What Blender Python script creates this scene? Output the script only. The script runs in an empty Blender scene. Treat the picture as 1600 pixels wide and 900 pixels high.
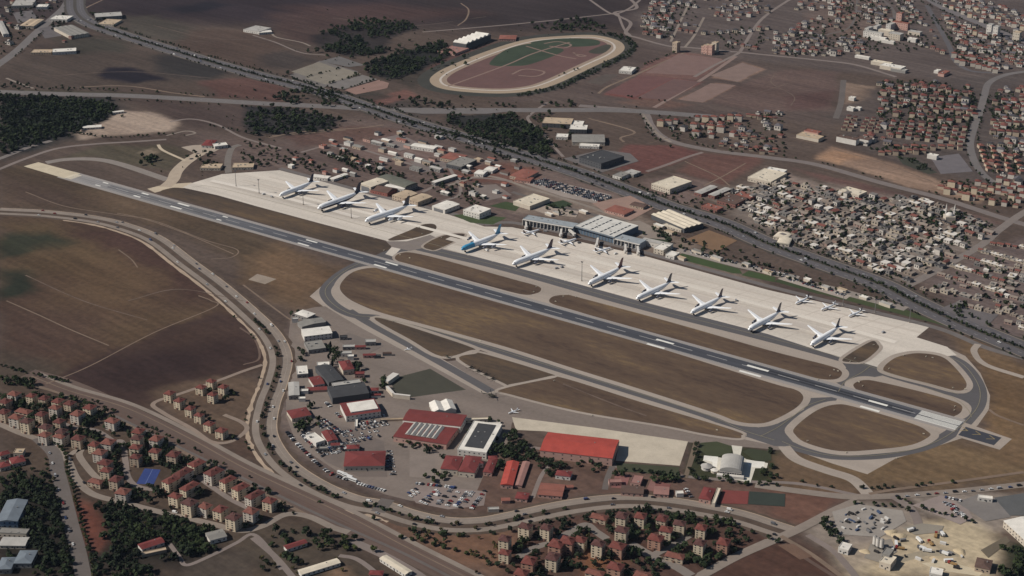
import bpy, bmesh, math, random
import numpy as np
from mathutils import Vector, Matrix
R = math.radians
random.seed(7)
rng = np.random.default_rng(11)
scene = bpy.context.scene
COL = scene.collection

# ---------------------------------------------------------------- camera, sky, sun, exposure
PITCH = R(22.8); CAM_H = 900.0; FPX = 2500.0
cam_d = bpy.data.cameras.new('camera'); cam = bpy.data.objects.new('camera', cam_d); COL.objects.link(cam)
cam.location = (0, 0, CAM_H); cam.rotation_euler = (R(90) - PITCH, 0, 0)
cam_d.sensor_width = 36; cam_d.lens = 36 * FPX / 1600; cam_d.clip_start = 1; cam_d.clip_end = 80000
scene.camera = cam
SUN_EL = R(41); LAZ = R(7)          # light travels towards +X, a little away from the camera
world = bpy.data.worlds.new('World'); scene.world = world; world.use_nodes = True
wn = world.node_tree; wn.nodes.clear()
sky = wn.nodes.new('ShaderNodeTexSky'); sky.sky_type = 'NISHITA'; sky.sun_disc = False
sky.sun_elevation = SUN_EL; sky.sun_rotation = R(263) ; sky.altitude = 900
sky.dust_density = 0.8
bg = wn.nodes.new('ShaderNodeBackground'); bg.inputs['Strength'].default_value = 0.05
wo = wn.nodes.new('ShaderNodeOutputWorld')
wn.links.new(sky.outputs[0], bg.inputs[0]); wn.links.new(bg.outputs[0], wo.inputs[0])
sl = bpy.data.lights.new('sun', 'SUN'); sl.energy = 4.6; sl.angle = R(0.5); sl.color = (1.0, 0.945, 0.86)
sun = bpy.data.objects.new('sun', sl); COL.objects.link(sun)
ld = Vector((math.cos(SUN_EL) * math.cos(LAZ), math.cos(SUN_EL) * math.sin(LAZ), -math.sin(SUN_EL)))
sun.rotation_euler = ld.to_track_quat('-Z', 'Y').to_euler()
scene.view_settings.view_transform = 'Standard'; scene.view_settings.look = 'None'
scene.view_settings.exposure = 0.09; scene.view_settings.gamma = 1; scene.view_settings.use_curve_mapping = False
scene.cycles.max_bounces = 4; scene.cycles.diffuse_bounces = 2; scene.cycles.glossy_bounces = 2

# ---------------------------------------------------------------- from a surveyed image point to the place on the ground
CP, SP = math.cos(PITCH), math.sin(PITCH)
def P(px, py, z=0.0):
    x = (px - 800) / FPX; y = (450 - py) / FPX
    d = (x, CP + y * SP, -SP + y * CP)
    t = (z - CAM_H) / d[2]
    return Vector((d[0] * t, d[1] * t, z))
def PN(a):
    a = np.asarray(a, float); x = (a[:, 0] - 800) / FPX; y = (450 - a[:, 1]) / FPX
    t = -CAM_H / (-SP + y * CP)
    return np.stack([x * t, (CP + y * SP) * t], 1)
def to_px(X, Y, z=0.0):
    dz = z - CAM_H
    depth = Y * CP - dz * SP; up = Y * SP + dz * CP
    return 800 + FPX * X / depth, 450 - FPX * up / depth

# ---------------------------------------------------------------- materials
def lin(c): return tuple((v / 255 / 12.92) if v / 255 <= .04045 else ((v / 255 + .055) / 1.055) ** 2.4 for v in c)
GAIN = 1.22
def alb(c): return tuple(min(.85, v / GAIN) for v in lin(c))
_mc = {}
def M(name, c, var=.10, scale=.08, rough=.9, streak=None, metal=0.0, spec=.25, fine=1.0):
    """plain painted or weathered surface: base colour varied by two noises in world space"""
    if name in _mc: return _mc[name]
    m = bpy.data.materials.new(name); m.use_nodes = True; nt = m.node_tree; b = nt.nodes['Principled BSDF']
    b.inputs['Roughness'].default_value = rough; b.inputs['Metallic'].default_value = metal
    b.inputs['Specular IOR Level'].default_value = spec
    col = alb(c)
    if var <= 0:
        b.inputs['Base Color'].default_value = (*col, 1)
    else:
        g = nt.nodes.new('ShaderNodeNewGeometry')
        mp = nt.nodes.new('ShaderNodeMapping')
        if streak is not None:
            mp.vector_type = 'TEXTURE'; mp.inputs['Rotation'].default_value = (0, 0, streak); mp.inputs['Scale'].default_value = (14, 1, 1)
        nt.links.new(g.outputs['Position'], mp.inputs[0])
        n1 = nt.nodes.new('ShaderNodeTexNoise'); n1.inputs['Scale'].default_value = scale; n1.inputs['Detail'].default_value = 5
        nt.links.new(mp.outputs[0], n1.inputs['Vector'])
        n2 = nt.nodes.new('ShaderNodeTexNoise'); n2.inputs['Scale'].default_value = scale * 7; n2.inputs['Detail'].default_value = 4
        nt.links.new(g.outputs['Position'], n2.inputs['Vector'])
        ad = nt.nodes.new('ShaderNodeMath'); ad.operation = 'MULTIPLY_ADD'; ad.inputs[1].default_value = .5 * fine
        nt.links.new(n2.outputs[0], ad.inputs[0]); nt.links.new(n1.outputs[0], ad.inputs[2])
        mr = nt.nodes.new('ShaderNodeMapRange'); mr.inputs[1].default_value = .45; mr.inputs[2].default_value = 1.05
        nt.links.new(ad.outputs[0], mr.inputs[0])
        mx = nt.nodes.new('ShaderNodeMix'); mx.data_type = 'RGBA'
        lo = tuple(max(0, v * (1 - var * 1.5)) for v in col); hi = tuple(min(.9, v * (1 + var * 1.5)) for v in col)
        mx.inputs[6].default_value = (*lo, 1); mx.inputs[7].default_value = (*hi, 1)
        nt.links.new(mr.outputs[0], mx.inputs[0]); nt.links.new(mx.outputs[2], b.inputs['Base Color'])
    _mc[name] = m
    return m

# ---------------------------------------------------------------- objects
def tag(o, label=None, cat=None, group=None, kind=None):
    if label: o['label'] = label
    if cat: o['category'] = cat
    if group: o['group'] = group
    if kind: o['kind'] = kind
    return o
def empty(name, loc, rz=0.0):
    o = bpy.data.objects.new(name, None); o.empty_display_size = 3; COL.objects.link(o)
    o.location = loc; o.rotation_euler = (0, 0, rz); return o
def link(name, me, parent=None):
    o = bpy.data.objects.new(name, me); COL.objects.link(o)
    if parent is not None: o.parent = parent
    return o
def mesh(name, v, f, mats, mi=None, smooth=False):
    me = bpy.data.meshes.new(name); me.from_pydata([tuple(map(float, p)) for p in v], [], f)
    for m in (mats if isinstance(mats, (list, tuple)) else [mats]): me.materials.append(m)
    if mi is not None: me.polygons.foreach_set('material_index', mi)
    if smooth: me.polygons.foreach_set('use_smooth', [True] * len(me.polygons))
    me.update(); return me
class MB:
    """collects boxes, prisms and tubes of one part"""
    def __init__(s): s.v = []; s.f = []; s.m = []
    def add(s, v, f, m=0):
        o = len(s.v); s.v += [tuple(p) for p in v]; s.f += [tuple(i + o for i in q) for q in f]; s.m += [m] * len(f)
    def box(s, x0, y0, z0, x1, y1, z1, m=0, bottom=True):
        v = [(x0,y0,z0),(x1,y0,z0),(x1,y1,z0),(x0,y1,z0),(x0,y0,z1),(x1,y0,z1),(x1,y1,z1),(x0,y1,z1)]
        f = [(0,1,5,4),(1,2,6,5),(2,3,7,6),(3,0,4,7),(4,5,6,7)]
        if bottom: f.append((3,2,1,0))
        s.add(v, f, m)
    def tube(s, a, b, r0, r1=None, n=8, m=0, caps=True):
        a = Vector(a); b = Vector(b); r1 = r0 if r1 is None else r1
        d = (b - a).normalized(); x = d.orthogonal().normalized(); y = d.cross(x)
        v = []
        for p, r in ((a, r0), (b, r1)):
            for k in range(n):
                t = 2 * math.pi * k / n; v.append(p + x * (r * math.cos(t)) + y * (r * math.sin(t)))
        f = [(k, (k+1) % n, n + (k+1) % n, n + k) for k in range(n)]
        if caps: f += [tuple(range(n-1, -1, -1)), tuple(range(n, 2*n))]
        s.add(v, f, m)
    def ring(s, secs, m=0, caps=True):
        """loft of equal-length closed sections"""
        n = len(secs[0]); v = [p for q in secs for p in q]; f = []
        for i in range(len(secs) - 1):
            for k in range(n): f.append((i*n+k, i*n+(k+1) % n, (i+1)*n+(k+1) % n, (i+1)*n+k))
        if caps: f += [tuple(range(n-1, -1, -1)), tuple(range((len(secs)-1)*n, len(secs)*n))]
        s.add(v, f, m)
    def me(s, name, mats, smooth=False): return mesh(name, s.v, s.f, mats, s.m, smooth)
    def build(s, name, mats, parent=None, smooth=False): return link(name, s.me(name, mats, smooth), parent)
def copy_tree(o, parent=None):
    c = o.copy(); COL.objects.link(c)
    if parent is not None: c.parent = parent
    for ch in KIDS.get(o.name, []): copy_tree(ch, c)
    return c
KIDS = {}
def remember(o):
    """children lookup for copying, taken once per source"""
    for ch in o.children: remember(ch)
    KIDS[o.name] = list(o.children)
ORD = 'first second third fourth fifth sixth seventh eighth ninth tenth eleventh twelfth thirteenth fourteenth fifteenth sixteenth seventeenth eighteenth nineteenth twentieth'.split()
def nth(i):
    if i < 20: return ORD[i]
    n = i + 1
    return f"{n}{'th' if n % 100 in (11, 12, 13) else {1: 'st', 2: 'nd', 3: 'rd'}.get(n % 10, 'th')}"

# ---------------------------------------------------------------- flat sheets on the ground, each a few mm above what it covers
CELL = 10.0; GX0, GY0 = -3200.0, 600.0; GW, GH = 640, 700
LEVEL = np.zeros((GW, GH), np.int16); STEP = .006
def pip(pts, poly):
    x, y = pts[:, 0], pts[:, 1]; ins = np.zeros(len(pts), bool); n = len(poly)
    for i in range(n):
        x0, y0 = poly[i]; x1, y1 = poly[(i+1) % n]
        if y0 == y1: continue
        c = ((y0 > y) != (y1 > y)) & (x < (x1 - x0) * (y - y0) / (y1 - y0) + x0)
        ins ^= c
    return ins
def raise_cells(polys):
    mask = np.zeros((GW, GH), bool)
    for poly in polys:
        poly = np.asarray(poly)
        lo = np.floor((poly.min(0) - (GX0, GY0)) / CELL).astype(int) - 1; hi = np.ceil((poly.max(0) - (GX0, GY0)) / CELL).astype(int) + 1
        lo = np.clip(lo, 0, (GW - 1, GH - 1)); hi = np.clip(hi, 1, (GW, GH))
        if len(poly) <= 4 and (hi - lo).prod() < 60:
            mask[lo[0]:hi[0], lo[1]:hi[1]] = True; continue
        ii, jj = np.meshgrid(np.arange(lo[0], hi[0]), np.arange(lo[1], hi[1]), indexing='ij')
        c = np.stack([GX0 + (ii.ravel() + .5) * CELL, GY0 + (jj.ravel() + .5) * CELL], 1)
        ins = pip(c, poly); mask[ii.ravel()[ins], jj.ravel()[ins]] = True
        n = len(poly)
        for k in range(n):
            a, b = poly[k], poly[(k+1) % n]; m = int(np.hypot(*(b - a)) / 5) + 2
            q = a + (b - a) * np.linspace(0, 1, m)[:, None]
            g = np.floor((q - (GX0, GY0)) / CELL).astype(int)
            for dx in (-1, 0, 1):
                for dy in (-1, 0, 1):
                    mask[np.clip(g[:, 0] + dx, 0, GW - 1), np.clip(g[:, 1] + dy, 0, GH - 1)] = True
    lv = int(LEVEL[mask].max()) + 1 if mask.any() else 1
    LEVEL[mask] = lv
    return lv * STEP
def gz(x, y):
    i = int((x - GX0) / CELL); j = int((y - GY0) / CELL)
    return float(LEVEL[i, j]) * STEP if 0 <= i < GW and 0 <= j < GH else 0.0
def catmull(w, closed, per=6):
    w = np.asarray(w, float); n = len(w); out = []
    rngk = range(n) if closed else range(n - 1)
    for i in rngk:
        p1, p2 = w[i], w[(i+1) % n]
        p0 = w[(i-1) % n] if closed or i > 0 else 2 * p1 - p2
        p3 = w[(i+2) % n] if closed or i + 2 < n else 2 * p2 - p1
        for k in range(per):
            t = k / per
            out.append(.5 * ((2*p1) + (p2-p0)*t + (2*p0-5*p1+4*p2-p3)*t*t + (-p0+3*p1-3*p2+p3)*t**3))
    if not closed: out.append(w[-1])
    return np.array(out)
def grow(w, d):
    """closed outline moved outward by d metres"""
    w = np.asarray(w); n = len(w)
    area = .5 * np.sum(w[:, 0] * np.roll(w[:, 1], -1) - np.roll(w[:, 0], -1) * w[:, 1])
    t = np.roll(w, -1, 0) - np.roll(w, 1, 0); t /= np.linalg.norm(t, axis=1)[:, None] + 1e-9
    nrm = np.stack([t[:, 1], -t[:, 0]], 1) * (1 if area > 0 else -1)
    return w + nrm * d
def sheet_w(name, w, m, kind='structure'):
    z = raise_cells([w])
    w = list(w)
    a = .5 * sum(w[i][0] * w[(i+1) % len(w)][1] - w[(i+1) % len(w)][0] * w[i][1] for i in range(len(w)))
    if a < 0: w = w[::-1]
    o = link(name, mesh(name, [(p[0], p[1], z) for p in w], [tuple(range(len(w)))], m)); tag(o, kind=kind); return o
def sheet(name, px, m, smooth=False, rough=0.0, kind='structure'):
    w = PN(px)
    if smooth: w = catmull(w, True)
    if rough:
        w = densify(w, 12); w = w + rng.normal(0, rough, w.shape)
    return sheet_w(name, w, m, kind)
def densify(w, step, closed=True):
    out = []; n = len(w)
    for i in range(n if closed else n - 1):
        a, b = w[i], w[(i+1) % n]; k = max(1, int(np.hypot(*(b - a)) / step))
        out += [a + (b - a) * t / k for t in range(k)]
    if not closed: out.append(w[-1])
    return np.array(out)
def path_w(px, smooth=True, per=8):
    w = PN(px); return catmull(w, False, per) if smooth and len(w) > 2 else w
def normals(w):
    t = np.gradient(w, axis=0); t /= np.linalg.norm(t, axis=1)[:, None] + 1e-9
    return np.stack([-t[:, 1], t[:, 0]], 1)
def ribbon_w(name, w, width, m, off=0.0, rough=0.0, kind='structure'):
    nr = normals(w); wd = np.full(len(w), float(width))
    if rough: wd = wd * (1 + rng.normal(0, rough, len(w)))
    L = w + nr * (off + wd / 2)[:, None]; Rr = w + nr * (off - wd / 2)[:, None]
    quads = [np.array([L[i], Rr[i], Rr[i+1], L[i+1]]) for i in range(len(w) - 1)]
    z = raise_cells(quads); n = len(w)
    v = [(p[0], p[1], z) for p in L] + [(p[0], p[1], z) for p in Rr]
    f = [(i, n+i, n+i+1, i+1) for i in range(n - 1)]
    o = link(name, mesh(name, v, f, m)); tag(o, kind=kind); return o
def ribbon(name, px, width, m, off=0.0, smooth=True, rough=0.0, kind='structure'):
    return ribbon_w(name, path_w(px, smooth), width, m, off, rough, kind)
def along(w, step, jitter=0.0, off=0.0, start=0.0):
    """points every step metres along a world polyline, with heading"""
    d = np.r_[0, np.cumsum(np.hypot(*np.diff(w, axis=0).T))]; out = []; s = start; nr = normals(w)
    while s < d[-1]:
        i = min(len(w) - 2, int(np.searchsorted(d, s, 'right') - 1)); t = (s - d[i]) / max(1e-6, d[i+1] - d[i])
        p = w[i] + (w[i+1] - w[i]) * t + nr[i] * (off + random.uniform(-1, 1) * jitter * .5)
        dr = w[i+1] - w[i]; out.append((p[0], p[1], math.atan2(dr[1], dr[0]))); s += step * (1 + random.uniform(-1, 1) * jitter * .08)
    return out
def dashes(name, w, L, gap, width, m, off=0.0, start=0.0):
    """painted dashes of ONE line as one sheet"""
    pts = along(w, L + gap, 0, off, start); v = []; f = []; qs = []
    for x, y, a in pts:
        c, s = math.cos(a), math.sin(a); q = [(x + c*dx - s*dy, y + s*dx + c*dy) for dx, dy in ((0,-width/2),(L,-width/2),(L,width/2),(0,width/2))]
        f.append(tuple(range(len(v), len(v)+4))); v += q; qs.append(np.array(q))
    z = raise_cells(qs)
    o = link(name, mesh(name, [(p[0], p[1], z) for p in v], f, m)); tag(o, kind='structure'); return o
# ---------------------------------------------------------------- the ground: one sheet out to the horizon, earth colours kept per place
EARTH = [  # outline, colour, softness in metres, strength
 ([(-200,-200),(1800,-200),(1800,60),(700,45),(300,30),(-200,40)], (70,60,59), 80, 1),
 ([(150,-40),(520,-40),(700,20),(600,45),(300,35),(160,20)], (58,49,54), 60, .9),
 ([(560,-40),(980,-40),(960,30),(800,45),(640,30)], (62,54,55), 60, .8),
 ([(255,15),(330,0),(370,8),(290,22)], (40,37,45), 16, .95),
 ([(440,10),(600,5),(760,20),(640,34),(480,30)], (90,70,66), 40, .8),
 ([(190,26),(240,24),(300,42),(330,62),(290,72),(190,50)], (85,80,72), 20, .9),
 ([(300,48),(350,44),(440,58),(430,90),(400,112),(320,92),(270,72)], (92,77,69), 18, .9),
 ([(420,20),(560,26),(640,30),(560,50),(490,70),(440,62)], (88,70,66), 20, .8),
 ([(0,110),(60,75),(140,70),(250,80),(330,100),(380,118),(300,130),(100,140),(0,138)], (80,70,64), 30, .9),
 ([(80,55),(140,58),(200,64),(190,80),(110,84)], (70,68,60), 20, .8),
 ([(150,118),(170,106),(210,106),(262,124),(210,130),(160,124)], (36,32,40), 10, 1),
 ([(245,88),(290,84),(340,98),(360,112),(320,124),(250,118)], (52,50,50), 18, .9),
 ([(312,126),(400,118),(450,135),(440,158),(340,152)], (94,70,65), 10, .95),
 ([(400,85),(450,80),(500,95),(460,110),(410,105)], (66,60,58), 20, .8),
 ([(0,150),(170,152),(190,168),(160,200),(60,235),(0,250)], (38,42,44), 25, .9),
 ([(215,158),(400,165),(440,180),(420,205),(300,200),(240,180)], (74,62,60), 20, .8),
 ([(110,206),(160,190),(190,172),(230,175),(280,190),(270,205),(180,212),(120,218)], (158,142,130), 8, .95),
 ([(160,225),(260,228),(300,236),(262,268),(200,256),(150,246),(90,248)], (82,76,64), 10, .9),
 ([(218,238),(238,231),(250,238),(232,243)], (128,116,102), 5, .9),
 ([(480,150),(620,150),(700,172),(640,190),(540,170)], (72,66,64), 20, .8),
 ([(560,150),(600,148),(635,140),(650,150),(600,165),(580,160)], (112,82,76), 6, .9),
 ([(660,110),(690,88),(820,55),(940,55),(985,75),(960,95),(860,140),(760,150),(690,142)], (96,72,68), 12, .9),
 # left farmland
 ([(0,335),(120,340),(210,356),(300,412),(360,470),(420,520),(425,570),(310,612),(200,640),(100,610),(0,575)], (88,70,60), 12, 1),
 ([(0,345),(90,345),(130,370),(180,395),(130,420),(0,440)], (102,86,66), 30, .8),
 ([(0,366),(30,362),(80,364),(118,380),(98,392),(60,392),(20,400),(0,402)], (58,62,50), 12, .95),
 ([(0,420),(30,426),(50,440),(56,455),(30,462),(0,466)], (48,54,44), 12, .95),
 ([(70,390),(150,385),(215,410),(250,440),(240,470),(180,490),(90,470)], (108,88,68), 40, .7),
 ([(120,362),(200,362),(250,385),(330,455),(310,465),(250,420),(170,390)], (80,60,55), 14, .9),
 ([(0,480),(60,500),(110,540),(60,560),(0,545)], (82,64,58), 40, .8),
 ([(0,550),(60,555),(100,580),(70,598),(0,578)], (86,80,72), 20, .7),
 ([(150,520),(230,480),(330,480),(340,490),(200,548)], (102,84,66), 25, .7),
 ([(70,600),(190,545),(335,485),(400,500),(420,560),(312,612),(215,632),(130,612)], (74,58,55), 8, .9),
 ([(130,590),(190,560),(290,540),(350,545),(300,590),(210,610)], (62,48,48), 30, .85),
 ([(200,550),(330,505),(385,510),(300,545)], (86,68,60), 25, .7),
 # airfield grass
 ([(0,262),(40,258),(120,275),(400,362),(540,425),(500,460),(455,480),(420,470),(350,395),(260,355),(150,330),(0,322)], (92,78,65), 14, 1),
 ([(0,270),(60,290),(150,315),(120,325),(0,318)], (80,66,60), 25, .8),
 ([(140,300),(230,310),(300,340),(240,345),(160,325)], (112,94,78), 30, .6),
 ([(380,400),(440,385),(540,425),(500,455),(470,478),(430,470),(400,440)], (118,96,76), 25, .8),
 ([(1380,680),(1500,690),(1640,720),(1640,752),(1380,768),(1250,760),(1200,720)], (108,90,70), 18, 1),
 ([(1480,520),(1560,550),(1680,610),(1680,740),(1560,720),(1540,660),(1550,610),(1510,550)], (106,87,68), 12, 1),
 ([(1535,655),(1560,600),(1575,620),(1570,690)], (114,92,68), 18, .7),
 # civil side and industry
 ([(300,205),(420,225),(560,180),(700,195),(860,245),(1000,310),(820,340),(760,350),(520,280),(420,268),(300,240)], (104,90,86), 30, .9),
 ([(540,215),(620,205),(700,235),(660,262),(560,250)], (116,98,94), 15, .8),
 ([(700,262),(800,255),(840,280),(800,290),(720,285)], (108,78,70), 10, .9),
 ([(800,260),(840,262),(832,285),(800,285)], (116,78,66), 8, .8),
 ([(830,280),(960,312),(1200,450),(1100,420),(1000,395),(930,350),(800,330)], (130,117,108), 12, .9),
 ([(980,225),(1060,228),(1100,240),(1010,270),(940,262)], (104,72,68), 5, 1),
 ([(1098,238),(1190,246),(1180,262),(1130,290),(1060,268)], (102,76,70), 8, 1),
 ([(1060,272),(1120,290),(1080,320),(1010,300),(1000,280)], (116,100,96), 10, .8),
 ([(800,55),(960,60),(1300,120),(1300,200),(1010,170),(780,160)], (92,80,76), 20, .9),
 ([(945,148),(1000,118),(1052,122),(1100,128),(1040,158),(990,155)], (118,78,74), 4, 1),
 ([(1010,98),(1070,80),(1135,95),(1090,125),(1000,118)], (128,98,92), 5, .9),
 ([(1060,155),(1120,130),(1150,134),(1100,160)], (140,112,100), 4, 1),
 ([(1110,122),(1160,96),(1195,108),(1155,128)], (140,116,104), 4, 1),
 ([(1150,135),(1220,110),(1310,110),(1300,172),(1200,176),(1110,162)], (96,80,76), 8, 1),
 ([(1220,150),(1300,140),(1298,165),(1240,172)], (88,68,66), 10, .8),
 ([(985,20),(1100,-10),(1400,-20),(1640,-20),(1640,140),(1500,130),(1300,110),(1120,90),(1010,70)], (106,96,92), 25, .9),
 ([(1270,0),(1340,-10),(1400,20),(1370,60),(1290,62),(1260,30)], (118,102,94), 14, .8),
 ([(1310,44),(1350,42),(1362,60),(1330,64)], (122,106,96), 6, .8),
 ([(1316,128),(1368,136),(1365,172),(1320,172)], (130,112,100), 4, .9),
 ([(1275,247),(1298,228),(1330,236),(1400,256),(1480,288),(1560,300),(1530,318),(1420,292),(1330,262)], (138,116,102), 5, 1),
 ([(1275,247),(1300,232),(1350,246),(1310,256)], (160,128,104), 10, .8),
 ([(1240,262),(1340,285),(1440,312),(1570,350),(1520,352),(1390,310),(1310,290)], (104,80,76), 6, .9),
 ([(1100,300),(1240,275),(1420,310),(1560,352),(1530,390),(1440,432),(1410,445),(1290,400),(1160,350)], (120,110,104), 14, .95),
 ([(1200,260),(1290,290),(1330,300),(1260,310)], (128,114,108), 10, .7),
 ([(1440,440),(1560,380),(1680,360),(1680,560),(1500,500)], (108,96,94), 14, .9),
 ([(1600,110),(1640,300),(1500,280),(1330,230),(1300,180),(1360,140),(1440,128)], (84,76,74), 14, .9),
 ([(1330,200),(1280,190),(1200,185),(1140,195),(1140,225),(1280,240)], (96,84,78), 10, .8),
 # military side and town below
 ([(440,560),(460,490),(520,480),(640,560),(600,640),(640,780),(560,770),(480,720),(430,660)], (112,100,96), 14, .9),
 ([(640,790),(800,700),(1070,735),(1250,770),(1320,785),(1200,830),(1060,780),(900,780),(760,800)], (98,78,70), 10, .9),
 ([(0,590),(110,620),(330,700),(480,790),(600,870),(650,910),(300,910),(0,910)], (78,66,58), 18, 1),
 ([(0,640),(110,650),(120,680),(60,690),(0,660)], (118,92,80), 12, .7),
 ([(240,612),(330,588),(400,590),(410,640),(395,690),(350,690),(260,640)], (100,84,72), 8, .9),
 ([(350,700),(440,735),(430,690),(410,640)], (84,68,60), 10, .9),
 ([(0,755),(70,745),(110,790),(280,830),(330,900),(0,910)], (54,48,44), 18, .95),
 ([(118,778),(165,790),(168,850),(140,865),(125,840)], (112,70,60), 6, .9),
 ([(180,785),(260,805),(330,840),(260,870),(170,850)], (52,50,44), 14, .9),
 ([(300,880),(370,850),(410,862),(390,905),(270,910)], (80,72,66), 8, .9),
 ([(350,840),(470,820),(560,850),(600,905),(430,905)], (78,70,62), 14, .8),
 ([(525,880),(545,886),(555,905),(510,905)], (128,104,86), 6, .8),
 ([(590,800),(700,815),(800,820),(820,905),(720,890),(620,830)], (118,90,74), 16, .9),
 ([(800,815),(960,790),(1150,800),(1230,835),(1130,900),(800,910)], (84,64,57), 14, 1),
 ([(1085,905),(1200,845),(1240,850),(1330,905)], (84,62,54), 8, 1),
 ([(905,858),(945,862),(970,880),(920,895)], (128,88,64), 8, .8),
 ([(1250,825),(1340,785),(1430,795),(1440,820),(1400,850),(1330,860),(1270,850)], (140,130,122), 8, .95),
 ([(1425,775),(1500,770),(1600,770),(1620,830),(1530,830),(1440,800)], (136,126,118), 6, .9),
 ([(1390,840),(1440,815),(1520,820),(1575,848),(1560,905),(1330,905),(1360,870)], (180,166,142), 10, .95),
 ([(1300,860),(1380,850),(1400,870),(1340,905),(1310,890)], (156,144,130), 10, .9),
 ([(1580,850),(1620,850),(1620,910),(1575,910)], (48,52,38), 8, .9),
 ([(1200,760),(1320,772),(1300,800),(1250,820),(1200,800)], (106,78,68), 6, .9),
 ([(1080,690),(1220,705),(1205,760),(1070,745)], (58,60,44), 3, 1),
 ([(1205,705),(1260,730),(1350,770),(1340,778),(1200,762)], (104,86,70), 6, .9),
 # far field edges, darker tilled strips, and darker ground under the woods
 ([(480,150),(560,140),(620,150),(560,165)], (60,56,52), 8, .8), ([(620,88),(660,80),(668,110),(650,140),(620,130)], (66,62,56), 8, .7),
 ([(0,140),(150,142),(300,150),(180,148),(0,146)], (70,66,56), 6, .8), ([(440,205),(560,196),(640,205),(560,222),(470,228)], (96,74,68), 10, .8),
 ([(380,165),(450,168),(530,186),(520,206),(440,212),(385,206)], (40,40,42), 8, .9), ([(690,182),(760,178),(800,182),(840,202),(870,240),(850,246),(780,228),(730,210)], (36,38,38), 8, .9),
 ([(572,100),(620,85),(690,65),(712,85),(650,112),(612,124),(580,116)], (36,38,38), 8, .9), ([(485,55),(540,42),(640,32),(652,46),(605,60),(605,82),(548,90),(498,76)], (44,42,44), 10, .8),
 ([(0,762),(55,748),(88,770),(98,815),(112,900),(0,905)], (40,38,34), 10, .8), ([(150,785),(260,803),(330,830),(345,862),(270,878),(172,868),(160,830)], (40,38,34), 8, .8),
 ([(960,160),(1030,150),(1080,165),(1040,170)], (112,88,80), 8, .7), ([(700,195),(760,200),(840,245),(800,255),(720,235)], (84,74,70), 10, .7),
]
def soft_mask(pts, poly, soft):
    poly = np.asarray(poly); ins = pip(pts, poly); d = np.full(len(pts), 1e9); n = len(poly)
    for i in range(n):
        a, b = poly[i], poly[(i+1) % n]; ab = b - a
        t = np.clip(((pts - a) @ ab) / (ab @ ab + 1e-9), 0, 1); q = pts - (a + t[:, None] * ab)
        d = np.minimum(d, np.hypot(q[:, 0], q[:, 1]))
    sd = np.where(ins, d, -d)
    return np.clip(.5 + sd / (2 * soft), 0, 1)
def vnoise(x, y, s, seed):
    """value noise for wobbling the field edges"""
    g = np.random.default_rng(seed).random((64, 64)); u = x / s; v = y / s
    i = np.floor(u).astype(int); j = np.floor(v).astype(int); fx = u - i; fy = v - j; fx = fx*fx*(3-2*fx); fy = fy*fy*(3-2*fy)
    G = lambda a, b: g[a % 64, b % 64]
    return (G(i,j)*(1-fx)+G(i+1,j)*fx)*(1-fy)+(G(i,j+1)*(1-fx)+G(i+1,j+1)*fx)*fy
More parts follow.
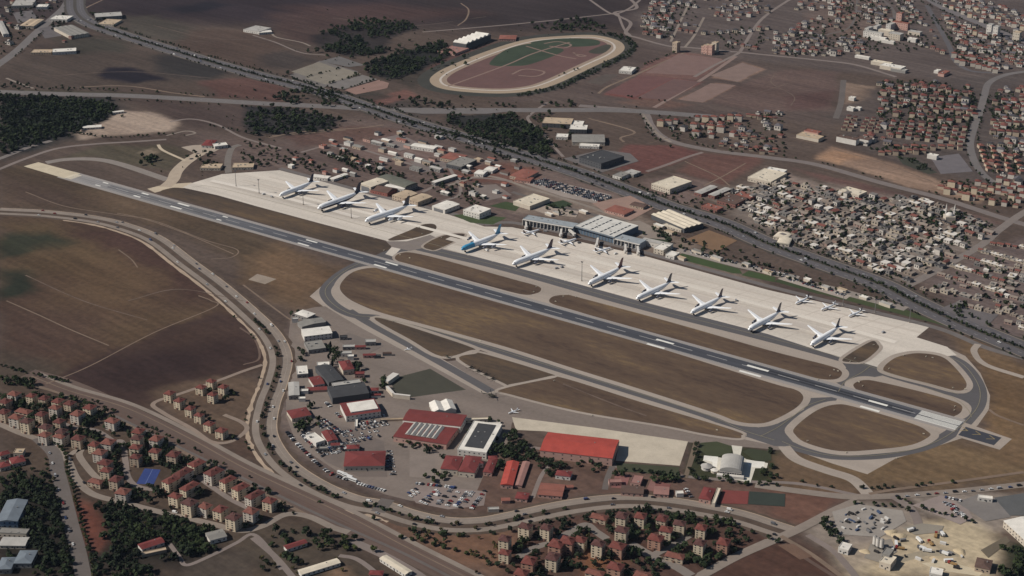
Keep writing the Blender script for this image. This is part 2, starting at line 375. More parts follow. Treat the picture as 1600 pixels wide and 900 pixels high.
def make_ground():
    fx = np.arange(-1500, 1500.1, 6.0); fy = np.arange(1180, 4500.1, 6.5)
    xs = np.r_[[-60000, -20000, -8000, -4000, -2200], fx, [2200, 4000, 8000, 20000, 60000]]
    ys = np.r_[[-60000, -8000, 0, 700, 1000], fy, [5000, 6000, 8000, 14000, 30000, 70000]]
    X, Y = np.meshgrid(xs, ys); pts = np.stack([X.ravel(), Y.ravel()], 1)
    w1 = (vnoise(pts[:,0], pts[:,1], 40, 1) - .5) * 22 + (vnoise(pts[:,0], pts[:,1], 13, 2) - .5) * 10
    w2 = (vnoise(pts[:,0], pts[:,1], 40, 3) - .5) * 22 + (vnoise(pts[:,0], pts[:,1], 13, 4) - .5) * 10
    base = np.tile(np.array(alb((86, 73, 66))), (len(pts), 1))
    for px, c, soft, st in EARTH:
        poly = PN(px); pad = soft + 30
        sel = np.where((pts[:,0] > poly[:,0].min()-pad) & (pts[:,0] < poly[:,0].max()+pad) & (pts[:,1] > poly[:,1].min()-pad) & (pts[:,1] < poly[:,1].max()+pad))[0]
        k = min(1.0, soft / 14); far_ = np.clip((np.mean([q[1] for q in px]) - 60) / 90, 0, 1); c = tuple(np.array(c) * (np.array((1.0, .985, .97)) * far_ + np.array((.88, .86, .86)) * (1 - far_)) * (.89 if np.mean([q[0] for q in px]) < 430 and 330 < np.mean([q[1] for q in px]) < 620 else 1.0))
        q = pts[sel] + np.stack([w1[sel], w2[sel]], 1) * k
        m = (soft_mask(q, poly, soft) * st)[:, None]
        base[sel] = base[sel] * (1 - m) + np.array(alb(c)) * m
    ny, nx = X.shape; idx = np.arange(ny * nx).reshape(ny, nx)
    f = np.stack([idx[:-1,:-1], idx[:-1,1:], idx[1:,1:], idx[1:,:-1]], -1).reshape(-1, 4)
    me = bpy.data.meshes.new('ground'); me.vertices.add(len(pts)); me.vertices.foreach_set('co', np.c_[pts, np.zeros(len(pts))].ravel())
    me.loops.add(f.size); me.loops.foreach_set('vertex_index', f.ravel().astype(np.int32)); me.polygons.add(len(f))
    me.polygons.foreach_set('loop_start', np.arange(0, f.size, 4, dtype=np.int32)); me.update(calc_edges=True)
    at = me.color_attributes.new('earth', 'FLOAT_COLOR', 'POINT'); at.data.foreach_set('color', np.c_[base, np.ones(len(base))].ravel())
    m = bpy.data.materials.new('earth'); m.use_nodes = True; nt = m.node_tree; b = nt.nodes['Principled BSDF']
    b.inputs['Roughness'].default_value = .95; b.inputs['Specular IOR Level'].default_value = .1
    va = nt.nodes.new('ShaderNodeAttribute'); va.attribute_name = 'earth'
    g = nt.nodes.new('ShaderNodeNewGeometry'); last = va.outputs['Color']
    def layer(scale, rot, st, lo, hi, tint, detail=5):
        nonlocal last
        mp = nt.nodes.new('ShaderNodeMapping'); mp.vector_type = 'TEXTURE'; mp.inputs['Rotation'].default_value = (0,0,rot); mp.inputs['Scale'].default_value = (st,1,1)
        n = nt.nodes.new('ShaderNodeTexNoise'); n.inputs['Scale'].default_value = scale; n.inputs['Detail'].default_value = detail; n.inputs['Roughness'].default_value = .6
        nt.links.new(g.outputs['Position'], mp.inputs[0]); nt.links.new(mp.outputs[0], n.inputs['Vector'])
        mr = nt.nodes.new('ShaderNodeMapRange'); mr.inputs[1].default_value = .3; mr.inputs[2].default_value = .7
        nt.links.new(n.outputs[0], mr.inputs[0])
        rm = nt.nodes.new('ShaderNodeMix'); rm.data_type = 'RGBA'
        rm.inputs[6].default_value = (lo*tint[0], lo*tint[1], lo*tint[2], 1); rm.inputs[7].default_value = (hi/tint[0], hi/tint[1], hi/tint[2], 1)
        nt.links.new(mr.outputs[0], rm.inputs[0])
        mu = nt.nodes.new('ShaderNodeMix'); mu.data_type = 'RGBA'; mu.blend_type = 'MULTIPLY'; mu.inputs[0].default_value = 1
        nt.links.new(last, mu.inputs[6]); nt.links.new(rm.outputs[2], mu.inputs[7]); last = mu.outputs[2]
    layer(.008, R(-35), 2.5, .76, 1.22, (1.02, 1.0, 1.0))
    layer(.05, R(-38), 9, .84, 1.16, (1.0, 1.0, 1.02))
    layer(.10, R(-44), 30, .86, 1.14, (1.0, 1.0, 1.0), 3)
    layer(.12, R(20), 1, .78, 1.22, (1.0, 1.01, 1.02), 6)
    nt.links.new(last, b.inputs['Base Color']); me.materials.append(m)
    o = link('ground', me); tag(o, kind='structure')
make_ground()

# ---------------------------------------------------------------- airfield surfaces
RW = R(-35)
m_conc = M('apron_concrete', (206,196,184), .15, .03, streak=RW, fine=.8)
m_conc2 = M('old_concrete', (190,174,152), .10, .03)
m_shoulder = M('shoulder_concrete', (160,148,137), .10, .04, streak=RW)
m_tax = M('taxiway_asphalt', (90,87,88), .10, .03, streak=RW)
m_dark = M('dark_asphalt', (62,63,70), .10, .03, streak=RW)
m_gaasph = M('weathered_asphalt', (124,112,104), .16, .03, streak=RW)
m_white = M('white_paint', (225,222,214), .05, .2)
m_whiteworn = M('worn_white_paint', (170,168,166), .10, .2)
m_yellow = M('worn_yellow_paint', (150,132,92), .10, .2)
def grass_material(name, cols, rot):
    m = bpy.data.materials.new(name); m.use_nodes = True; nt = m.node_tree; b = nt.nodes['Principled BSDF']
    b.inputs['Roughness'].default_value = .95; b.inputs['Specular IOR Level'].default_value = .1
    g = nt.nodes.new('ShaderNodeNewGeometry')
    def noise(sc, st, det):
        mp = nt.nodes.new('ShaderNodeMapping'); mp.vector_type = 'TEXTURE'; mp.inputs['Rotation'].default_value = (0,0,rot); mp.inputs['Scale'].default_value = (st,1,1)
        n = nt.nodes.new('ShaderNodeTexNoise'); n.inputs['Scale'].default_value = sc; n.inputs['Detail'].default_value = det; n.inputs['Roughness'].default_value = .65
        nt.links.new(g.outputs['Position'], mp.inputs[0]); nt.links.new(mp.outputs[0], n.inputs['Vector']); return n.outputs[0]
    a, f = noise(.022, 5, 6), noise(.16, 2.5, 5)
    ad = nt.nodes.new('ShaderNodeMath'); ad.operation = 'MULTIPLY_ADD'; ad.inputs[1].default_value = .45
    nt.links.new(f, ad.inputs[0]); nt.links.new(a, ad.inputs[2])
    cr = nt.nodes.new('ShaderNodeValToRGB'); e = cr.color_ramp.elements
    e[0].position = .50; e[0].color = (*alb(cols[0]), 1); e[1].position = .98; e[1].color = (*alb(cols[-1]), 1)
    for pos, c in ((.64, cols[1]), (.76, cols[2])):
        q = e.new(pos); q.color = (*alb(c), 1)
    nt.links.new(ad.outputs[0], cr.inputs[0]); nt.links.new(cr.outputs[0], b.inputs['Base Color']); return m
m_grass = grass_material('dry_grass', ((70,57,51),(88,72,61),(98,81,67),(126,104,76)), RW)
m_grass2 = grass_material('dry_grass_strip', ((64,55,50),(78,67,58),(88,74,62),(110,91,70)), RW)
m_green = M('watered_lawn', (62,70,44), .20, .05)
m_dgreen = M('dark_lawn', (60,58,46), .18, .05)

def runway_material():
    m = bpy.data.materials.new('runway_asphalt'); m.use_nodes = True; nt = m.node_tree; b = nt.nodes['Principled BSDF']
    b.inputs['Roughness'].default_value = .85
    g = nt.nodes.new('ShaderNodeNewGeometry')
    a, c = P(114, 275), P(1470, 657); d = (c - a); L = d.length; d.normalize()
    dot = nt.nodes.new('ShaderNodeVectorMath'); dot.operation = 'DOT_PRODUCT'; dot.inputs[1].default_value = d
    nt.links.new(g.outputs['Position'], dot.inputs[0])
    mr = nt.nodes.new('ShaderNodeMapRange'); mr.inputs[1].default_value = a.dot(d); mr.inputs[2].default_value = a.dot(d) + L
    nt.links.new(dot.outputs['Value'], mr.inputs[0])
    cr = nt.nodes.new('ShaderNodeValToRGB'); e = cr.color_ramp.elements
    e[0].position = 0; e[0].color = (*alb((136,132,130)), 1); e[1].position = .24; e[1].color = (*alb((92,92,96)), 1)
    for p, c in ((.12, (122,119,118)), (.34, (70,71,78)), (.7, (60,61,68)), (.9, (66,67,73)), (1, (74,74,80))):
        q = e.new(p); q.color = (*alb(c), 1)
    nt.links.new(mr.outputs[0], cr.inputs[0])
    mp = nt.nodes.new('ShaderNodeMapping'); mp.vector_type = 'TEXTURE'; mp.inputs['Rotation'].default_value = (0,0,math.atan2(d.y, d.x)); mp.inputs['Scale'].default_value = (40,1,1)
    n = nt.nodes.new('ShaderNodeTexNoise'); n.inputs['Scale'].default_value = .25; n.inputs['Detail'].default_value = 6
    nt.links.new(g.outputs['Position'], mp.inputs[0]); nt.links.new(mp.outputs[0], n.inputs['Vector'])
    m2 = nt.nodes.new('ShaderNodeMapRange'); m2.inputs[1].default_value = .3; m2.inputs[2].default_value = .7; m2.inputs[3].default_value = .72; m2.inputs[4].default_value = 1.3
    nt.links.new(n.outputs[0], m2.inputs[0])
    mu = nt.nodes.new('ShaderNodeVectorMath'); mu.operation = 'SCALE'
    nt.links.new(cr.outputs[0], mu.inputs[0]); nt.links.new(m2.outputs[0], mu.inputs['Scale']); nt.links.new(mu.outputs[0], b.inputs['Base Color'])
    return m

# paved base of the manoeuvring area
sheet('pavement', [(605,374),(640,375),(700,384),(800,412),(1000,468),(1200,519),(1330,555),(1362,545),(1400,545),(1480,543),(1508,556),(1532,583),(1547,618),(1545,640),
                   (1528,664),(1505,684),(1440,705),(1400,716),(1355,741),(1300,724),(1250,706),(1215,698),(1160,690),(1000,628),(860,587),(740,543),(590,498),(560,515),(520,490),(484,463),(500,449),(530,424),(556,412),(620,400)], m_shoulder)
# military apron and the roads round it
sheet('apron_asphalt', [(455,488),(492,480),(512,478),(575,508),(690,566),(720,562),(790,600),(905,640),(1037,663),(1155,685),(1215,697),(1230,704),(1090,692),(970,684),(850,668),(800,660),(795,690),(765,722),(735,790),(640,782),(600,772),(540,745),(490,712),(462,690),(447,650),(447,560)], m_gaasph)
sheet('taxi_fillet', [(484,463),(512,444),(540,470),(600,497),(690,560),(770,608),(775,616),(752,614),(640,553),(560,510),(520,486)], m_shoulder)

# taxiway asphalt
ribbon('north_taxiway', [(628,380),(700,397),(800,421),(1000,477),(1200,527.5),(1320,560),(1400,586),(1450,600),(1497,616),(1520,632)], 25, m_tax)
ribbon('loop_taxiway', [(1482,557),(1504,569),(1521,588),(1531,610),(1529,632),(1515,652),(1496,670),(1465,689),(1425,703),(1365,712),(1300,712),(1250,701),(1222,690),(1190,682),(1150,668)], 17, m_tax)
ribbon('south_taxiway', [(563,411),(543,421),(522,436),(508,455),(520,475),(552,492),(600,498),(700,523),(800,553.5),(950,600),(1100,647),(1160,672),(1210,688)], 17, m_tax)
ribbon('apron_taxilane', [(545,485),(575,504),(637,538),(700,573),(768,612)], 13, m_tax)
sheet('south_junction', [(1150,660),(1185,668),(1215,662),(1256,640),(1262,622),(1310,620),(1300,636),(1262,646),(1240,662),(1232,682),(1245,698),(1210,697),(1165,682)], m_tax)
sheet('north_junction', [(1303,596),(1318,588),(1322,574),(1312,562),(1345,566),(1376,573),(1382,586),(1345,594),(1332,603),(1333,612)], m_tax)
sheet('east_junction', [(1505,612),(1524,600),(1534,612),(1532,635),(1510,662),(1478,654),(1500,652),(1510,640),(1500,628),(1480,620)], m_tax)
sheet('west_junction', [(585,400),(612,386),(625,386),(640,391),(622,397),(614,403),(620,412)], m_tax)
sheet('west_fillet', [(544,424),(560,409),(575,407),(600,416),(580,418),(556,425)], m_tax)

# concrete ends, link to the civil apron, loop behind the west end
ribbon('west_loop', [(72,254),(105,249),(150,249),(190,257),(262,281)], 17, M('loop_concrete', (136,127,120), .08))
ribbon('apron_link', [(236,298),(262,292),(300,289)], 26, m_conc2)
ribbon('apron_link', [(258,292),(270,281),(276,268),(290,254),(312,240),(335,231)], 22, M('link_concrete', (176,160,142), .08))
sheet('hardstand', [(283,230),(300,227),(318,226),(345,232),(335,237),(306,240)], M('hardstand_concrete', (166,152,138), .08))
ribbon('track', [(247,226),(255,235),(290,251)], 6, m_conc2)
sheet('apron', [(300,286),(347,272),(437,266),(700,335),(757,354),(800,355),(1000,398),(1200,453),(1452,511),(1432,527),(1480,542),(1495,555),(1470,557),(1437,551),(1405,556),(1380,570),(1376,575),(1345,566),(1317,560),(1200,522),(1000,470),(800,416),(685,386),(640,377),(625,390),(614,401),(602,397),(612,386),(603,376),(500,349),(400,322),(340,305),(285,293)], m_conc)
# joints and tyre lines along the apron
for a, b, o_ in (((330,285),(1370,548),0),((420,276),(1440,520),0),((380,281),(1400,535),0)):
    ribbon('apron_stripe', [a, b], 5, M('apron_wear', (194,183,171), .12, .03, streak=RW), smooth=False)
for t in np.linspace(.03, .97, 26):
    a = (320 + (1330-320)*t, 292 + (556-292)*t); b = (410 + (1445-410)*t, 268 + (514-268)*t)
    ribbon('apron_joint', [a, b], .9, M('joint_filler', (186,175,163), .1), smooth=False)
for t in (.25, .5, .75):
    ribbon('apron_joint', [(310+(405-310)*t, 290+(268-290)*t), (1325+(1445-1325)*t, 557+(512-557)*t)], .9, M('joint_filler', (174,161,149)), smooth=False)
# crossing between the islands west of the terminal
sheet('crossing', [(604,377),(636,377),(672,367),(684,372),(670,386),(640,392),(612,386)], M('crossing_asphalt', (128,118,112), .08))

# grass islands with their pale paved edge
ISL = [
 ('taxiway_grass', [(252,302),(262,295),(285,294),(340,306),(400,323),(500,350),(575,371),(606,381),(610,387),(600,393),(580,394),(540,385),(400,345),(300,316)], 3, m_grass2),
 ('taxiway_grass', [(617,402),(625,396),(645,395),(700,408),(800,436),(840,447),(845,454),(836,459),(815,460),(760,446),(640,413),(622,408)], 4, m_grass),
 ('taxiway_grass', [(858,470),(865,463),(885,461),(905,465),(1050,504),(1200,547),(1290,570),(1312,578),(1315,586),(1303,593),(1270,590),(1200,571),(1050,531),(900,486),(866,476)], 9, m_grass),
 ('taxiway_grass', [(1334,600),(1350,594),(1375,597),(1450,615),(1497,630),(1503,641),(1492,650),(1470,650),(1350,617),(1337,608)], 11, m_grass),
 ('taxiway_grass', [(1380,576),(1394,562),(1412,555),(1437,552),(1470,557),(1490,572),(1509,596),(1507,608),(1492,610),(1450,599),(1392,584)], 8, m_grass),
 ('taxiway_grass', [(1317,561),(1360,534),(1371,538),(1372,546),(1350,564),(1330,566)], 5, m_grass2),
 ('taxiway_grass', [(606,375),(640,360),(660,351),(677,350),(682,356),(672,365),(637,374)], 3, m_grass2),
 ('taxiway_grass', [(662,384),(687,370),(715,365),(725,369),(685,389),(672,390)], 4, m_grass2),
 ('taxiway_grass', [(531,450),(537,437),(552,425),(575,419),(600,420),(640,430),(800,478),(1000,535),(1200,597),(1240,608),(1253,616),(1254,626),(1240,640),(1205,658),(1180,662),(1150,658),(1115,645),(1000,608),(900,577),(800,545),(700,517),(600,490),(560,475),(540,463)], 9, m_grass),
 ('taxiway_grass', [(588,501),(598,498),(660,517),(737,543),(733,548),(690,557),(640,530)], 7, m_grass2),
 ('taxiway_grass', [(718,562),(742,553),(760,554),(860,584),(858,588),(800,600),(785,598)], 5, m_grass2),
 ('taxiway_grass', [(782,609),(860,592),(885,592),(1000,628),(1145,672),(1158,681),(1150,685),(1095,677),(1037,665),(905,643),(800,617)], 5, m_grass),
 ('taxiway_grass', [(1242,668),(1275,642),(1307,632),(1340,637),(1425,662),(1449,674),(1452,682),(1425,695),(1375,702),(1312,705),(1262,693),(1243,680)], 10, m_grass),
]
for nm, px, edge, m in ISL:
    w = catmull(PN(px), True, 5)
    if edge > 3.5: sheet_w('taxiway_shoulder', grow(w, edge), m_shoulder)
    sheet_w(nm, w, m)
# infield grass: drier tongues
for px in ([(800,495),(870,515),(960,545),(1000,570),(930,555),(850,530)], [(1110,605),(1160,618),(1190,635),(1150,632)], [(1240,700),(1380,735),(1330,720)]):
    pass
# runway
rw_w = np.array([P(102,272.5)[:2], P(1500,665.5)[:2]]); rw_w = densify(rw_w, 30, False)
ribbon_w('runway_shoulder', rw_w, 38, M('runway_shoulder_paving', (150,143,138), .09, .05, streak=RW))
sheet('runway_end', [(37,260),(60,253.5),(126,271.5),(101,279)], M('end_concrete', (198,184,160), .08))
m_run = runway_material()
d_ = rw_w[-1] - rw_w[0]; d_ = d_ / np.hypot(*d_)
rw_core = densify(np.array([P(113,275.5)[:2], P(1503,666.5)[:2]]), 30, False)
ribbon_w('runway', rw_core, 25, m_run)
sheet('runway_stopway', [(1506,660),(1581,686),(1562,703),(1494,682)], m_shoulder)
sheet('runway_stopway', [(1509,667),(1565,684),(1553,696),(1497,680)], m_dark)
for p0 in ((1508,672),(1528,678),(1550,685)):
    c = P(*p0); u = Vector((d_[0], d_[1], 0)); v = Vector((-d_[1], d_[0], 0)); W = []
    for dx, dy in ((-5,6),(4,0),(-5,-6),(-5,-4.8),(2.2,0),(-5,4.8)): W.append((c + u*dx + v*dy)[:2])
    sheet_w('stopway_chevron', np.array(W), m_yellow)
m_rub = M('tyre_rubber', (46,46,51), .22, .05, streak=RW)
for a_, b_ in (((1425,645),(1180,575)),((170,291),(330,336))):
    for o_, w_ in ((2.6,2.2),(-2.6,2.2),(4.9,1.1),(-4.9,1.1)):
        ribbon('tyre_mark', [a_, b_], w_, m_rub if a_[0] > 500 else M('faint_rubber', (92,91,94), .15, .05, streak=RW), off=o_, smooth=False)
dashes('runway_centre_line', rw_core, 30, 22, 1.1, m_whiteworn, start=60)
ribbon_w('runway_side_line', rw_core[:], .7, m_whiteworn, off=11.8); ribbon_w('runway_side_line', rw_core[:], .7, m_whiteworn, off=-11.8)
def rw_mark(px, py, L, W):
    c = np.array(P(px, py)[:2]); n = np.array([-d_[1], d_[0]])
    sheet_w('runway_marking', np.array([c - d_*L/2 - n*W/2, c + d_*L/2 - n*W/2, c + d_*L/2 + n*W/2, c - d_*L/2 + n*W/2]), m_white)
for (a, b, L, W) in (((165,286),(153,290),13,3),((227,303),(214,307),16,4),((287,320),(275,324.5),26,4),((352,339),(342,343.5),11,3),((487,377),(474,382),23,3.4),
                     ((612,412),(594,416),24,4),((1039,534),(1024.5,541),27,4.2),((1184,575.5),(1172,584),31,4.6),((1372,630),(1359,639),25,4.6)):
    rw_mark(*a, L, W); rw_mark(*b, L, W)
nrm_ = np.array([-d_[1], d_[0]])
for end, L, cx, cy in (('e', 52, 1466, 656.5),):
    c = np.array(P(cx, cy)[:2])
    for k in range(12):
        off = (k - 5.5) * 2.0 + (.9 if k > 5 else -.9)
        q = c + nrm_ * off
        sheet_w('threshold_stripe', np.array([q - d_*L/2 - nrm_*.62, q + d_*L/2 - nrm_*.62, q + d_*L/2 + nrm_*.62, q - d_*L/2 + nrm_*.62]), m_white)
c = np.array(P(114,276)[:2])
for k in range(8):
    q = c + nrm_ * (k - 3.5) * 3.1
    sheet_w('threshold_stripe', np.array([q - d_*9 - nrm_*1.1, q + d_*9 - nrm_*1.1, q + d_*9 + nrm_*1.1, q - d_*9 + nrm_*1.1]), M('end_paint', (212,200,178), .05))
# yellow taxi lines
for px in ([(640,383),(700,397),(800,421),(1000,477),(1200,527.5),(1320,560),(1400,586),(1450,600),(1497,616)],
           [(1482,557),(1504,569),(1521,588),(1531,610),(1529,632),(1515,652),(1496,670),(1465,689),(1425,703),(1365,712),(1300,712),(1250,701),(1222,690)],
           [(563,411),(543,421),(522,436),(508,455),(520,475),(552,492),(600,498),(700,523),(800,553.5),(950,600),(1100,647),(1160,672),(1210,688)],
           [(1188,682),(1215,668),(1240,650),(1262,634),(1290,624)],[(1360,572),(1345,583),(1320,597),(1310,612)],[(1437,603),(1490,622),(1512,640),(1518,652)],
           [(300,292),(360,298),(700,388)]):
    ribbon('taxi_line', px, .8, M('taxi_paint', (136,128,108), .1))

# ---------------------------------------------------------------- roads
m_road = M('road_asphalt', (128,116,110), .10, .03)
ROADW = []
m_road2 = M('pale_road', (136,124,114), .12, .03)
m_hwy = M('motorway_asphalt', (92,88,90), .08, .02)
m_hwyp = M('old_motorway_asphalt', (112,106,104), .08, .02)
m_street = M('street_asphalt', (102,94,90), .10, .03)
m_dirt = M('dirt_track', (122,104,90), .14, .03)
m_rail = M('track_ballast', (96,78,70), .12, .03)
m_verge = M('verge_earth', (84,70,60), .2, .06)
m_gravel = M('pale_gravel', (170,150,130), .14, .06)
BLVD = [(-40,325),(0,327),(75,331),(150,340),(200,352),(250,372),(300,409),(350,446),(400,489),(434,524),(449,560),(441,600),(430,630),(424,668),(434,697),(460,728),(505,757),(555,778),(600,787),(650,803),(700,813),(750,813),(800,804),(887,786),(970,777),(1050,782),(1150,800),(1215,820),(1240,828)]
bw = path_w(BLVD)
ribbon_w('boulevard_verge', bw, 40, m_verge, off=-9, rough=.06)
ribbon_w('boulevard', bw, 11.5, m_road2)
ribbon_w('boulevard', bw[8:], 8.5, m_road2, off=-19)
ribbon_w('boulevard_pavement', bw[20:150], 4.5, m_gravel, off=-29, rough=.25)
ribbon_w('lane_line', bw, .35, M('faded_paint', (160,148,138), .1))
ribbon_w('boulevard_kerb', bw, 1.2, m_gravel, off=6.4); ribbon_w('boulevard_kerb', bw, 1.2, M('kerb_dark', (84,74,68), .1), off=-6.4)  # the kerb facing the second carriageway is darker
ribbon('rail_corridor', [(40,585),(120,610),(250,672),(400,745),(520,806),(625,855),(740,912)], 34, M('rail_earth', (98,82,74), .12, .05, streak=R(-50)))
ribbon('railway', [(40,592),(120,617),(250,680),(400,754),(520,813),(625,861),(720,912)], 9, m_rail)
ribbon('railway', [(30,596),(120,624),(250,688),(395,762),(510,820)], 5, m_dirt)
ribbon('parallel_road', [(60,583),(120,606),(210,633),(310,681),(400,729),(550,798),(650,850),(760,905)], 6.5, m_road2)
for o_, c_ in ((-7, m_rail), (-11, m_dirt), (-20, m_rail)): ribbon('rail_track', [(60,583),(120,606),(210,633),(310,681),(400,729),(550,798),(650,850),(760,905)], 1.6, c_, off=o_)
ribbon('rail_road', [(180,650),(250,684),(400,757),(525,817),(625,862),(710,905)], 4, m_street)
ribbon('boulevard_bridge', [(590,800),(606,780)], 16, m_street)
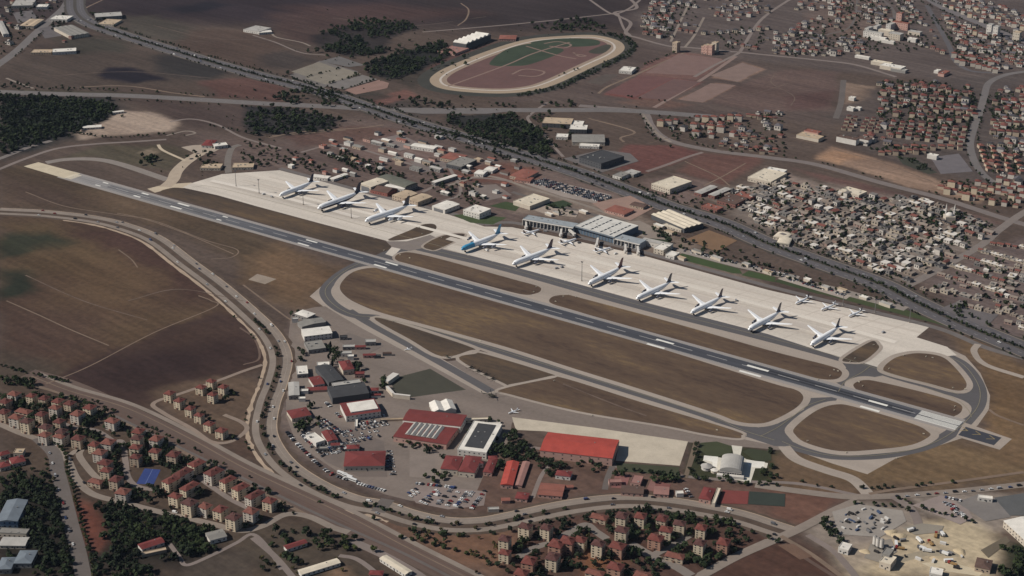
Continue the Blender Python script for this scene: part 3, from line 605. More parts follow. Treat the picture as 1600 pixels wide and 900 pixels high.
ROADS = [
 ('estate_road', [(-30,652),(0,663),(30,676),(75,693),(103,715),(120,748),(145,772),(200,787),(250,800),(325,817),(375,829),(410,822),(446,804),(482,807),(520,824),(545,832)], 9, m_road2),
 ('avenue', [(60,684),(84,708),(90,735),(99,770),(110,815),(122,860),(132,910)], 16, m_street),
 ('estate_lane', [(160,712),(172,695),(190,690),(196,720),(200,745),(215,760),(250,765),(275,755),(300,742),(330,760),(360,780),(390,795)], 7, m_road),
 ('estate_lane', [(60,664),(110,668),(150,672),(180,690)], 5, m_road),
 ('estate_lane', [(0,640),(60,650),(120,668)], 5, m_road),
 ('estate_lane', [(110,710),(128,700),(124,712),(140,735),(155,750)], 8, m_road2),
 ('estate_lane', [(305,745),(330,750),(372,775),(400,790)], 9, m_road),
 ('ring_lane', [(410,570),(380,580),(340,595),(285,614),(240,630),(255,645),(300,670),(330,690),(360,690),(385,672),(378,660),(350,648)], 6, M('lane_gravel', (140,124,112), .08)),
 ('field_track', [(72,600),(140,572),(240,520),(335,480),(330,470),(310,462)], 2.2, m_dirt),
 ('field_track', [(10,470),(60,492),(110,515),(170,540)], 2.2, m_dirt),
 ('field_track', [(380,570),(405,560),(398,530),(375,512)], 3, M('faint_track', (104,86,76), .1)),
 ('field_track', [(185,390),(205,405),(215,418)], 2.2, m_dirt),
 ('perimeter_track', [(40,300),(100,322),(180,335),(240,345),(320,375),(370,390),(362,402),(330,405)], 2.2, m_dirt),
 ('perimeter_track', [(183,333),(225,342),(290,365),(365,397)], 2.2, m_dirt),
 ('perimeter_track', [(380,445),(440,490),(455,500)], 3, m_dirt),
 ('valley_road', [(-20,272),(0,264),(40,248),(90,232),(150,225),(200,222),(260,218)], 9, m_road),
 ('valley_road', [(-20,255),(10,244),(45,230),(80,220)], 12, M('valley_asphalt', (120,112,108), .08)),
 ('link_road', [(265,190),(300,186),(340,195),(380,215),(440,232)], 6, m_road),
 ('link_road', [(260,212),(290,205),(305,208),(290,212)], 5, m_road2),
 ('link_road', [(357,270),(356,250),(362,232),(375,226)], 12, M('link_asphalt', (118,110,104), .08)),
 ('apron_road', [(437,263),(520,286),(600,308),(700,332),(757,351)], 11, M('apron_road_asphalt', (110,103,100), .08)),
 ('apron_road', [(757,351),(800,348),(870,362),(920,374),(1005,394),(1100,420),(1200,447),(1300,472),(1400,496),(1475,516),(1540,543),(1600,560)], 11, M('apron_road_asphalt', (110,103,100))),
 ('terminal_road', [(700,290),(760,275),(830,295),(880,310),(940,330),(1000,355),(1030,378),(1060,392),(1150,415),(1250,440),(1340,462),(1420,490)], 8, m_road2),
 ('terminal_road', [(800,300),(860,318),(925,335),(990,350),(1015,365)], 9, m_street),
 ('works_road', [(660,300),(700,283),(745,278),(800,283)], 7, m_road),
 ('works_road', [(700,258),(720,300),(690,315)], 6, m_road),
 ('works_road', [(470,238),(520,226),(560,232),(620,250),(660,262)], 6, m_road),
 ('works_road', [(420,215),(470,206),(560,200),(600,195)], 5, m_dirt),
 ('frontage_track', [(425,212),(480,208),(540,203)], 4, m_dirt),
 ('depot_road', [(855,160),(830,178),(826,188),(850,210),(862,225),(880,245)], 6, m_road),
 ('depot_road', [(920,185),(990,205),(970,215),(975,222)], 5, m_dirt),
 ('site_road', [(1010,268),(1040,258),(1075,245),(1098,238)], 8, M('site_asphalt', (126,112,106), .08)),
 ('site_track', [(1070,252),(1120,275),(1140,290)], 3, m_dirt),
 ('site_track', [(1100,290),(1130,275),(1165,255)], 3, m_dirt),
 ('ring_road', [(905,165),(990,172),(1008,178),(1016,195),(1032,212),(1060,224),(1120,236),(1200,246),(1275,257),(1375,285),(1475,311),(1562,339),(1640,362)], 17, M('ring_asphalt', (120,110,106), .08)),
 ('ring_road', [(1000,172),(1012,190),(1026,208),(1048,222)], 7, m_road2),
 ('east_street', [(1640,312),(1600,332),(1560,360),(1530,385),(1450,430),(1400,455)], 14, M('east_asphalt', (126,116,110), .08)),
 ('east_avenue', [(1440,-10),(1475,12),(1540,40),(1640,80)], 26, M('avenue_asphalt', (112,106,106), .06)),
 ('curving_street', [(1448,8),(1466,40),(1484,74),(1492,95),(1515,110),(1552,114)], 11, m_hwy),
 ('curving_street', [(1640,108),(1600,112),(1568,118),(1545,130),(1538,150),(1530,178),(1520,205),(1516,228),(1524,255),(1540,276),(1570,296),(1590,315)], 14, m_hwyp),
 ('north_street', [(975,-10),(995,12),(960,20),(985,35),(978,52),(1000,60),(1045,72),(1075,74),(1140,80),(1220,88),(1290,95),(1340,102),(1400,120)], 9, m_road),
 ('north_street', [(965,20),(975,45),(985,55)], 6, m_road),
 ('north_street', [(915,-5),(950,19),(965,21),(985,12),(1000,0)], 7, m_road),
 ('north_street', [(660,50),(720,45),(800,38),(880,30),(960,21)], 7, m_road),
 ('north_street', [(1085,-10),(1067,25),(1048,65)], 6, m_road2),
 ('north_street', [(1100,27),(1085,55),(1070,74)], 6, m_road2),
 ('north_street', [(1240,-5),(1190,30),(1160,75),(1152,84),(1120,100),(1085,120)], 8, m_road),
 ('north_street', [(1150,88),(1100,122),(1050,152),(1022,168)], 9, M('plot_gravel', (136,116,108), .08)),
 ('north_street', [(1070,82),(1030,100),(990,118),(950,135),(935,146)], 6, m_dirt),
 ('north_street', [(1318,125),(1314,160),(1306,185)], 12, m_street),
 ('north_street', [(1380,0),(1395,15),(1398,30)], 8, m_street),
 ('north_street', [(1340,0),(1330,40),(1290,55)], 6, m_street),
 ('west_highway', [(112,-15),(103,8),(84,27),(60,48),(37,70),(18,86),(-10,106)], 22, m_hwyp),
 ('north_farm_track', [(160,0),(135,12),(128,20)], 5, m_dirt),
 ('north_farm_track', [(395,55),(430,66),(470,82),(508,86)], 5, m_road),
 ('north_farm_track', [(424,50),(432,58),(470,66),(485,72)], 5, m_road2),
 ('north_farm_track', [(720,5),(732,15),(728,30),(715,40)], 4, m_dirt),
 ('slip_road', [(125,136),(175,134),(215,136),(270,145),(320,151)], 5, m_dirt),
 ('slip_road', [(10,122),(30,130),(52,138)], 6, m_road2),
 ('south_west_highway', [(-20,143),(100,147),(200,149.5),(300,155),(400,161),(525,167),(600,171),(800,172),(950,172),(1030,176),(1120,183)], 28, m_hwyp),
 ('base_road', [(800,697),(850,702),(960,728),(1050,742),(1160,752),(1250,756),(1350,776)], 6, m_road),
 ('base_road', [(857,728),(845,745),(832,778)], 5, m_road),
 ('base_road', [(960,722),(950,745),(945,765)], 7, m_street),
 ('dispersal_road', [(1225,698),(1245,718),(1290,735),(1330,748),(1350,765),(1358,776)], 15, m_shoulder),
 ('south_road', [(1180,758),(1250,768),(1320,776),(1380,776),(1450,772),(1520,766),(1640,753)], 12, m_road2),
 ('south_road', [(1340,782),(1300,800),(1250,826),(1200,848),(1150,870),(1095,900)], 12, m_road2),
 ('south_road', [(1395,776),(1420,792),(1432,810),(1436,828)], 10, m_road),
 ('quarry_road', [(1262,836),(1300,860),(1320,880),(1340,905)], 8, m_road),
 ('quarry_road', [(1220,838),(1270,868),(1320,905)], 6, m_dirt),
 ('quarry_road', [(1455,870),(1480,885),(1530,898)], 7, M('quarry_track', (206,184,150), .08)),
 ('railway', [(1225,850),(1270,880),(1310,905)], 5, m_rail),
 ('estate_lane', [(870,842),(890,832),(915,820),(930,830),(948,842)], 10, M('estate_asphalt', (126,117,110), .06)),
 ('estate_lane', [(985,850),(1020,870),(1055,885),(1080,900)], 12, M('estate_asphalt', (126,117,110))),
 ('estate_lane', [(1020,868),(1055,850),(1080,835)], 9, M('estate_asphalt', (126,117,110))),
 ('estate_lane', [(1200,845),(1150,868),(1090,902)], 8, m_road2),
 ('estate_lane', [(810,870),(830,858),(855,850),(880,852)], 9, M('estate_asphalt', (126,117,110))),
 ('garden_lane', [(265,850),(280,870),(292,883),(330,868),(370,848),(395,835),(420,858),(440,890)], 5, m_road),
 ('garden_lane', [(395,840),(430,870),(460,905)], 7, m_road),
 ('garden_lane', [(550,845),(600,868),(640,890),(670,910)], 11, m_road),
 ('garden_lane', [(530,868),(560,875),(600,905)], 6, m_road),
 ('airfield_track', [(1545,640),(1560,650),(1600,665)], 4, m_dirt),
 ('airfield_track', [(1528,538),(1522,550),(1540,570),(1600,590)], 9, m_shoulder),
 ('fence_road', [(1358,772),(1400,765),(1500,752),(1600,738)], 5, m_dirt),
]
for nm, px, wd, m in ROADS: ribbon(nm, px, wd, m); ROADW.append((path_w(px, True, 3), wd))
ROADW += [(bw, 26), (path_w([(40,585),(120,610),(250,672),(400,745),(520,806),(625,855),(740,912)]), 26), (path_w([(60,583),(120,606),(210,633),(310,681),(400,729),(550,798),(650,850),(760,905)]), 9)]
def on_road(pts, pad=2.0):
    pts = np.asarray(pts, float).reshape(-1, 2); hit = np.zeros(len(pts), bool)
    for w, wd in ROADW:
        for i in range(len(w) - 1):
            a, b = w[i], w[i+1]; ab = b - a; t = np.clip(((pts - a) @ ab) / (ab @ ab + 1e-9), 0, 1); q = pts - (a + t[:, None] * ab)
            hit |= np.hypot(q[:,0], q[:,1]) < wd/2 + pad
    return hit
MW = [(119,-30),(117,0),(120,20),(140,36),(190,54),(250,73),(325,96),(400,117),(500,143),(575,168),(650,193),(750,222),(800,238),(900,269),(1000,306),(1050,325),(1125,348),(1200,381),(1300,417),(1375,444),(1425,470),(1500,505),(1600,546),(1660,572)]
mw_w = path_w(MW)
ribbon_w('motorway_verge', mw_w, 54, M('motorway_verge_earth', (74,68,62), .15, .05), rough=.06)
for s in (-1, 1):
    ribbon_w('motorway', mw_w, 17, m_hwy, off=12.5*s); dashes('lane_line', mw_w, 6, 12, .5, m_whiteworn, off=12.5*s)
    ribbon_w('motorway_hard_shoulder', mw_w[20:], 1.5, m_road2, off=22*s)
dashes('lane_line', path_w(ROADS[[r[0] for r in ROADS].index('south_west_highway')][1]), 6, 12, .6, m_whiteworn)
sheet('bridge_deck', [(600,172),(660,170),(760,172),(800,174),(760,178),(660,178)], m_hwyp)

for px, wd, c in (([(700,372),(820,404),(1000,452)],14,(190,180,169)),([(440,300),(640,350),(900,418)],9,(218,209,197)),([(900,400),(1150,466),(1400,535)],10,(218,209,197)),([(1000,440),(1200,494),(1330,530)],16,(192,182,172)),([(330,282),(430,305),(560,340)],10,(216,207,196))):
    ribbon('apron_wear', px, wd, M('apron_tone_%d' % c[0], c, .10, .04, streak=RW))
for px in ([(1010,225),(1060,215),(1130,236)],[(1060,160),(1160,150),(1240,128)],[(150,60),(240,62),(330,66)],[(60,120),(200,112),(330,122)],[(200,470),(280,452),(380,470)],[(40,430),(130,470),(230,500)],[(520,28),(640,40),(760,26)],[(240,40),(330,60),(430,62)],[(1210,116),(1206,130),(1240,150),(1236,165)],[(1300,232),(1380,255),(1460,285)],[(880,600),(960,632),(1010,650)]):
    ribbon('field_edge', px, 2, M('field_edge_earth', (104,88,78), .25, .05), rough=.3)
# ---------------------------------------------------------------- racecourse, plots, courts, yards
OVAL = [(672,128),(676,118),(700,104),(760,80),(820,62),(880,56),(930,55),(965,63),(976,74),(966,86),(930,103),(870,131),(830,142),(780,146),(720,143),(685,137)]
ow = catmull(PN(OVAL), True, 8)
sheet_w('racecourse_surround', grow(ow, 26), M('racecourse_turf', (62,60,54), .15, .04))
sheet_w('racecourse_track', ow, M('racecourse_sand', (160,142,122), .06, .02))
sheet_w('racecourse_rail', grow(ow, -20), M('rail_white', (192,182,172), .06))
sheet_w('racecourse_track', grow(ow, -25), M('inner_sand', (150,132,116), .06))
sheet_w('racecourse_infield', grow(ow, -36), M('infield_earth', (102,76,72), .14, .012))
sheet('racecourse_turf_field', [(765,98),(790,78),(830,68),(862,72),(880,80),(830,100),(800,103),(775,103)], M('infield_turf', (56,66,50), .14, .03), smooth=True)
sheet('racecourse_turf_field', [(830,66),(880,60),(930,62),(935,70),(900,73),(850,71)], M('infield_turf', (56,66,50)), smooth=True)
sheet('racecourse_turf_field', [(920,80),(945,70),(955,72),(945,82),(930,84)], M('infield_turf2', (66,64,54), .14, .03), smooth=True)
for px in ([(800,116),(820,108),(850,112),(838,119),(810,118)],[(896,82),(905,88),(915,87),(897,84)],[(700,135),(790,102),(832,84),(890,66)],[(850,68),(872,65),(892,70),(880,75),(858,72)],[(822,72),(870,86),(900,92)]):
    ribbon('racecourse_path', px, 5, M('path_sand', (132,110,100), .06))
PLOTS = [
 ('car_park', [(452,118),(500,95),(560,112),(535,130),(500,138)], (110,104,100)), ('car_park', [(455,112),(498,97),(530,108),(480,120)], (128,120,108)),
 ('car_park', [(476,122),(535,106),(565,116),(508,132)], (132,124,112)), ('car_park', [(508,134),(566,117),(590,124),(536,140)], (118,112,108)), ('car_park', [(500,96),(530,88),(570,102),(545,105)], (104,100,98)),
 ('car_park', [(538,141),(592,125),(608,130),(605,138),(556,148)], (140,112,102)),
 ('plot', [(945,145),(1000,118),(1052,122),(992,152)], (106,74,71)), ('plot', [(994,153),(1052,123),(1095,128),(1042,156)], (104,80,76)),
 ('plot', [(1008,114),(1060,84),(1130,92),(1085,118)], (122,98,92)),
 ('plot', [(1110,118),(1160,98),(1190,108),(1152,128)], (128,108,100)), ('plot', [(1062,156),(1110,130),(1150,133),(1098,160)], (128,106,98)),
 ('plot', [(915,128),(945,116),(968,116),(940,133)], (86,76,70)),
 ('yard', [(1454,246),(1498,240),(1520,268),(1470,272)], (108,102,104)),
 ('park_green', [(1400,243),(1430,248),(1465,270),(1450,272),(1410,256)], (60,60,50)),
 ('car_park', [(819,287),(848,279),(956,305),(930,318),(880,308)], (150,138,130)),
 ('lawn', [(845,320),(880,313),(895,319),(868,329),(850,327)], (50,62,40)), ('lawn', [(764,322),(790,315),(815,320),(805,330)], (60,72,44)), ('lawn', [(708,336),(735,334),(792,340),(770,351),(735,348)], (66,78,48)),
 ('lawn', [(1050,402),(1066,396),(1155,420),(1160,428),(1145,427)], (62,76,44)), ('lawn', [(1158,430),(1170,423),(1212,433),(1210,441)], (62,76,44)),
 ('lawn', [(1210,440),(1222,432),(1260,442),(1300,456),(1280,460)], (58,68,42)), ('lawn', [(1273,457),(1296,450),(1400,478),(1480,510),(1440,500)], (66,74,46)),
 ('lawn', [(1005,366),(1030,360),(1050,372),(1045,380),(1010,372)], (46,56,36)), ('lawn', [(1196,425),(1206,421),(1216,430)], (58,70,42)),
 ('forecourt', [(840,318),(870,326),(905,330),(900,340),(850,334),(832,328)], (160,146,134)),
 ('forecourt', [(925,318),(985,306),(1022,325),(985,345),(950,335)], (150,124,112)),
 ('slab', [(1086,374),(1103,370),(1134,380),(1116,385)], (206,184,158)), ('slab_yard', [(1072,374),(1108,360),(1152,376),(1120,394)], (124,98,76)),
 ('concrete_strip', [(800,652),(925,668),(1075,690),(1062,728),(962,720),(968,690),(850,674),(806,672)], (190,178,160)),
 ('lawn', [(962,723),(1062,730),(1058,744),(965,736)], (66,68,50)),
 ('blast_pad_green', [(612,600),(626,588),(672,576),(728,609),(640,621),(616,612)], (70,68,58)),
 ('forecourt', [(1068,745),(1084,690),(1094,690),(1074,748)], (112,98,84)),
 ('lawn', [(1090,700),(1095,692),(1120,690),(1146,698),(1142,708),(1120,714),(1105,712)], (66,70,48)), ('lawn', [(1160,706),(1172,701),(1205,706),(1205,720),(1180,720)], (60,64,46)),
 ('plaza', [(1143,696),(1160,698),(1157,712),(1166,718),(1200,724),(1198,732),(1180,732),(1172,756),(1160,752),(1122,745),(1118,730),(1098,720),(1102,712),(1130,716),(1146,710)], (206,200,186)),
 ('plaza_end', [(1100,712),(1122,714),(1120,730),(1114,730),(1113,722),(1099,719)], (226,222,212)), ('plaza_end', [(1165,719),(1195,722),(1193,732),(1170,729)], (222,218,208)),
 ('tennis_court', [(1124,787),(1130,766),(1170,768),(1168,788)], (120,62,58)), ('football_court', [(1169,788),(1171,768),(1227,772),(1226,792)], (54,60,54)),
 ('sports_ground', [(1115,790),(1122,762),(1240,772),(1300,785),(1320,788),(1250,818),(1150,800)], (108,74,66)),
 ('court', [(955,762),(962,740),(985,742),(978,764)], (132,90,86)), ('court', [(1010,766),(1018,748),(1030,750),(1022,768)], (134,98,92)), ('court', [(1020,768),(1026,752),(1048,757),(1044,770)], (120,78,74)),
 ('pool_court', [(213,756),(226,732),(251,734),(240,757)], (50,66,120)),
 ('car_park', [(640,772),(652,757),(700,762),(760,768),(756,790),(700,796),(650,786)], (136,122,116)),
 ('car_park', [(1425,790),(1470,774),(1505,780),(1520,810),(1500,820)], (146,132,126)),
 ('yard', [(1494,785),(1530,772),(1556,780),(1580,808),(1540,815)], (122,116,112)), ('yard', [(1553,778),(1640,765),(1640,806),(1578,806)], (92,92,92)),
 ('yard', [(1300,800),(1340,788),(1410,798),(1416,815),(1375,840),(1310,835)], (150,142,134)),
 ('field_pad', [(388,437),(402,428),(432,436),(414,444)], (150,136,122)),
 ('allotment', [(1270,870),(1240,850),(1215,852),(1250,875)], (110,86,72)),
 ('depot_yard', [(930,350),(1000,345),(1030,360),(1040,375),(1010,372)], (140,128,118)),
 ('hall_yard', [(880,248),(940,234),(985,240),(998,252),(940,270)], (106,100,98)),
]
PLOTS += [('oil_stained_yard', [(470,680),(500,665),(545,668),(600,690),(605,745),(560,745),(510,722)], (112,101,95)), ('yard', [(520,528),(545,520),(600,540),(570,556)], (116,106,100)), ('yard', [(640,700),(700,712),(690,750),(640,745)], (132,120,112)), ('quarry_track', [(1400,870),(1450,858),(1500,862),(1498,870),(1450,868),(1404,880)], (158,146,126)), ('quarry_pit', [(1410,825),(1440,818),(1475,822),(1470,832),(1430,836)], (142,134,122)), ('quarry_track', [(1440,880),(1470,876),(1540,892),(1530,900),(1460,890)], (196,182,156)), ('quarry_pit', [(1360,850),(1392,842),(1402,862),(1376,880),(1350,872)], (140,132,122)), ('quarry_bank', [(1532,860),(1572,838),(1578,846),(1544,872)], (104,94,80)), ('car_park', [(1062,388),(1150,410),(1250,432),(1246,438),(1150,418),(1058,394)], (150,140,132)), ('car_park', [(1270,440),(1330,455),(1420,480),(1412,486),(1320,462)], (140,130,122)), ('car_park', [(1215,436),(1225,432),(1330,462),(1322,468)], (164,152,142)), ('yard', [(1470,482),(1500,470),(1560,492),(1540,512)], (104,98,98)), ('yard', [(590,218),(625,210),(660,226),(625,236)], (126,114,110)), ('yard', [(640,252),(690,250),(705,262),(660,270)], (118,108,104)), ('yard', [(735,290),(775,288),(800,305),(760,314)], (124,112,106)), ('yard', [(20,20),(50,16),(60,30),(28,36)], (104,98,98)), ('yard', [(60,45),(90,38),(96,56),(70,60)], (98,92,92))]
_pm = {}
for nm, px, c in PLOTS:
    if c not in _pm: _pm[c] = M(f'{nm}_surface_{len(_pm)}', c, .10, .05)
    if nm == 'sports_ground': continue
    sheet(nm, px, _pm[c], rough=.0)
for o in (-.33, 0, .33):
    a = P(219+ (245-226)*0 + 12*o*2, 744); 
m_cl = M('court_paint', (104,118,160), .05)
ribbon('court_line', [(227,756.5),(238.5,733)], .5, m_cl, smooth=False)
# ---------------------------------------------------------------- airliners
def paint(name, c, rough=.35): return M(name, c, .03, .3, rough=rough, spec=.5)
p_white = paint('aircraft_white', (250,250,250)); p_grey = paint('aircraft_grey', (150,152,160)); p_navy = paint('aircraft_navy', (38,42,66))
p_sky = paint('aircraft_pale_blue', (70,150,190)); p_maroon = paint('aircraft_maroon', (104,52,56)); p_plum = paint('aircraft_plum', (72,50,66)); p_dark = paint('aircraft_charcoal', (62,62,74))
p_engine = paint('engine_cowling', (120,122,132)); p_black = M('rubber_black', (22,22,24), 0); p_glass = M('cockpit_glass', (20,24,32), 0, rough=.15, spec=.6)
p_teal = paint('aircraft_teal', (60,110,130))
ST = [(.500,.004,-.012),(.492,.014,-.011),(.475,.026,-.008),(.450,.037,-.004),(.42,.045,-.001),(.37,.049,0),(.20,.050,0),(0,.050,0),(-.12,.050,0),(-.20,.048,.002),(-.28,.041,.008),(-.36,.029,.018),(-.43,.017,.027),(-.48,.008,.033),(-.50,.003,.035)]
def airliner(L, livery, engines, label, group, loc, rz, name='airliner', body=None):
    z0 = .085 * L
    root = empty(name, loc, rz); tag(root, label, 'airliner' if name == 'airliner' else 'small jet', group)
    n = 16; mats = [p_white, livery['tail'], p_grey, livery.get('nose', p_white), livery.get('band', p_white)]
    secs = []
    for x, r, dz in ST: secs.append([(x*L, r*L*math.sin(2*math.pi*k/n), z0 + dz*L + r*L*math.cos(2*math.pi*k/n)) for k in range(n)])
    b = MB(); b.ring(secs)
    ns = len(ST)
    for i in range(ns - 1):
        for k in range(n):
            ang = math.cos(2*math.pi*(k+.5)/n); m = 0
            if ang < -.75: m = 2
            if 'band' in livery and -.75 <= ang < livery.get('bandtop', .1) and 2 < i < 11: m = 4
            if 'nose' in livery and i < livery.get('nosen', 5) : m = 3
            if i >= ns - livery.get('tailn', 4): m = 1
            b.m[i*n+k] = m
    b.build('fuselage', mats, root, smooth=True)
    w = MB(); w.add([(.462*L, s*.018*L, z0+.022*L) for s in (-1,1)] + [(.478*L, s*.012*L, z0+.0145*L) for s in (-1,1)] + [(.455*L, s*.034*L, z0+.021*L) for s in (-1,1)] + [(.468*L, s*.028*L, z0+.010*L) for s in (-1,1)], [(0,1,3,2),(4,0,2,6),(1,5,7,3)])
    w.build('cockpit_window', p_glass, root)
    for s in (-1, 1):
        w = MB()
        def wsec(y, xf, c, z, t): return [(xf*L, s*y*L, z*L+z0), ((xf-c*.35)*L, s*y*L, (z+t)*L+z0), ((xf-c)*L, s*y*L, z*L+z0), ((xf-c*.35)*L, s*y*L, (z-t*.6)*L+z0)]
        w.ring([wsec(.0,.13,.24,-.028,.013), wsec(.05,.105,.205,-.026,.012), wsec(.17,.018,.12,-.012,.008), wsec(.46,-.135,.045,.022,.003), wsec(.475,-.15,.03,.026,.002)])
        wo_ = w.build('wing', [livery.get('wing', p_white)], root)
        for ey, ex in ((.165,.075),(.30,-.01))[:engines//2]:
            e = MB(); zc = z0 - .05*L if ey < .2 else z0 - .028*L; r = .023*L if engines == 2 else .018*L
            prof = [(.055,.80),(.045,1),(.0,1),(-.035,.75),(-.05,.5)]
            e.ring([[((ex+dx)*L, s*ey*L + r*k*math.cos(a), zc + r*k*math.sin(a)) for a in [2*math.pi*j/12 for j in range(12)]] for dx, k in prof])
            e.box((ex-.07)*L, s*ey*L-.003*L, zc+r*.5, (ex+.03)*L, s*ey*L+.003*L, zc+r+.02*L)
            eo = e.build('engine', [livery.get('engine', p_engine)], root, smooth=False)
            f = MB(); f.tube(((ex+.0555)*L, s*ey*L, zc), ((ex+.056)*L, s*ey*L, zc), r*.72, n=12); f.build('fan', p_black, eo)
        t = MB(); t.ring([wsec(.0,-.40,.12,.035,.005), wsec(.17,-.485,.05,.055,.002)]); t.build('tailplane', [livery.get('wing', p_white)], root)
    t = MB()
    def fsec(z, xf, c, th): return [(xf*L, 0, z*L+z0), ((xf-c*.4)*L, th*L, z*L+z0), ((xf-c)*L, 0, z*L+z0), ((xf-c*.4)*L, -th*L, z*L+z0)]
    t.ring([fsec(.035,-.33,.165,.006), fsec(.075,-.375,.115,.005), fsec(.185,-.455,.065,.003), fsec(.195,-.47,.05,.002)]); t.build('tail_fin', [livery['tail']], root)
    for gx, gy in ((.40,0),(-.03,.07),(-.03,-.07)):
        g = MB(); g.tube((gx*L, gy*L, .01*L), (gx*L, gy*L, z0-.03*L), .005*L, n=6)
        for s in (-1,1): g.tube((gx*L, gy*L+s*.006*L, .013*L), (gx*L, gy*L+s*.014*L, .013*L), .013*L, n=10)
        g.build('landing_gear', p_black, root)
    return root
def place_air(nose, tail, nz=.03, tz=.11):
    a = P(*nose); b = P(*tail); L = (b - a).length
    a = P(*nose, .075*L); b = P(*tail, .12*L); d = a - b; L = math.hypot(d.x, d.y) * 1.12; c = (a + b) / 2
    return L, (c.x, c.y, gz(c.x, c.y)), math.atan2(d.y, d.x)
G = 'airliners parked on the concrete apron'
AIR = [
 ((439.5,305),(487,284),dict(tail=p_navy,tailn=3),2,'white airliner with navy tail, first in line at the far west end of the apron'),
 ((500,325),(560,300),dict(tail=p_navy,band=p_navy,bandtop=-.1,tailn=4,engine=p_navy),2,'white airliner with navy belly stripe and navy tail, second in the apron line'),
 ((574,345),(636,321),dict(tail=p_dark,tailn=2,engine=p_white),4,'white airliner with a dark charcoal tail, third in line beside the grass island'),
 ((724,389),(779,365),dict(tail=p_sky,nose=p_sky,nosen=6,band=p_sky,bandtop=-.3,tailn=2,engine=p_grey),4,'airliner with pale blue nose and blue tail fin facing the runway'),
 ((804,412),(860,388),dict(tail=p_plum,tailn=2),2,'white airliner with plum coloured tail, parked before the left end of the terminal'),
 ((922,443),(970,417),dict(tail=p_maroon,band=p_maroon,bandtop=-.35,tailn=4),2,'airliner with maroon tail and maroon rear fuselage on the middle apron'),
 ((997,466),(1046,441),dict(tail=p_dark,tailn=2),2,'white airliner with slate tail, next after the maroon tailed one'),
 ((1082,488),(1126,464),dict(tail=p_plum,tailn=2),2,'white airliner with dark plum tail, third from the east end of the apron line'),
 ((1172,514),(1217,487),dict(tail=p_dark,tailn=3),2,'white airliner with charcoal tail, second from the east end of the apron line'),
 ((1269,538),(1309,511),dict(tail=p_navy,tailn=2),2,'white airliner with navy tail, last in line at the east end of the apron'),
]
for i, (n_, t_, lv, en, lab) in enumerate(AIR):
    L, loc, rz = place_air(n_, t_); airliner(L, lv, en, lab, G, loc, rz)
SM = [((1244,474),(1263,464),dict(tail=p_navy),'small jet with dark tail, left of three at the east back edge'),
      ((1284,484),(1304,475),dict(tail=p_white),'small all white jet, middle of the three at the east back edge'),
      ((1327,494),(1346,485),dict(tail=p_dark),'small jet with grey tail, right of the three at the east back edge'),
      ((842,360),(819,365),dict(tail=p_plum),'small jet at the gate under the left wing of the terminal'),
      ((900,374),(877,380),dict(tail=p_dark),'small jet at the gate by the terminal main hall'),
      ((954,388),(931,393),dict(tail=p_navy),'small jet at the gate by the right end of the terminal hall')]
for n_, t_, lv, lab in SM:
    L, loc, rz = place_air(n_, t_); airliner(L, lv, 2, lab, 'small jets on the apron', loc, rz, 'small_jet')
L, loc, rz = place_air((795,646),(809,640)); airliner(max(L,14), dict(tail=p_white), 2, 'white twin engined aeroplane on the lower tarmac beside the pale strip', None, loc, rz, 'small_jet')
for n_, t_, lab in (((633,547),(642,544),'tiny white aeroplane taxiing beside the narrow grass triangle'),):
    L, loc, rz = place_air(n_, t_); airliner(max(L,11), dict(tail=p_white), 2, lab, None, loc, rz, 'small_jet')
# helicopters on the lower taxiway
m_heli = M('helicopter_olive', (74,72,62), .05, .3)
def helicopter(x, y, rz, label, s=1.0):
    p = P(x, y); r = empty('helicopter', (p.x, p.y, gz(p.x, p.y)), rz); tag(r, label, 'helicopter', 'helicopters on the lower tarmac')
    b = MB(); b.ring([[(dx*s, w*s*math.cos(a), (1.7 + h*math.sin(a) + dz)*s) for a in [2*math.pi*j/10 for j in range(10)]] for dx, w, h, dz in ((3.6,.1,.1,-.3),(3.2,.7,.6,-.15),(2,1.1,1,0),(0,1.15,1.15,.1),(-1.6,.9,.9,.25),(-3,.35,.35,.6),(-7,.2,.22,.8),(-8,.1,.12,.9))]); b.build('fuselage', m_heli, r, True)
    b = MB(); b.add([(-7.2*s,0,2.4*s),(-8.2*s,.1*s,2.5*s),(-8.8*s,0,4.2*s),(-8.1*s,.08*s,4.1*s),(-8.2*s,-.1*s,2.5*s),(-8.1*s,-.08*s,4.1*s)], [(0,1,3,2),(0,2,5,4),(1,4,5,3)]); b.build('tail_fin', m_heli, r)
    b = MB(); b.tube((0,0,2.8*s),(0,0,3.5*s),.2*s, n=6); b.build('rotor_mast', p_black, r)
    for k in range(4):
        a = math.pi/2*k + .5; c, q = math.cos(a), math.sin(a); b = MB(); b.box(.2*s, -.22*s, 3.42*s, 7*s, .22*s, 3.48*s)
        b.v = [(u*c - w*q, u*q + w*c, z) for u, w, z in b.v]; b.build('rotor_blade', p_black, r)
    for t in (-1, 1):
        b = MB(); b.tube((2.2*s,t*1.1*s,.12*s),(-2*s,t*1.1*s,.12*s),.1*s,n=5); b.tube((1.2*s,t*1.1*s,.12*s),(1*s,t*.6*s,1*s),.08*s,n=5); b.tube((-1.2*s,t*1.1*s,.12*s),(-1*s,t*.6*s,1*s),.08*s,n=5); b.build('skid', p_black, r)
for i, (x, y) in enumerate(((736,576),(747,581.5),(759,587),(770,593.5))): helicopter(x, y, R(40), f'olive helicopter parked at the rim of the apron grass, {nth(i)} from the left of four')
helicopter(699, 559, R(120), 'olive helicopter standing alone where the grass islands meet')
helicopter(768, 621, R(-20), 'larger dark helicopter at the closed end of the taxilane', 1.6)
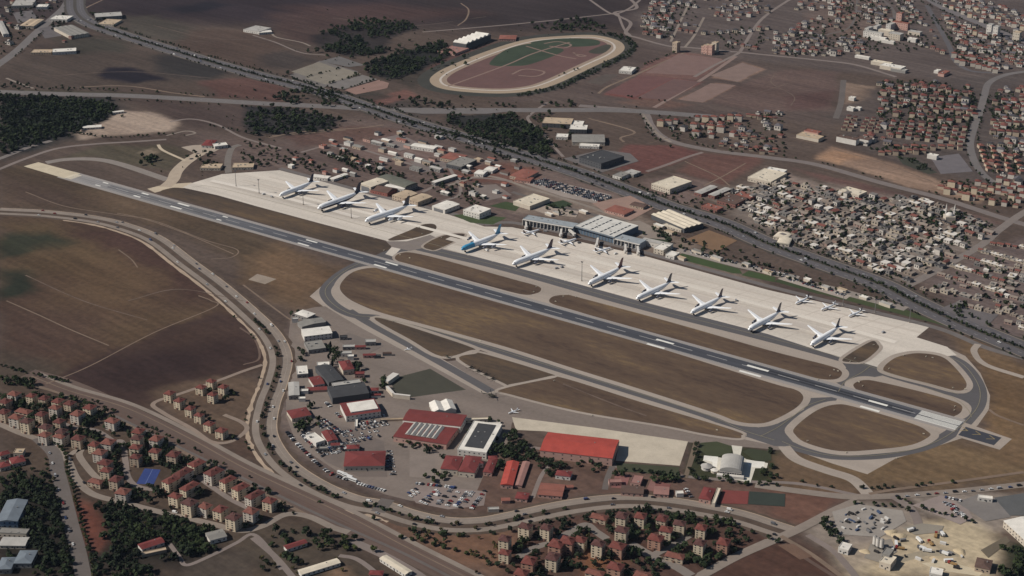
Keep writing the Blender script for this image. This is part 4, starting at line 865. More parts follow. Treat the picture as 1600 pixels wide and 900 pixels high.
# tall light masts
m_steel = M('galvanised_steel', (120,118,116), .06, .3, rough=.5)
def mast(x, y, h, label):
    p = P(x, y); r = empty('light_mast', (p.x, p.y, gz(p.x, p.y))); tag(r, label, 'light mast', 'floodlight masts round the apron')
    b = MB(); b.tube((0,0,0),(0,0,h),.55,.3,n=8); b.build('pole', m_steel, r)
    b = MB(); b.box(-1,-1,0,1,1,.9); b.build('foundation', m_shoulder, r)
    b = MB(); b.tube((0,0,h-.6),(0,0,h-.2),1.5,n=10); b.build('head_frame', m_steel, r)
    for k in range(4):
        a = k*math.pi/2+.4; b = MB(); b.box(1.4*math.cos(a)-.45,1.4*math.sin(a)-.45,h-.4,1.4*math.cos(a)+.45,1.4*math.sin(a)+.45,h+.4); b.build('floodlight', p_dark, r)
for i, (x, y, h) in enumerate(((369,291,27),(405,302,24),(474,320,21),(549,341,22))): mast(x, y, h, f'tall grey floodlight mast on the west apron, {nth(i)} from the left of four')
mast(909,439,30,'tall floodlight mast standing alone in the middle of the apron')
for i, (x, y, h) in enumerate(((1317,477,21),(1367,489,20),(1421,504,20))): mast(x, y, h, f'floodlight mast on the back road at the east apron, {nth(i)} from the left of three')
# taxiway signs: small lit boards at the grass edges
m_sign = M('sign_face', (214,204,180), .05, .3)
SG = [(585,374),(600,392),(625,399),(640,404),(838,449),(834,457),(868,472),(880,464),(900,465),(1303,579),(1309,581),(1297,588),(1278,594),(1342,598),(1348,604),(1492,636),(1491,642),(1389,577),(1412,556),(1447,558),(1457,560),(1489,607),(1508,609),(1328,566),(1336,561),(1365,540),(660,366),(690,372),(655,356),(1262,690),(1443,679),(1322,708),(1402,717),(615,503),(750,534),(1120,673),(866,596),(925,650)]
sp = None
for x, y in sorted(SG):
    p = P(x, y)
    if sp is None:
        sp = empty('taxiway_sign', (0,0,0)); b = MB(); b.box(-1.1,-.2,.5,1.1,.2,1.6); b.build('sign_board', m_sign, sp)
        for s in (-1,1): b = MB(); b.tube((s*1.1,0,0),(s*1.1,0,.5),.1,n=5); b.build('leg', m_steel, sp)
        remember(sp); o = sp
    else: o = copy_tree(sp)
    o.location = (p.x, p.y, gz(p.x, p.y)); o.rotation_euler = (0,0,random.uniform(-.4,.9))
    tag(o, f'small pale yellow sign at the rim of the taxiway grass, {nth(sorted(SG).index((x,y)))} from the left', 'sign', 'taxiway signs along the grass islands')
# ---------------------------------------------------------------- single buildings
W_ = dict(white=(206,200,192), cream=(196,184,168), grey=(140,136,132), tan=(176,158,140), red=(146,92,82), brick=(128,90,82), dark=(84,84,86), pink=(186,150,138), blue=(120,140,160), glass=(92,108,124), pale=(150,156,162))
RF = dict(white=(222,216,206), cream=(212,200,180), grey=(136,132,126), lgrey=(172,168,162), term=(204,201,194), wing=(150,156,160), tan=(184,164,140), red=(116,56,54), bright=(166,72,62), orange=(138,88,76), brown=(96,76,68), dark=(66,66,68), olive=(104,104,94), pink=(150,112,104), slate=(112,120,128), blue=(70,84,110))
def wm(k): return M('wall_' + k, W_[k], .08, .15)
def rm(k): return M('roof_' + k, RF[k], .12, .10)
m_win = M('window_glass', (38,42,50), .06, .4, rough=.2, spec=.5); m_door = M('hangar_door', (112,112,114), .08, .3); m_vent = M('roof_plant', (150,148,144), .08, .3)
def foot(A, B, C, h):
    a, b, c = P(*A, h), P(*B, h), P(*C, h)
    u = (b - a); L = u.length; u.normalize(); w = c - b
    v = Vector((-u.y, u.x, 0)); D = w.dot(v)
    sk = math.atan2(w.dot(u), D)          # deviation from square: share it between the two sides
    u = Matrix.Rotation(-sk * .5, 3, 'Z') @ u; v = Vector((-u.y, u.x, 0)); D = max(3.0, w.length * math.cos(sk * .5) if D > 0 else abs(D))
    mid = (a + c) / 2
    return (mid.x, mid.y), max(L, 3.0), D, math.atan2(u.y, u.x)
def roof_mesh(kind, L, D, h, rise, over=.5, m=0):
    b = MB(); x, y = L/2 + over, D/2 + over
    if kind == 'flat':
        b.box(-L/2-.05, -D/2-.05, h, L/2+.05, D/2+.05, h+.35)
        for q in ((-L/2-.08,-D/2-.08,L/2+.08,-D/2+.3),(-L/2-.08,D/2-.3,L/2+.08,D/2+.08),(-L/2-.08,-D/2+.3,-L/2+.3,D/2-.3),(L/2-.3,-D/2+.3,L/2+.08,D/2-.3)): b.box(q[0],q[1],h+.352,q[2],q[3],h+.9, bottom=False)
    elif kind in ('gable', 'gabley'):
        if kind == 'gable': v = [(-x,-y,h),(x,-y,h),(x,y,h),(-x,y,h),(-x,0,h+rise),(x,0,h+rise)]; f = [(0,1,5,4),(2,3,4,5),(1,2,5),(3,0,4),(3,2,1,0)]
        else: v = [(-x,-y,h),(x,-y,h),(x,y,h),(-x,y,h),(0,-y,h+rise),(0,y,h+rise)]; f = [(1,2,5,4),(3,0,4,5),(0,1,4),(2,3,5),(3,2,1,0)]
        b.add(v, f)
    elif kind == 'hip':
        k = min(x, y) * .95
        if x >= y: r = [(-x+k,0,h+rise),(x-k,0,h+rise)]; f = [(0,1,5,4),(2,3,4,5),(1,2,5),(3,0,4),(3,2,1,0)]
        else: r = [(0,-y+k,h+rise),(0,y-k,h+rise)]; f = [(1,2,5,4),(3,0,4,5),(0,1,4),(2,3,5),(3,2,1,0)]
        b.add([(-x,-y,h),(x,-y,h),(x,y,h),(-x,y,h)] + r, f)
    elif kind in ('vault', 'vaulty'):
        n = 12; P_ = []
        for s in (-1, 1): P_.append([((s*x, -y*math.cos(math.pi*k/n), h + rise*math.sin(math.pi*k/n)) if kind == 'vault' else (-x*math.cos(math.pi*k/n), s*y, h + rise*math.sin(math.pi*k/n))) for k in range(n+1)])
        if kind == 'vaulty': P_ = P_[::-1]
        b.ring(P_)
    elif kind.startswith('multi'):
        n = int(kind[5:]); w = 2*y/n
        for i in range(n):
            y0 = -y + i*w; y1 = y0 + w - .01; v = [(-x,y0,h),(x,y0,h),(x,y1,h),(-x,y1,h),(-x,(y0+y1)/2,h+rise),(x,(y0+y1)/2,h+rise)]
            b.add(v, [(0,1,5,4),(2,3,4,5),(1,2,5),(3,0,4),(3,2,1,0)])
    elif kind.startswith('ridge'):
        n = int(kind[5:]); w = 2*x/n
        for i in range(n):
            x0 = -x + i*w; x1 = x0 + w - .01; v = [(x0,-y,h),(x1,-y,h),(x1,y,h),(x0,y,h),((x0+x1)/2,-y,h+rise),((x0+x1)/2,y,h+rise)]
            b.add(v, [(1,2,5,4),(3,0,4,5),(0,1,4),(2,3,5),(3,2,1,0)])
    return b
_wm = {}
def window_mesh(w, h):
    k = (round(w, 1), round(h, 1))
    if k not in _wm:
        b = MB(); b.box(-w/2, -.06, 0, w/2, .06, h); _wm[k] = b.me('window', m_win)
    return _wm[k]
def BLD(name, cat, label, A, B, C, h, roof='flat', wall='white', rc='grey', rise=None, win=True, door=False, extra=None, group=None):
    (cx, cy), L, D, rz = foot(A, B, C, h)
    z = gz(cx, cy); r = empty(name, (cx, cy, z), rz); tag(r, label, cat, group)
    b = MB(); b.box(-L/2, -D/2, -.3, L/2, D/2, h - .004); b.build('wall', wm(wall), r)
    ris = rise if rise is not None else min(L, D) * .16
    ro = roof_mesh(roof, L, D, h, ris).build('roof', rm(rc), r)
    if roof == 'flat' and min(L, D) > 9:
        for k in range(min(5, int(L*D/250) + 1)):
            q = MB(); x, y = random.uniform(-.38,.38)*L, random.uniform(-.35,.35)*D; s = random.uniform(.6,1.5); q.box(x-s, y-s*.7, h+.36, x+s, y+s*.7, h+.36+s); q.build('roof_vent', m_vent, ro)
    elif min(L, D) > 9 and roof in ('gable', 'hip', 'gabley'):
        q = MB(); x, y = L*.2, D*.1; q.box(x-.5,y-.5,h+.3,x+.5,y+.5,h+ris+.5); q.build('chimney', wm('grey'), ro)
    if door:
        q = MB(); q.box(-L*.36, -D/2-.12, 0, L*.36, -D/2-.02, h*.78); q.build('door', m_door, r)
        for s in (-1,):
            n = max(1, min(5, int(D/9)))
            for k in range(n): o = link('window', window_mesh(2.4, 1.2), r); o.location = (L/2, -D/2 + D*(k+.5)/n, h*.55); o.rotation_euler = (0,0,math.pi/2)
    elif win and h >= 3.5 and L > 6:
        fl = max(1, min(3, int(h/3.6))); n = max(2, min(8, int(L/5)))
        for f_ in range(fl):
            for k in range(n): o = link('window', window_mesh(1.8, 1.4), r); o.location = (-L/2 + L*(k+.5)/n, -D/2, h*(f_+.32)/fl)
        n = max(1, min(4, int(D/6)))
        for k in range(n): o = link('window', window_mesh(1.8, 1.4), r); o.location = (L/2, -D/2 + D*(k+.5)/n, h*.35); o.rotation_euler = (0,0,math.pi/2)
        q = MB(); q.box(L*.08-.7, -D/2-.1, 0, L*.08+.7, -D/2-.02, 2.3); q.build('door', wm('dark'), r)
    r['_L'] = L; r['_D'] = D
    return r, L, D, ro
# the terminal
r, L, D, ro = BLD('airport_terminal', 'terminal', 'long airport terminal with grey slotted roof and glass front behind the apron', (896,353), (960,369.5), (1000,353), 11, 'flat', 'glass', 'term', win=False)
for i in range(4):
    for j in range(6):
        q = MB(); x = -L/2 + L*(i+.6)/4.2; y = -D/2 + D*(j+.7)/6.6; q.box(x-1.2, y-4, 11.36, x+1.2, y+3, 11.62); q.build('skylight', m_win, ro)
for k in range(14):
    q = MB(); x = -L/2 + L*k/13; q.box(x-.25, -D/2-.5, 0, x+.25, -D/2-.02, 10.6); q.build('mullion', wm('grey'), r)
q = MB(); q.box(-L/2-1, -D/2-3.4, 10.2, L/2+1, -D/2-.1, 10.9); q.build('canopy', rm('slate'), r)
def wing(name, label, A, B, C, h, bays, roofc):
    r, L, D, ro = BLD(name, 'terminal wing', label, A, B, C, h, 'flat', 'pale', roofc, win=False)
    for k in range(bays):
        x = -L/2 + L*(k+.5)/bays
        for z in (1.2, h*.38, h*.68):
            o = link('window', window_mesh(L/bays*.7, h*.2), r); o.location = (x, -D/2-.02, z)
        q = MB(); xx = -L/2 + L*k/bays; q.box(xx-.35, -D/2-2.2, 0, xx+.35, -D/2-.1, h-.5); q.build('column', wm('white'), r)
    q = MB(); q.box(-L/2, -D/2-2.6, h-1.0, L/2, -D/2-.1, h-.3); q.build('cornice', wm('white'), r)
    return r
wing('terminal_wing', 'west wing of the terminal with white lattice front and bluish roof', (820,341), (895,357), (901,351), 10.5, 14, 'wing')
wing('terminal_wing', 'east wing of the terminal with white lattice front, right of the big hall', (961,372), (1000,382), (1009,376), 9.5, 7, 'wing')
BLD('terminal_annex', 'annex', 'low white walkway building joined to the east wing of the terminal', (1001,375), (1046,386), (1051,382), 7, 'flat', 'white', 'lgrey')
BLD('terminal_annex', 'annex', 'small white sloped hall with a broad blank front beside the east wing', (1020,388), (1036,391), (1050,384), 8, 'flat', 'cream', 'white')
BLD('terminal_annex', 'annex', 'small white box at the end of the terminal beside the lawn', (1042,398), (1054,402), (1060,396), 5, 'flat', 'white', 'white')
# jet bridges
for i, (p0, p1) in enumerate((((822,349),(822,360)),((877,364),(876,372)),((889,364),(897,371)),((934,378),(932,388)),((977,388),(977,397)),((996,391),(997,400)))):
    a = P(*p0); b_ = P(*p1); d = b_ - a; Lb = d.length; r = empty('jet_bridge', (a.x, a.y, 0), math.atan2(d.y, d.x)); tag(r, f'white jet bridge reaching from the terminal front, {nth(i)} from the left', 'jet bridge', 'jet bridges of the terminal')
    q = MB(); q.box(0,-1.6,4.2,Lb,1.6,7.2); q.build('tunnel', wm('white'), r)
    q = MB(); q.tube((Lb+1,0,3.9),(Lb+1,0,7.5),2.6,n=10); q.build('rotunda', wm('white'), r)
    for x in (Lb*.35, Lb*.9): q = MB(); q.box(x-.5,-1.2,0,x+.5,1.2,4.2); q.build('leg', m_steel, r)
    for k in range(3): o = link('window', window_mesh(2, .9), r); o.location = (Lb*(k+.6)/3.4, -1.62, 5.4)
# hangars and works along the apron
T = BLD
T('hangar','hangar','cream roofed hangar at the head of the shed row behind the apron', (561,287),(579,292),(607,283),11,'gabley','cream','cream',1.5,door=True)
T('hangar','hangar','wide olive grey hangar behind the cream roofed one', (632,294),(650,287),(610,272),9,'vaulty','grey','olive',3,door=False)
T('shed','shed','brown roofed workshop right of the cream hangar', (580,296),(605,303),(618,295),6,'gable','red','brown')
T('shed','shed','white roofed strip shed between brown workshops behind the apron', (604,290),(630,297),(634,293),7,'gable','white','white',1)
T('shed','shed','tan roofed workshop in the shed row, right of the brown one', (615,305),(632,311),(650,302),8,'gabley','tan','tan',1.5)
T('shed','shed','long tan shed at the right end of the shed row', (639,311),(653,317),(672,307),8,'gabley','tan','tan',1.5)
T('hangar','hangar','small white hangar standing alone between shed row and lawn', (675,322),(695,328),(718,319),7,'gabley','white','white',1,door=True)
T('hangar','hangar','white flat roofed hall with arched bays on the lawn left of the terminal', (724,328),(749,335),(767,327),9,'flat','white','white')
T('shed','shed','low white shed at the back of the west apron, left one', (489,275),(511,280),(514,276),5,'gable','white','white',.8)
T('shed','shed','narrow white shed behind the second airliner', (517,279),(522,281),(542,272),4,'gabley','white','white',.7)
T('works','workshop','long white roofed workshop in the works area behind the shed row', (676,284),(681,286),(713,274),6,'gabley','grey','white',.8)
T('works','workshop','small white roofed works building on reddish earth, left of a pair', (741,271),(755,273),(762,267),5,'gable','white','white',1)
T('works','workshop','small white roofed works building on reddish earth, right of a pair', (758,265),(770,268),(776,262),5,'gable','white','white',1)
T('works','workshop','long white and red roofed works hall by the motorway', (646,227),(676,235),(680,230),6,'gable','white','white',1)
T('works','workshop','orange red roofed works hall by the motorway', (691,246),(716,252),(727,243),6,'hip','tan','orange',2)
T('works','workshop','dark flat works hall beside the orange red one', (700,256),(722,262),(742,250),7,'flat','dark','grey')
T('works','workshop','red roofed hall with pale ridge left of the car park', (800,274),(822,280),(838,268),6,'hip','tan','orange',1.6)
T('works','workshop','red roofed wing in front of the red hall left of the car park', (804,281),(828,284),(834,278),4,'gable','pink','orange',1.2)
_k = 0
for (x, y, w, d, c, ty, wa) in ((545,222,16,10,'lgrey','flat','white'),(560,228,20,12,'grey','gable','tan'),(575,217,18,9,'brown','gable','pink'),(590,222,26,9,'lgrey','gable','grey'),(598,232,14,10,'grey','flat','tan'),(612,226,18,9,'grey','gable','grey'),(628,218,22,8,'orange','gable','pink'),(640,241,20,9,'lgrey','gable','white'),(655,248,16,9,'white','gable','white'),(622,247,20,10,'grey','flat','tan'),
   (668,252,18,9,'grey','gable','tan'),(682,262,24,10,'lgrey','gable','grey'),(650,262,22,10,'grey','flat','grey'),(690,234,16,8,'orange','hip','tan'),(722,246,20,8,'white','gable','white'),(730,258,18,8,'white','gable','grey'),(560,252,10,7,'orange','hip','white'),(575,258,9,7,'white','flat','white'),(525,264,10,7,'orange','hip','white'),(508,268,9,6,'orange','hip','pink'),(462,246,9,8,'orange','hip','white'),(486,250,9,8,'orange','hip','pink'),(455,258,10,7,'white','flat','white'),(540,264,12,6,'white','gable','white'),(552,270,12,6,'lgrey','gable','grey'),
   (740,300,14,9,'lgrey','flat','white'),(755,306,10,7,'white','flat','grey'),(775,298,10,8,'lgrey','flat','white'),(790,306,9,7,'orange','hip','white'),(745,288,12,7,'lgrey','gable','tan')):
    s = FPX*.33/900*1.0; a = P(x, y, 5); u = Vector((math.cos(R(-38)), math.sin(R(-38)), 0)); v = Vector((-u.y, u.x, 0))
    f = lambda du, dv: to_px(*(a + u*du*w/2 + v*dv*d/2)[:2], 5)
    T('works', 'workshop', f"small {'red' if c in ('orange','brown') else 'pale'} roofed works building between apron and motorway, between its neighbours", f(-1,-1), f(1,-1), f(1,1), random.choice((4,5,6)), ty, wa, c, 1.4, win=w > 17, group='scattered works buildings behind the apron'); _k += 1
# across the motorway
T('warehouse','warehouse','large dark grey roofed hall with white annex across the motorway', (903,246),(939,256),(977,245),10,'flat','dark','dark')
T('warehouse','warehouse','low white annex along the front of the dark grey hall', (908,250),(934,259),(941,256),5,'flat','white','white')
T('warehouse','warehouse','cream roofed warehouse beside the motorway trees', (1015,287),(1046,295),(1084,284),9,'flat','cream','cream')
T('warehouse','warehouse','small grey roofed shed near the cream warehouse, left of a pair', (959,274),(972,278),(982,272),5,'flat','white','grey')
T('warehouse','warehouse','small grey roofed shed near the cream warehouse, right of a pair', (976,269),(990,274),(1000,269),5,'flat','grey','lgrey')
T('factory','factory','long dark walled factory with tan roof at the head of the depot', (848,192),(893,195),(895,186),8,'flat','dark','tan')
T('factory','factory','white roofed depot hall behind another white roof', (885,194),(911,196),(912,190),6,'flat','dark','white')
T('factory','factory','white roofed depot hall in the middle of the depot', (890,202),(917,203),(918,196),8,'flat','dark','white')
T('factory','factory','small white hall at the left end of the depot', (869,214),(887,215),(888,210),5,'flat','white','white')
T('factory','factory','grey roofed depot hall with pale front', (896,221),(947,223),(942,211),7,'gable','cream','grey',1.5)
T('factory','factory','white low hall at the bottom of the depot', (905,228),(936,230),(937,226),4,'flat','white','white')
T('striped_shed','market hall','long hall with striped cream roof ridges beside the motorway', (1021,335),(1068,358),(1096,349),8,'multi4','dark','cream',1.6,win=False)
T('depot','depot','cream flat shed in front of the striped hall', (1038,351),(1063,361),(1068,357),4,'flat','cream','cream')
T('depot','depot','broad cream flat roofed building left of the terminal lawn', (802,315),(828,323),(859,311),6,'flat','cream','cream',win=False)
T('works','workshop','red tile roofed depot building between car park and striped hall', (946,328),(975,336),(990,328),4,'hip','pink','orange',1.5)
T('works','workshop','brown roofed L wing in the depot beside the red tiled one', (985,320),(1005,325),(1012,320),4,'gable','tan','brown',1)
T('school','school','long pale grey roof over red walls by the brick complex, left one', (1085,300),(1096,303),(1121,292),6,'gabley','brick','lgrey',1)
T('school','school','long pale grey roof over red walls by the brick complex, right one', (1109,304),(1118,307),(1140,295),6,'gabley','brick','lgrey',1)
T('school','school','low brown flat roof in the brick walled complex', (1120,313),(1149,320),(1169,310),6,'flat','brick','brown')
T('school','school','narrow red brick wing right of the brown flat roof', (1150,304),(1172,311),(1178,307),6,'flat','brick','orange')
T('school','school','red brick wing at the front of the brick complex', (1098,322),(1120,330),(1128,325),5,'flat','brick','orange')
T('hall','hall','cream flat roofed hall by the ring road, left of the old quarter', (1172,277),(1206,286),(1226,271),7,'flat','cream','cream')
T('hall','hall','long cream roofed hall at the upper edge of the old quarter', (1313,297),(1342,306),(1353,300),7,'flat','cream','cream')
T('hall','hall','white hall beside the cream hall at the ring road', (1192,268),(1220,273),(1230,266),6,'flat','white','white')
T('hall','hall','small cream hall beside the motorway below the old quarter, upper one', (1211,370),(1230,375),(1234,367),4,'vaulty','cream','cream',2)
T('hall','hall','small cream hall beside the motorway below the old quarter, lower one', (1215,380),(1234,383),(1236,374),4,'vaulty','cream','cream',2)
# racecourse, north west
r, L, D, ro = T('grandstand','grandstand','racecourse grandstand with jagged white roof beside dark trees', (707,66),(728,69),(768,54),13,'flat','dark','white',win=False)
for k in range(6):
    q = MB(); y = -D/2 + D*(k+.5)/6; q.add([(-L/2,y-D/13,13.9),(L/2,y-D/13,13.9),(L/2,y+D/13,13.9),(-L/2,y+D/13,13.9),(-L/2,y,17.5),(L/2,y,17.5)], [(0,1,5,4),(2,3,4,5),(1,2,5),(3,0,4)]); q.build('roof_fold', rm('white'), ro)
T('pavilion','pavilion','salmon paved pavilion in front of the grandstand', (690,80),(712,86),(726,76),4,'flat','pink','pink')
T('pavilion','pavilion','red roofed pavilion at the right end of the grandstand', (775,62),(800,60),(812,54),5,'hip','pink','orange',2)
T('warehouse','warehouse','wide grey ridged warehouse near the upper left motorway', (107,57),(135,52),(116,38),8,'ridge4','cream','grey',1)
T('warehouse','warehouse','pale warehouse right of the motorway bend at the top left', (150,27),(192,25),(188,19),8,'flat','grey','lgrey')
T('warehouse','warehouse','white sheds under the warehouse at the motorway bend', (160,37),(180,40),(184,32),4,'flat','cream','tan')
T('warehouse','warehouse','long white hall in the brown field at left', (82,82),(119,80),(119,75),6,'flat','white','white')
T('warehouse','warehouse','low pale hall left of the long white one', (50,82),(80,83),(82,78),4,'flat','tan','tan')
T('warehouse','warehouse','white roofed hall between the two upper left highways', (84,29),(106,32),(108,26),6,'flat','white','white')
T('warehouse','warehouse','tan ridged hall in the upper left works', (38,40),(57,42),(60,31),6,'ridge2','cream','tan',1.5)
T('warehouse','warehouse','narrow white hall at the upper left picture edge', (0,54),(9,53),(8,32),7,'gabley','white','lgrey',1)
T('warehouse','warehouse','flat grey hall in the top left corner', (20,9),(52,9),(54,0),7,'flat','cream','lgrey')
T('warehouse','warehouse','white roofed hall near the highway in the top left corner', (57,11),(74,11),(76,7),6,'flat','white','white')
T('farm','farm building','white farm hall beside a track in the top brown field', (380,46),(405,50),(424,44),6,'flat','white','lgrey')
T('farm','farm building','long white shed in front of the white farm hall', (404,52),(422,49),(423,46),5,'gable','white','white',1)
T('club_house','club house','white building between the sports pitches by the racecourse', (971,110),(989,113),(990,106),6,'flat','white','white')
T('depot','depot','white roofed depot on the sandy yard by the forest', (125,203),(150,196),(160,192),4,'gable','white','white',1)
T('depot','depot','small pale depot shed at the top of the sandy yard', (176,177),(190,173),(192,171),4,'gable','white','white',1)
T('depot','depot','red roofed building with white walls by the west apron hardstand', (316,227),(332,228),(338,219),5,'hip','white','red',2)
T('depot','depot','white flat building right of the red roofed one at the hardstand', (334,231),(350,226),(354,221),5,'flat','white','white')
T('depot','depot','long pale low building beyond the west apron, left of a pair', (315,262),(345,264),(346,257),4,'flat','cream','tan')
T('depot','depot','long pale low building beyond the west apron, right of a pair', (363,262),(396,262),(397,255),4,'flat','cream','tan')
# the base south of the runway
T('hangar','hangar','white roofed hangar at the head of the lower tarmac', (460,490),(480,496),(493,490),6,'hip','grey','white',1.2)
T('hangar','hangar','grey roofed hangar behind the big white one on the lower tarmac', (464,503),(472,510),(510,503),6,'gable','grey','grey',1,win=False)
T('hangar','hangar','white roofed hangar with blank front, lower left of the tarmac', (475,526),(518,520),(514,509),8,'gable','white','white',1)
T('store','store','grey flat store with a pale patch below the white hangar', (482,548),(509,544),(502,531),5,'flat','grey','grey')
T('hangar','hangar','black roofed hangar in the middle of the base', (513,598),(536,593),(516,568),8,'gabley','dark','dark',1,win=False)
T('hangar','hangar','low white strip roof at the head of the black hangar', (495,572),(514,570),(515,565),8,'flat','white','white')
T('mess','base building','dark red hipped house in the trees of the base', (535,579),(552,576),(547,562),7,'hip','cream','red',2.5)
T('store','store','small white roofed store left of the black hangar', (463,586),(480,584),(481,571),5,'flat','grey','white')
T('store','store','small red roofed store below the white store', (490,602),(507,599),(499,587),5,'gable','white','red',1.5)
T('store','store','long grey store beside the boulevard', (448,619),(464,617),(470,596),6,'gabley','grey','lgrey',.8)
T('store','store','low red strip roof below the grey store', (480,611),(510,608),(511,603),3,'gable','pink','red',.8)
T('hangar','hangar','huge hangar with black roof and grey rear part', (521,620),(579,615),(566,598),9,'gable','dark','dark',1.5,win=False)
T('hangar','hangar','grey rear roof of the huge black hangar', (521,604),(564,598),(561,593),9.6,'flat','grey','lgrey',win=False)
r, L, D, ro = T('hangar','hangar','red roofed hangar with large white roof panel in its middle', (540,651),(593,642),(585,622),8,'gable','white','red',1.2)
q = MB(); q.box(-L*.33,-D*.36,8.0,L*.46,D*.34,9.9); q.build('roof_panel', rm('white'), ro)
T('tent','hangar tent','white double barrel tent beside the lower apron', (678,643),(714,640),(705,626),5,'ridge2','white','white',3,win=False)
r, L, D, ro = T('maintenance_hall','maintenance hall','long dark red roofed hall at the back of the maintenance block', (632,655),(720,668),(727,650),9,'gable','white','red',2)
q = MB(); q.box(-L/2,-D/2-1.6,5,L/2,-D/2-.1,8); q.build('clerestory', wm('white'), r)
r, L, D, ro = T('maintenance_hall','maintenance hall','dark red workshop with grey ridged skylights in front of the maintenance block', (614,682),(697,694),(718,667),7,'gable','pink','red',1.2)
for k in range(6):
    q = MB(); x = -L*.28 + L*.5*k/5; q.add([(x-3,-D*.34,8.0),(x+3,-D*.34,8.0),(x+3,D*.34,8.0),(x-3,D*.34,8.0),(x,-D*.34,9.9),(x,D*.34,9.9)], [(1,2,5,4),(3,0,4,5),(0,1,4),(2,3,5)]); q.build('skylight', rm('lgrey'), ro)
r, L, D, ro = T('hangar','hangar','white rimmed hangar with dark flat roof right of the maintenance block', (711,703),(757,707),(788,663),8,'flat','white','white')
q = MB(); q.box(-L*.32,-D*.38,8.36,L*.32,D*.44,8.75); q.build('roof_panel', rm('dark'), ro)
r, L, D, ro = T('red_hangar','hangar','very long bright red roofed hangar with pink walls by the pale concrete', (845,703),(957,717),(966,688),10,'gable','pink','bright',3)
T('barracks','barracks','red roofed barracks with cream front, left wing', (690,732),(716,735),(722,714),7,'hip','cream','red',2)
T('barracks','barracks','red roofed barracks with cream front, right wing', (717,736),(742,739),(752,714),7,'hip','cream','red',2)
T('barracks','barracks','small red roofed house beside the barracks and dark trees', (757,737),(770,739),(775,719),5,'hip','pink','red',1.6)
T('shed','shed','long bright red shed running beside trees below the dark hangar', (781,757),(800,758),(812,722),5,'gabley','pink','bright',2)
T('shed','shed','long pinkish shed parallel to the bright red one', (804,758),(815,759),(828,722),3,'gabley','pink','pink',1)
T('officers_mess','base building','large rust red hipped roof with dormers in the car yard', (542,726),(604,730),(598,707),7,'hip','cream','red',4)
T('office','office','small red roof behind the large hipped one in the car yard', (541,702),(560,700),(562,694),5,'hip','cream','red',2)
T('office','office','red roofed house at the boulevard side of the car yard', (456,654),(486,648),(478,636),5,'hip','cream','red',2)
T('office','office','dark red roofed office between car rows', (512,690),(528,687),(518,672),5,'gabley','white','red',1.5)
T('office','office','white roofed office beside the dark red one', (491,695),(502,689),(494,674),5,'flat','white','white')
T('cottage','cottage','red roofed cottage inside a hedge below the long red hangar', (868,742),(891,745),(894,737),5,'hip','white','red',1.8)
T('cottage','cottage','double red roof strip by the base fence, left of the cottage garden', (839,773),(877,775),(884,757),4,'multi2','pink','orange',1.3)
T('cottage','cottage','red roofed low house at the bend of the base fence', (806,778),(824,781),(826,771),4,'hip','pink','red',1.3)
T('cottage','cottage','pink roofed house among the courts', (984,755),(1000,757),(1006,745),4,'flat','pink','pink')
T('cottage','cottage','dark roofed long house in the court row', (969,770),(1004,771),(1007,760),4,'gable','pink','brown',1.2)
T('cottage','cottage','pink gabled house right of the dark roofed long house', (1021,772),(1044,773),(1046,761),4,'gable','pink','pink',1)
T('cottage','cottage','red house beside the small car yard near the tennis court', (1092,779),(1110,782),(1118,764),5,'hip','pink','red',2)
T('hall','hall','narrow white wall hall left of the tennis court', (1114,787),(1119,788),(1124,764),4,'flat','cream','cream',win=False)
_k = 0
for (x, y, w, d, h, ty, wa, rc) in ((537,526,10,6,4,'flat','grey','dark'),(545,541,16,7,4,'flat','grey','lgrey'),(563,541,14,5,4,'gable','pink','red'),(579,533,14,9,5,'flat','grey','lgrey'),(577,554,16,5,4,'gable','pink','red'),(590,556,9,4,3,'flat','dark','dark'),(605,552,12,4,3,'flat','grey','brown'),(541,551,14,8,5,'flat','white','lgrey'),(548,556,8,6,5,'flat','white','white'),(562,583,12,8,5,'flat','pink','red'),(585,608,10,8,5,'hip','white','red'),(566,608,14,8,7,'hip','pink','red'),(588,617,12,5,3,'flat','white','red'),
    (461,498,8,6,5,'flat','white','lgrey'),(477,500,10,6,5,'flat','dark','grey'),(476,610,9,6,4,'flat','white','white'),(472,622,8,5,4,'flat','white','white'),(524,694,10,6,4,'gable','white','red'),(505,700,10,5,4,'flat','grey','grey'),(770,715,10,8,5,'hip','cream','red'),(748,722,10,6,6,'hip','white','red'),(790,780,9,6,4,'gable','pink','orange'),(771,795,12,5,3,'flat','cream','lgrey'),(690,657,10,5,4,'flat','white','lgrey'),(740,655,34,4,4,'flat','cream','cream'),(765,662,26,4,4,'flat','cream','white'),(620,655,40,2.2,2,'flat','tan','tan'),(557,655,2.5,40,2,'flat','white','white'),
    (961,752,14,8,4,'flat','pink','pink'),(880,760,22,5,3,'gable','pink','orange'),(1062,770,8,6,4,'flat','white','white')):
    a = P(x, y, h); u = Vector((math.cos(R(4)), math.sin(R(4)), 0)); v = Vector((-u.y, u.x, 0))
    f = lambda du, dv: to_px(*(a + u*du*w/2 + v*dv*d/2)[:2], h)
    T('base_shed', 'shed', f"small {'red' if rc in ('red','orange') else 'dark' if rc in ('dark','brown') else 'pale'} roofed shed of the lower base", f(-1,-1), f(1,-1), f(1,1), h, ty, wa, rc, 1.4, win=w > 9 and h > 3, group='small sheds of the lower base'); _k += 1
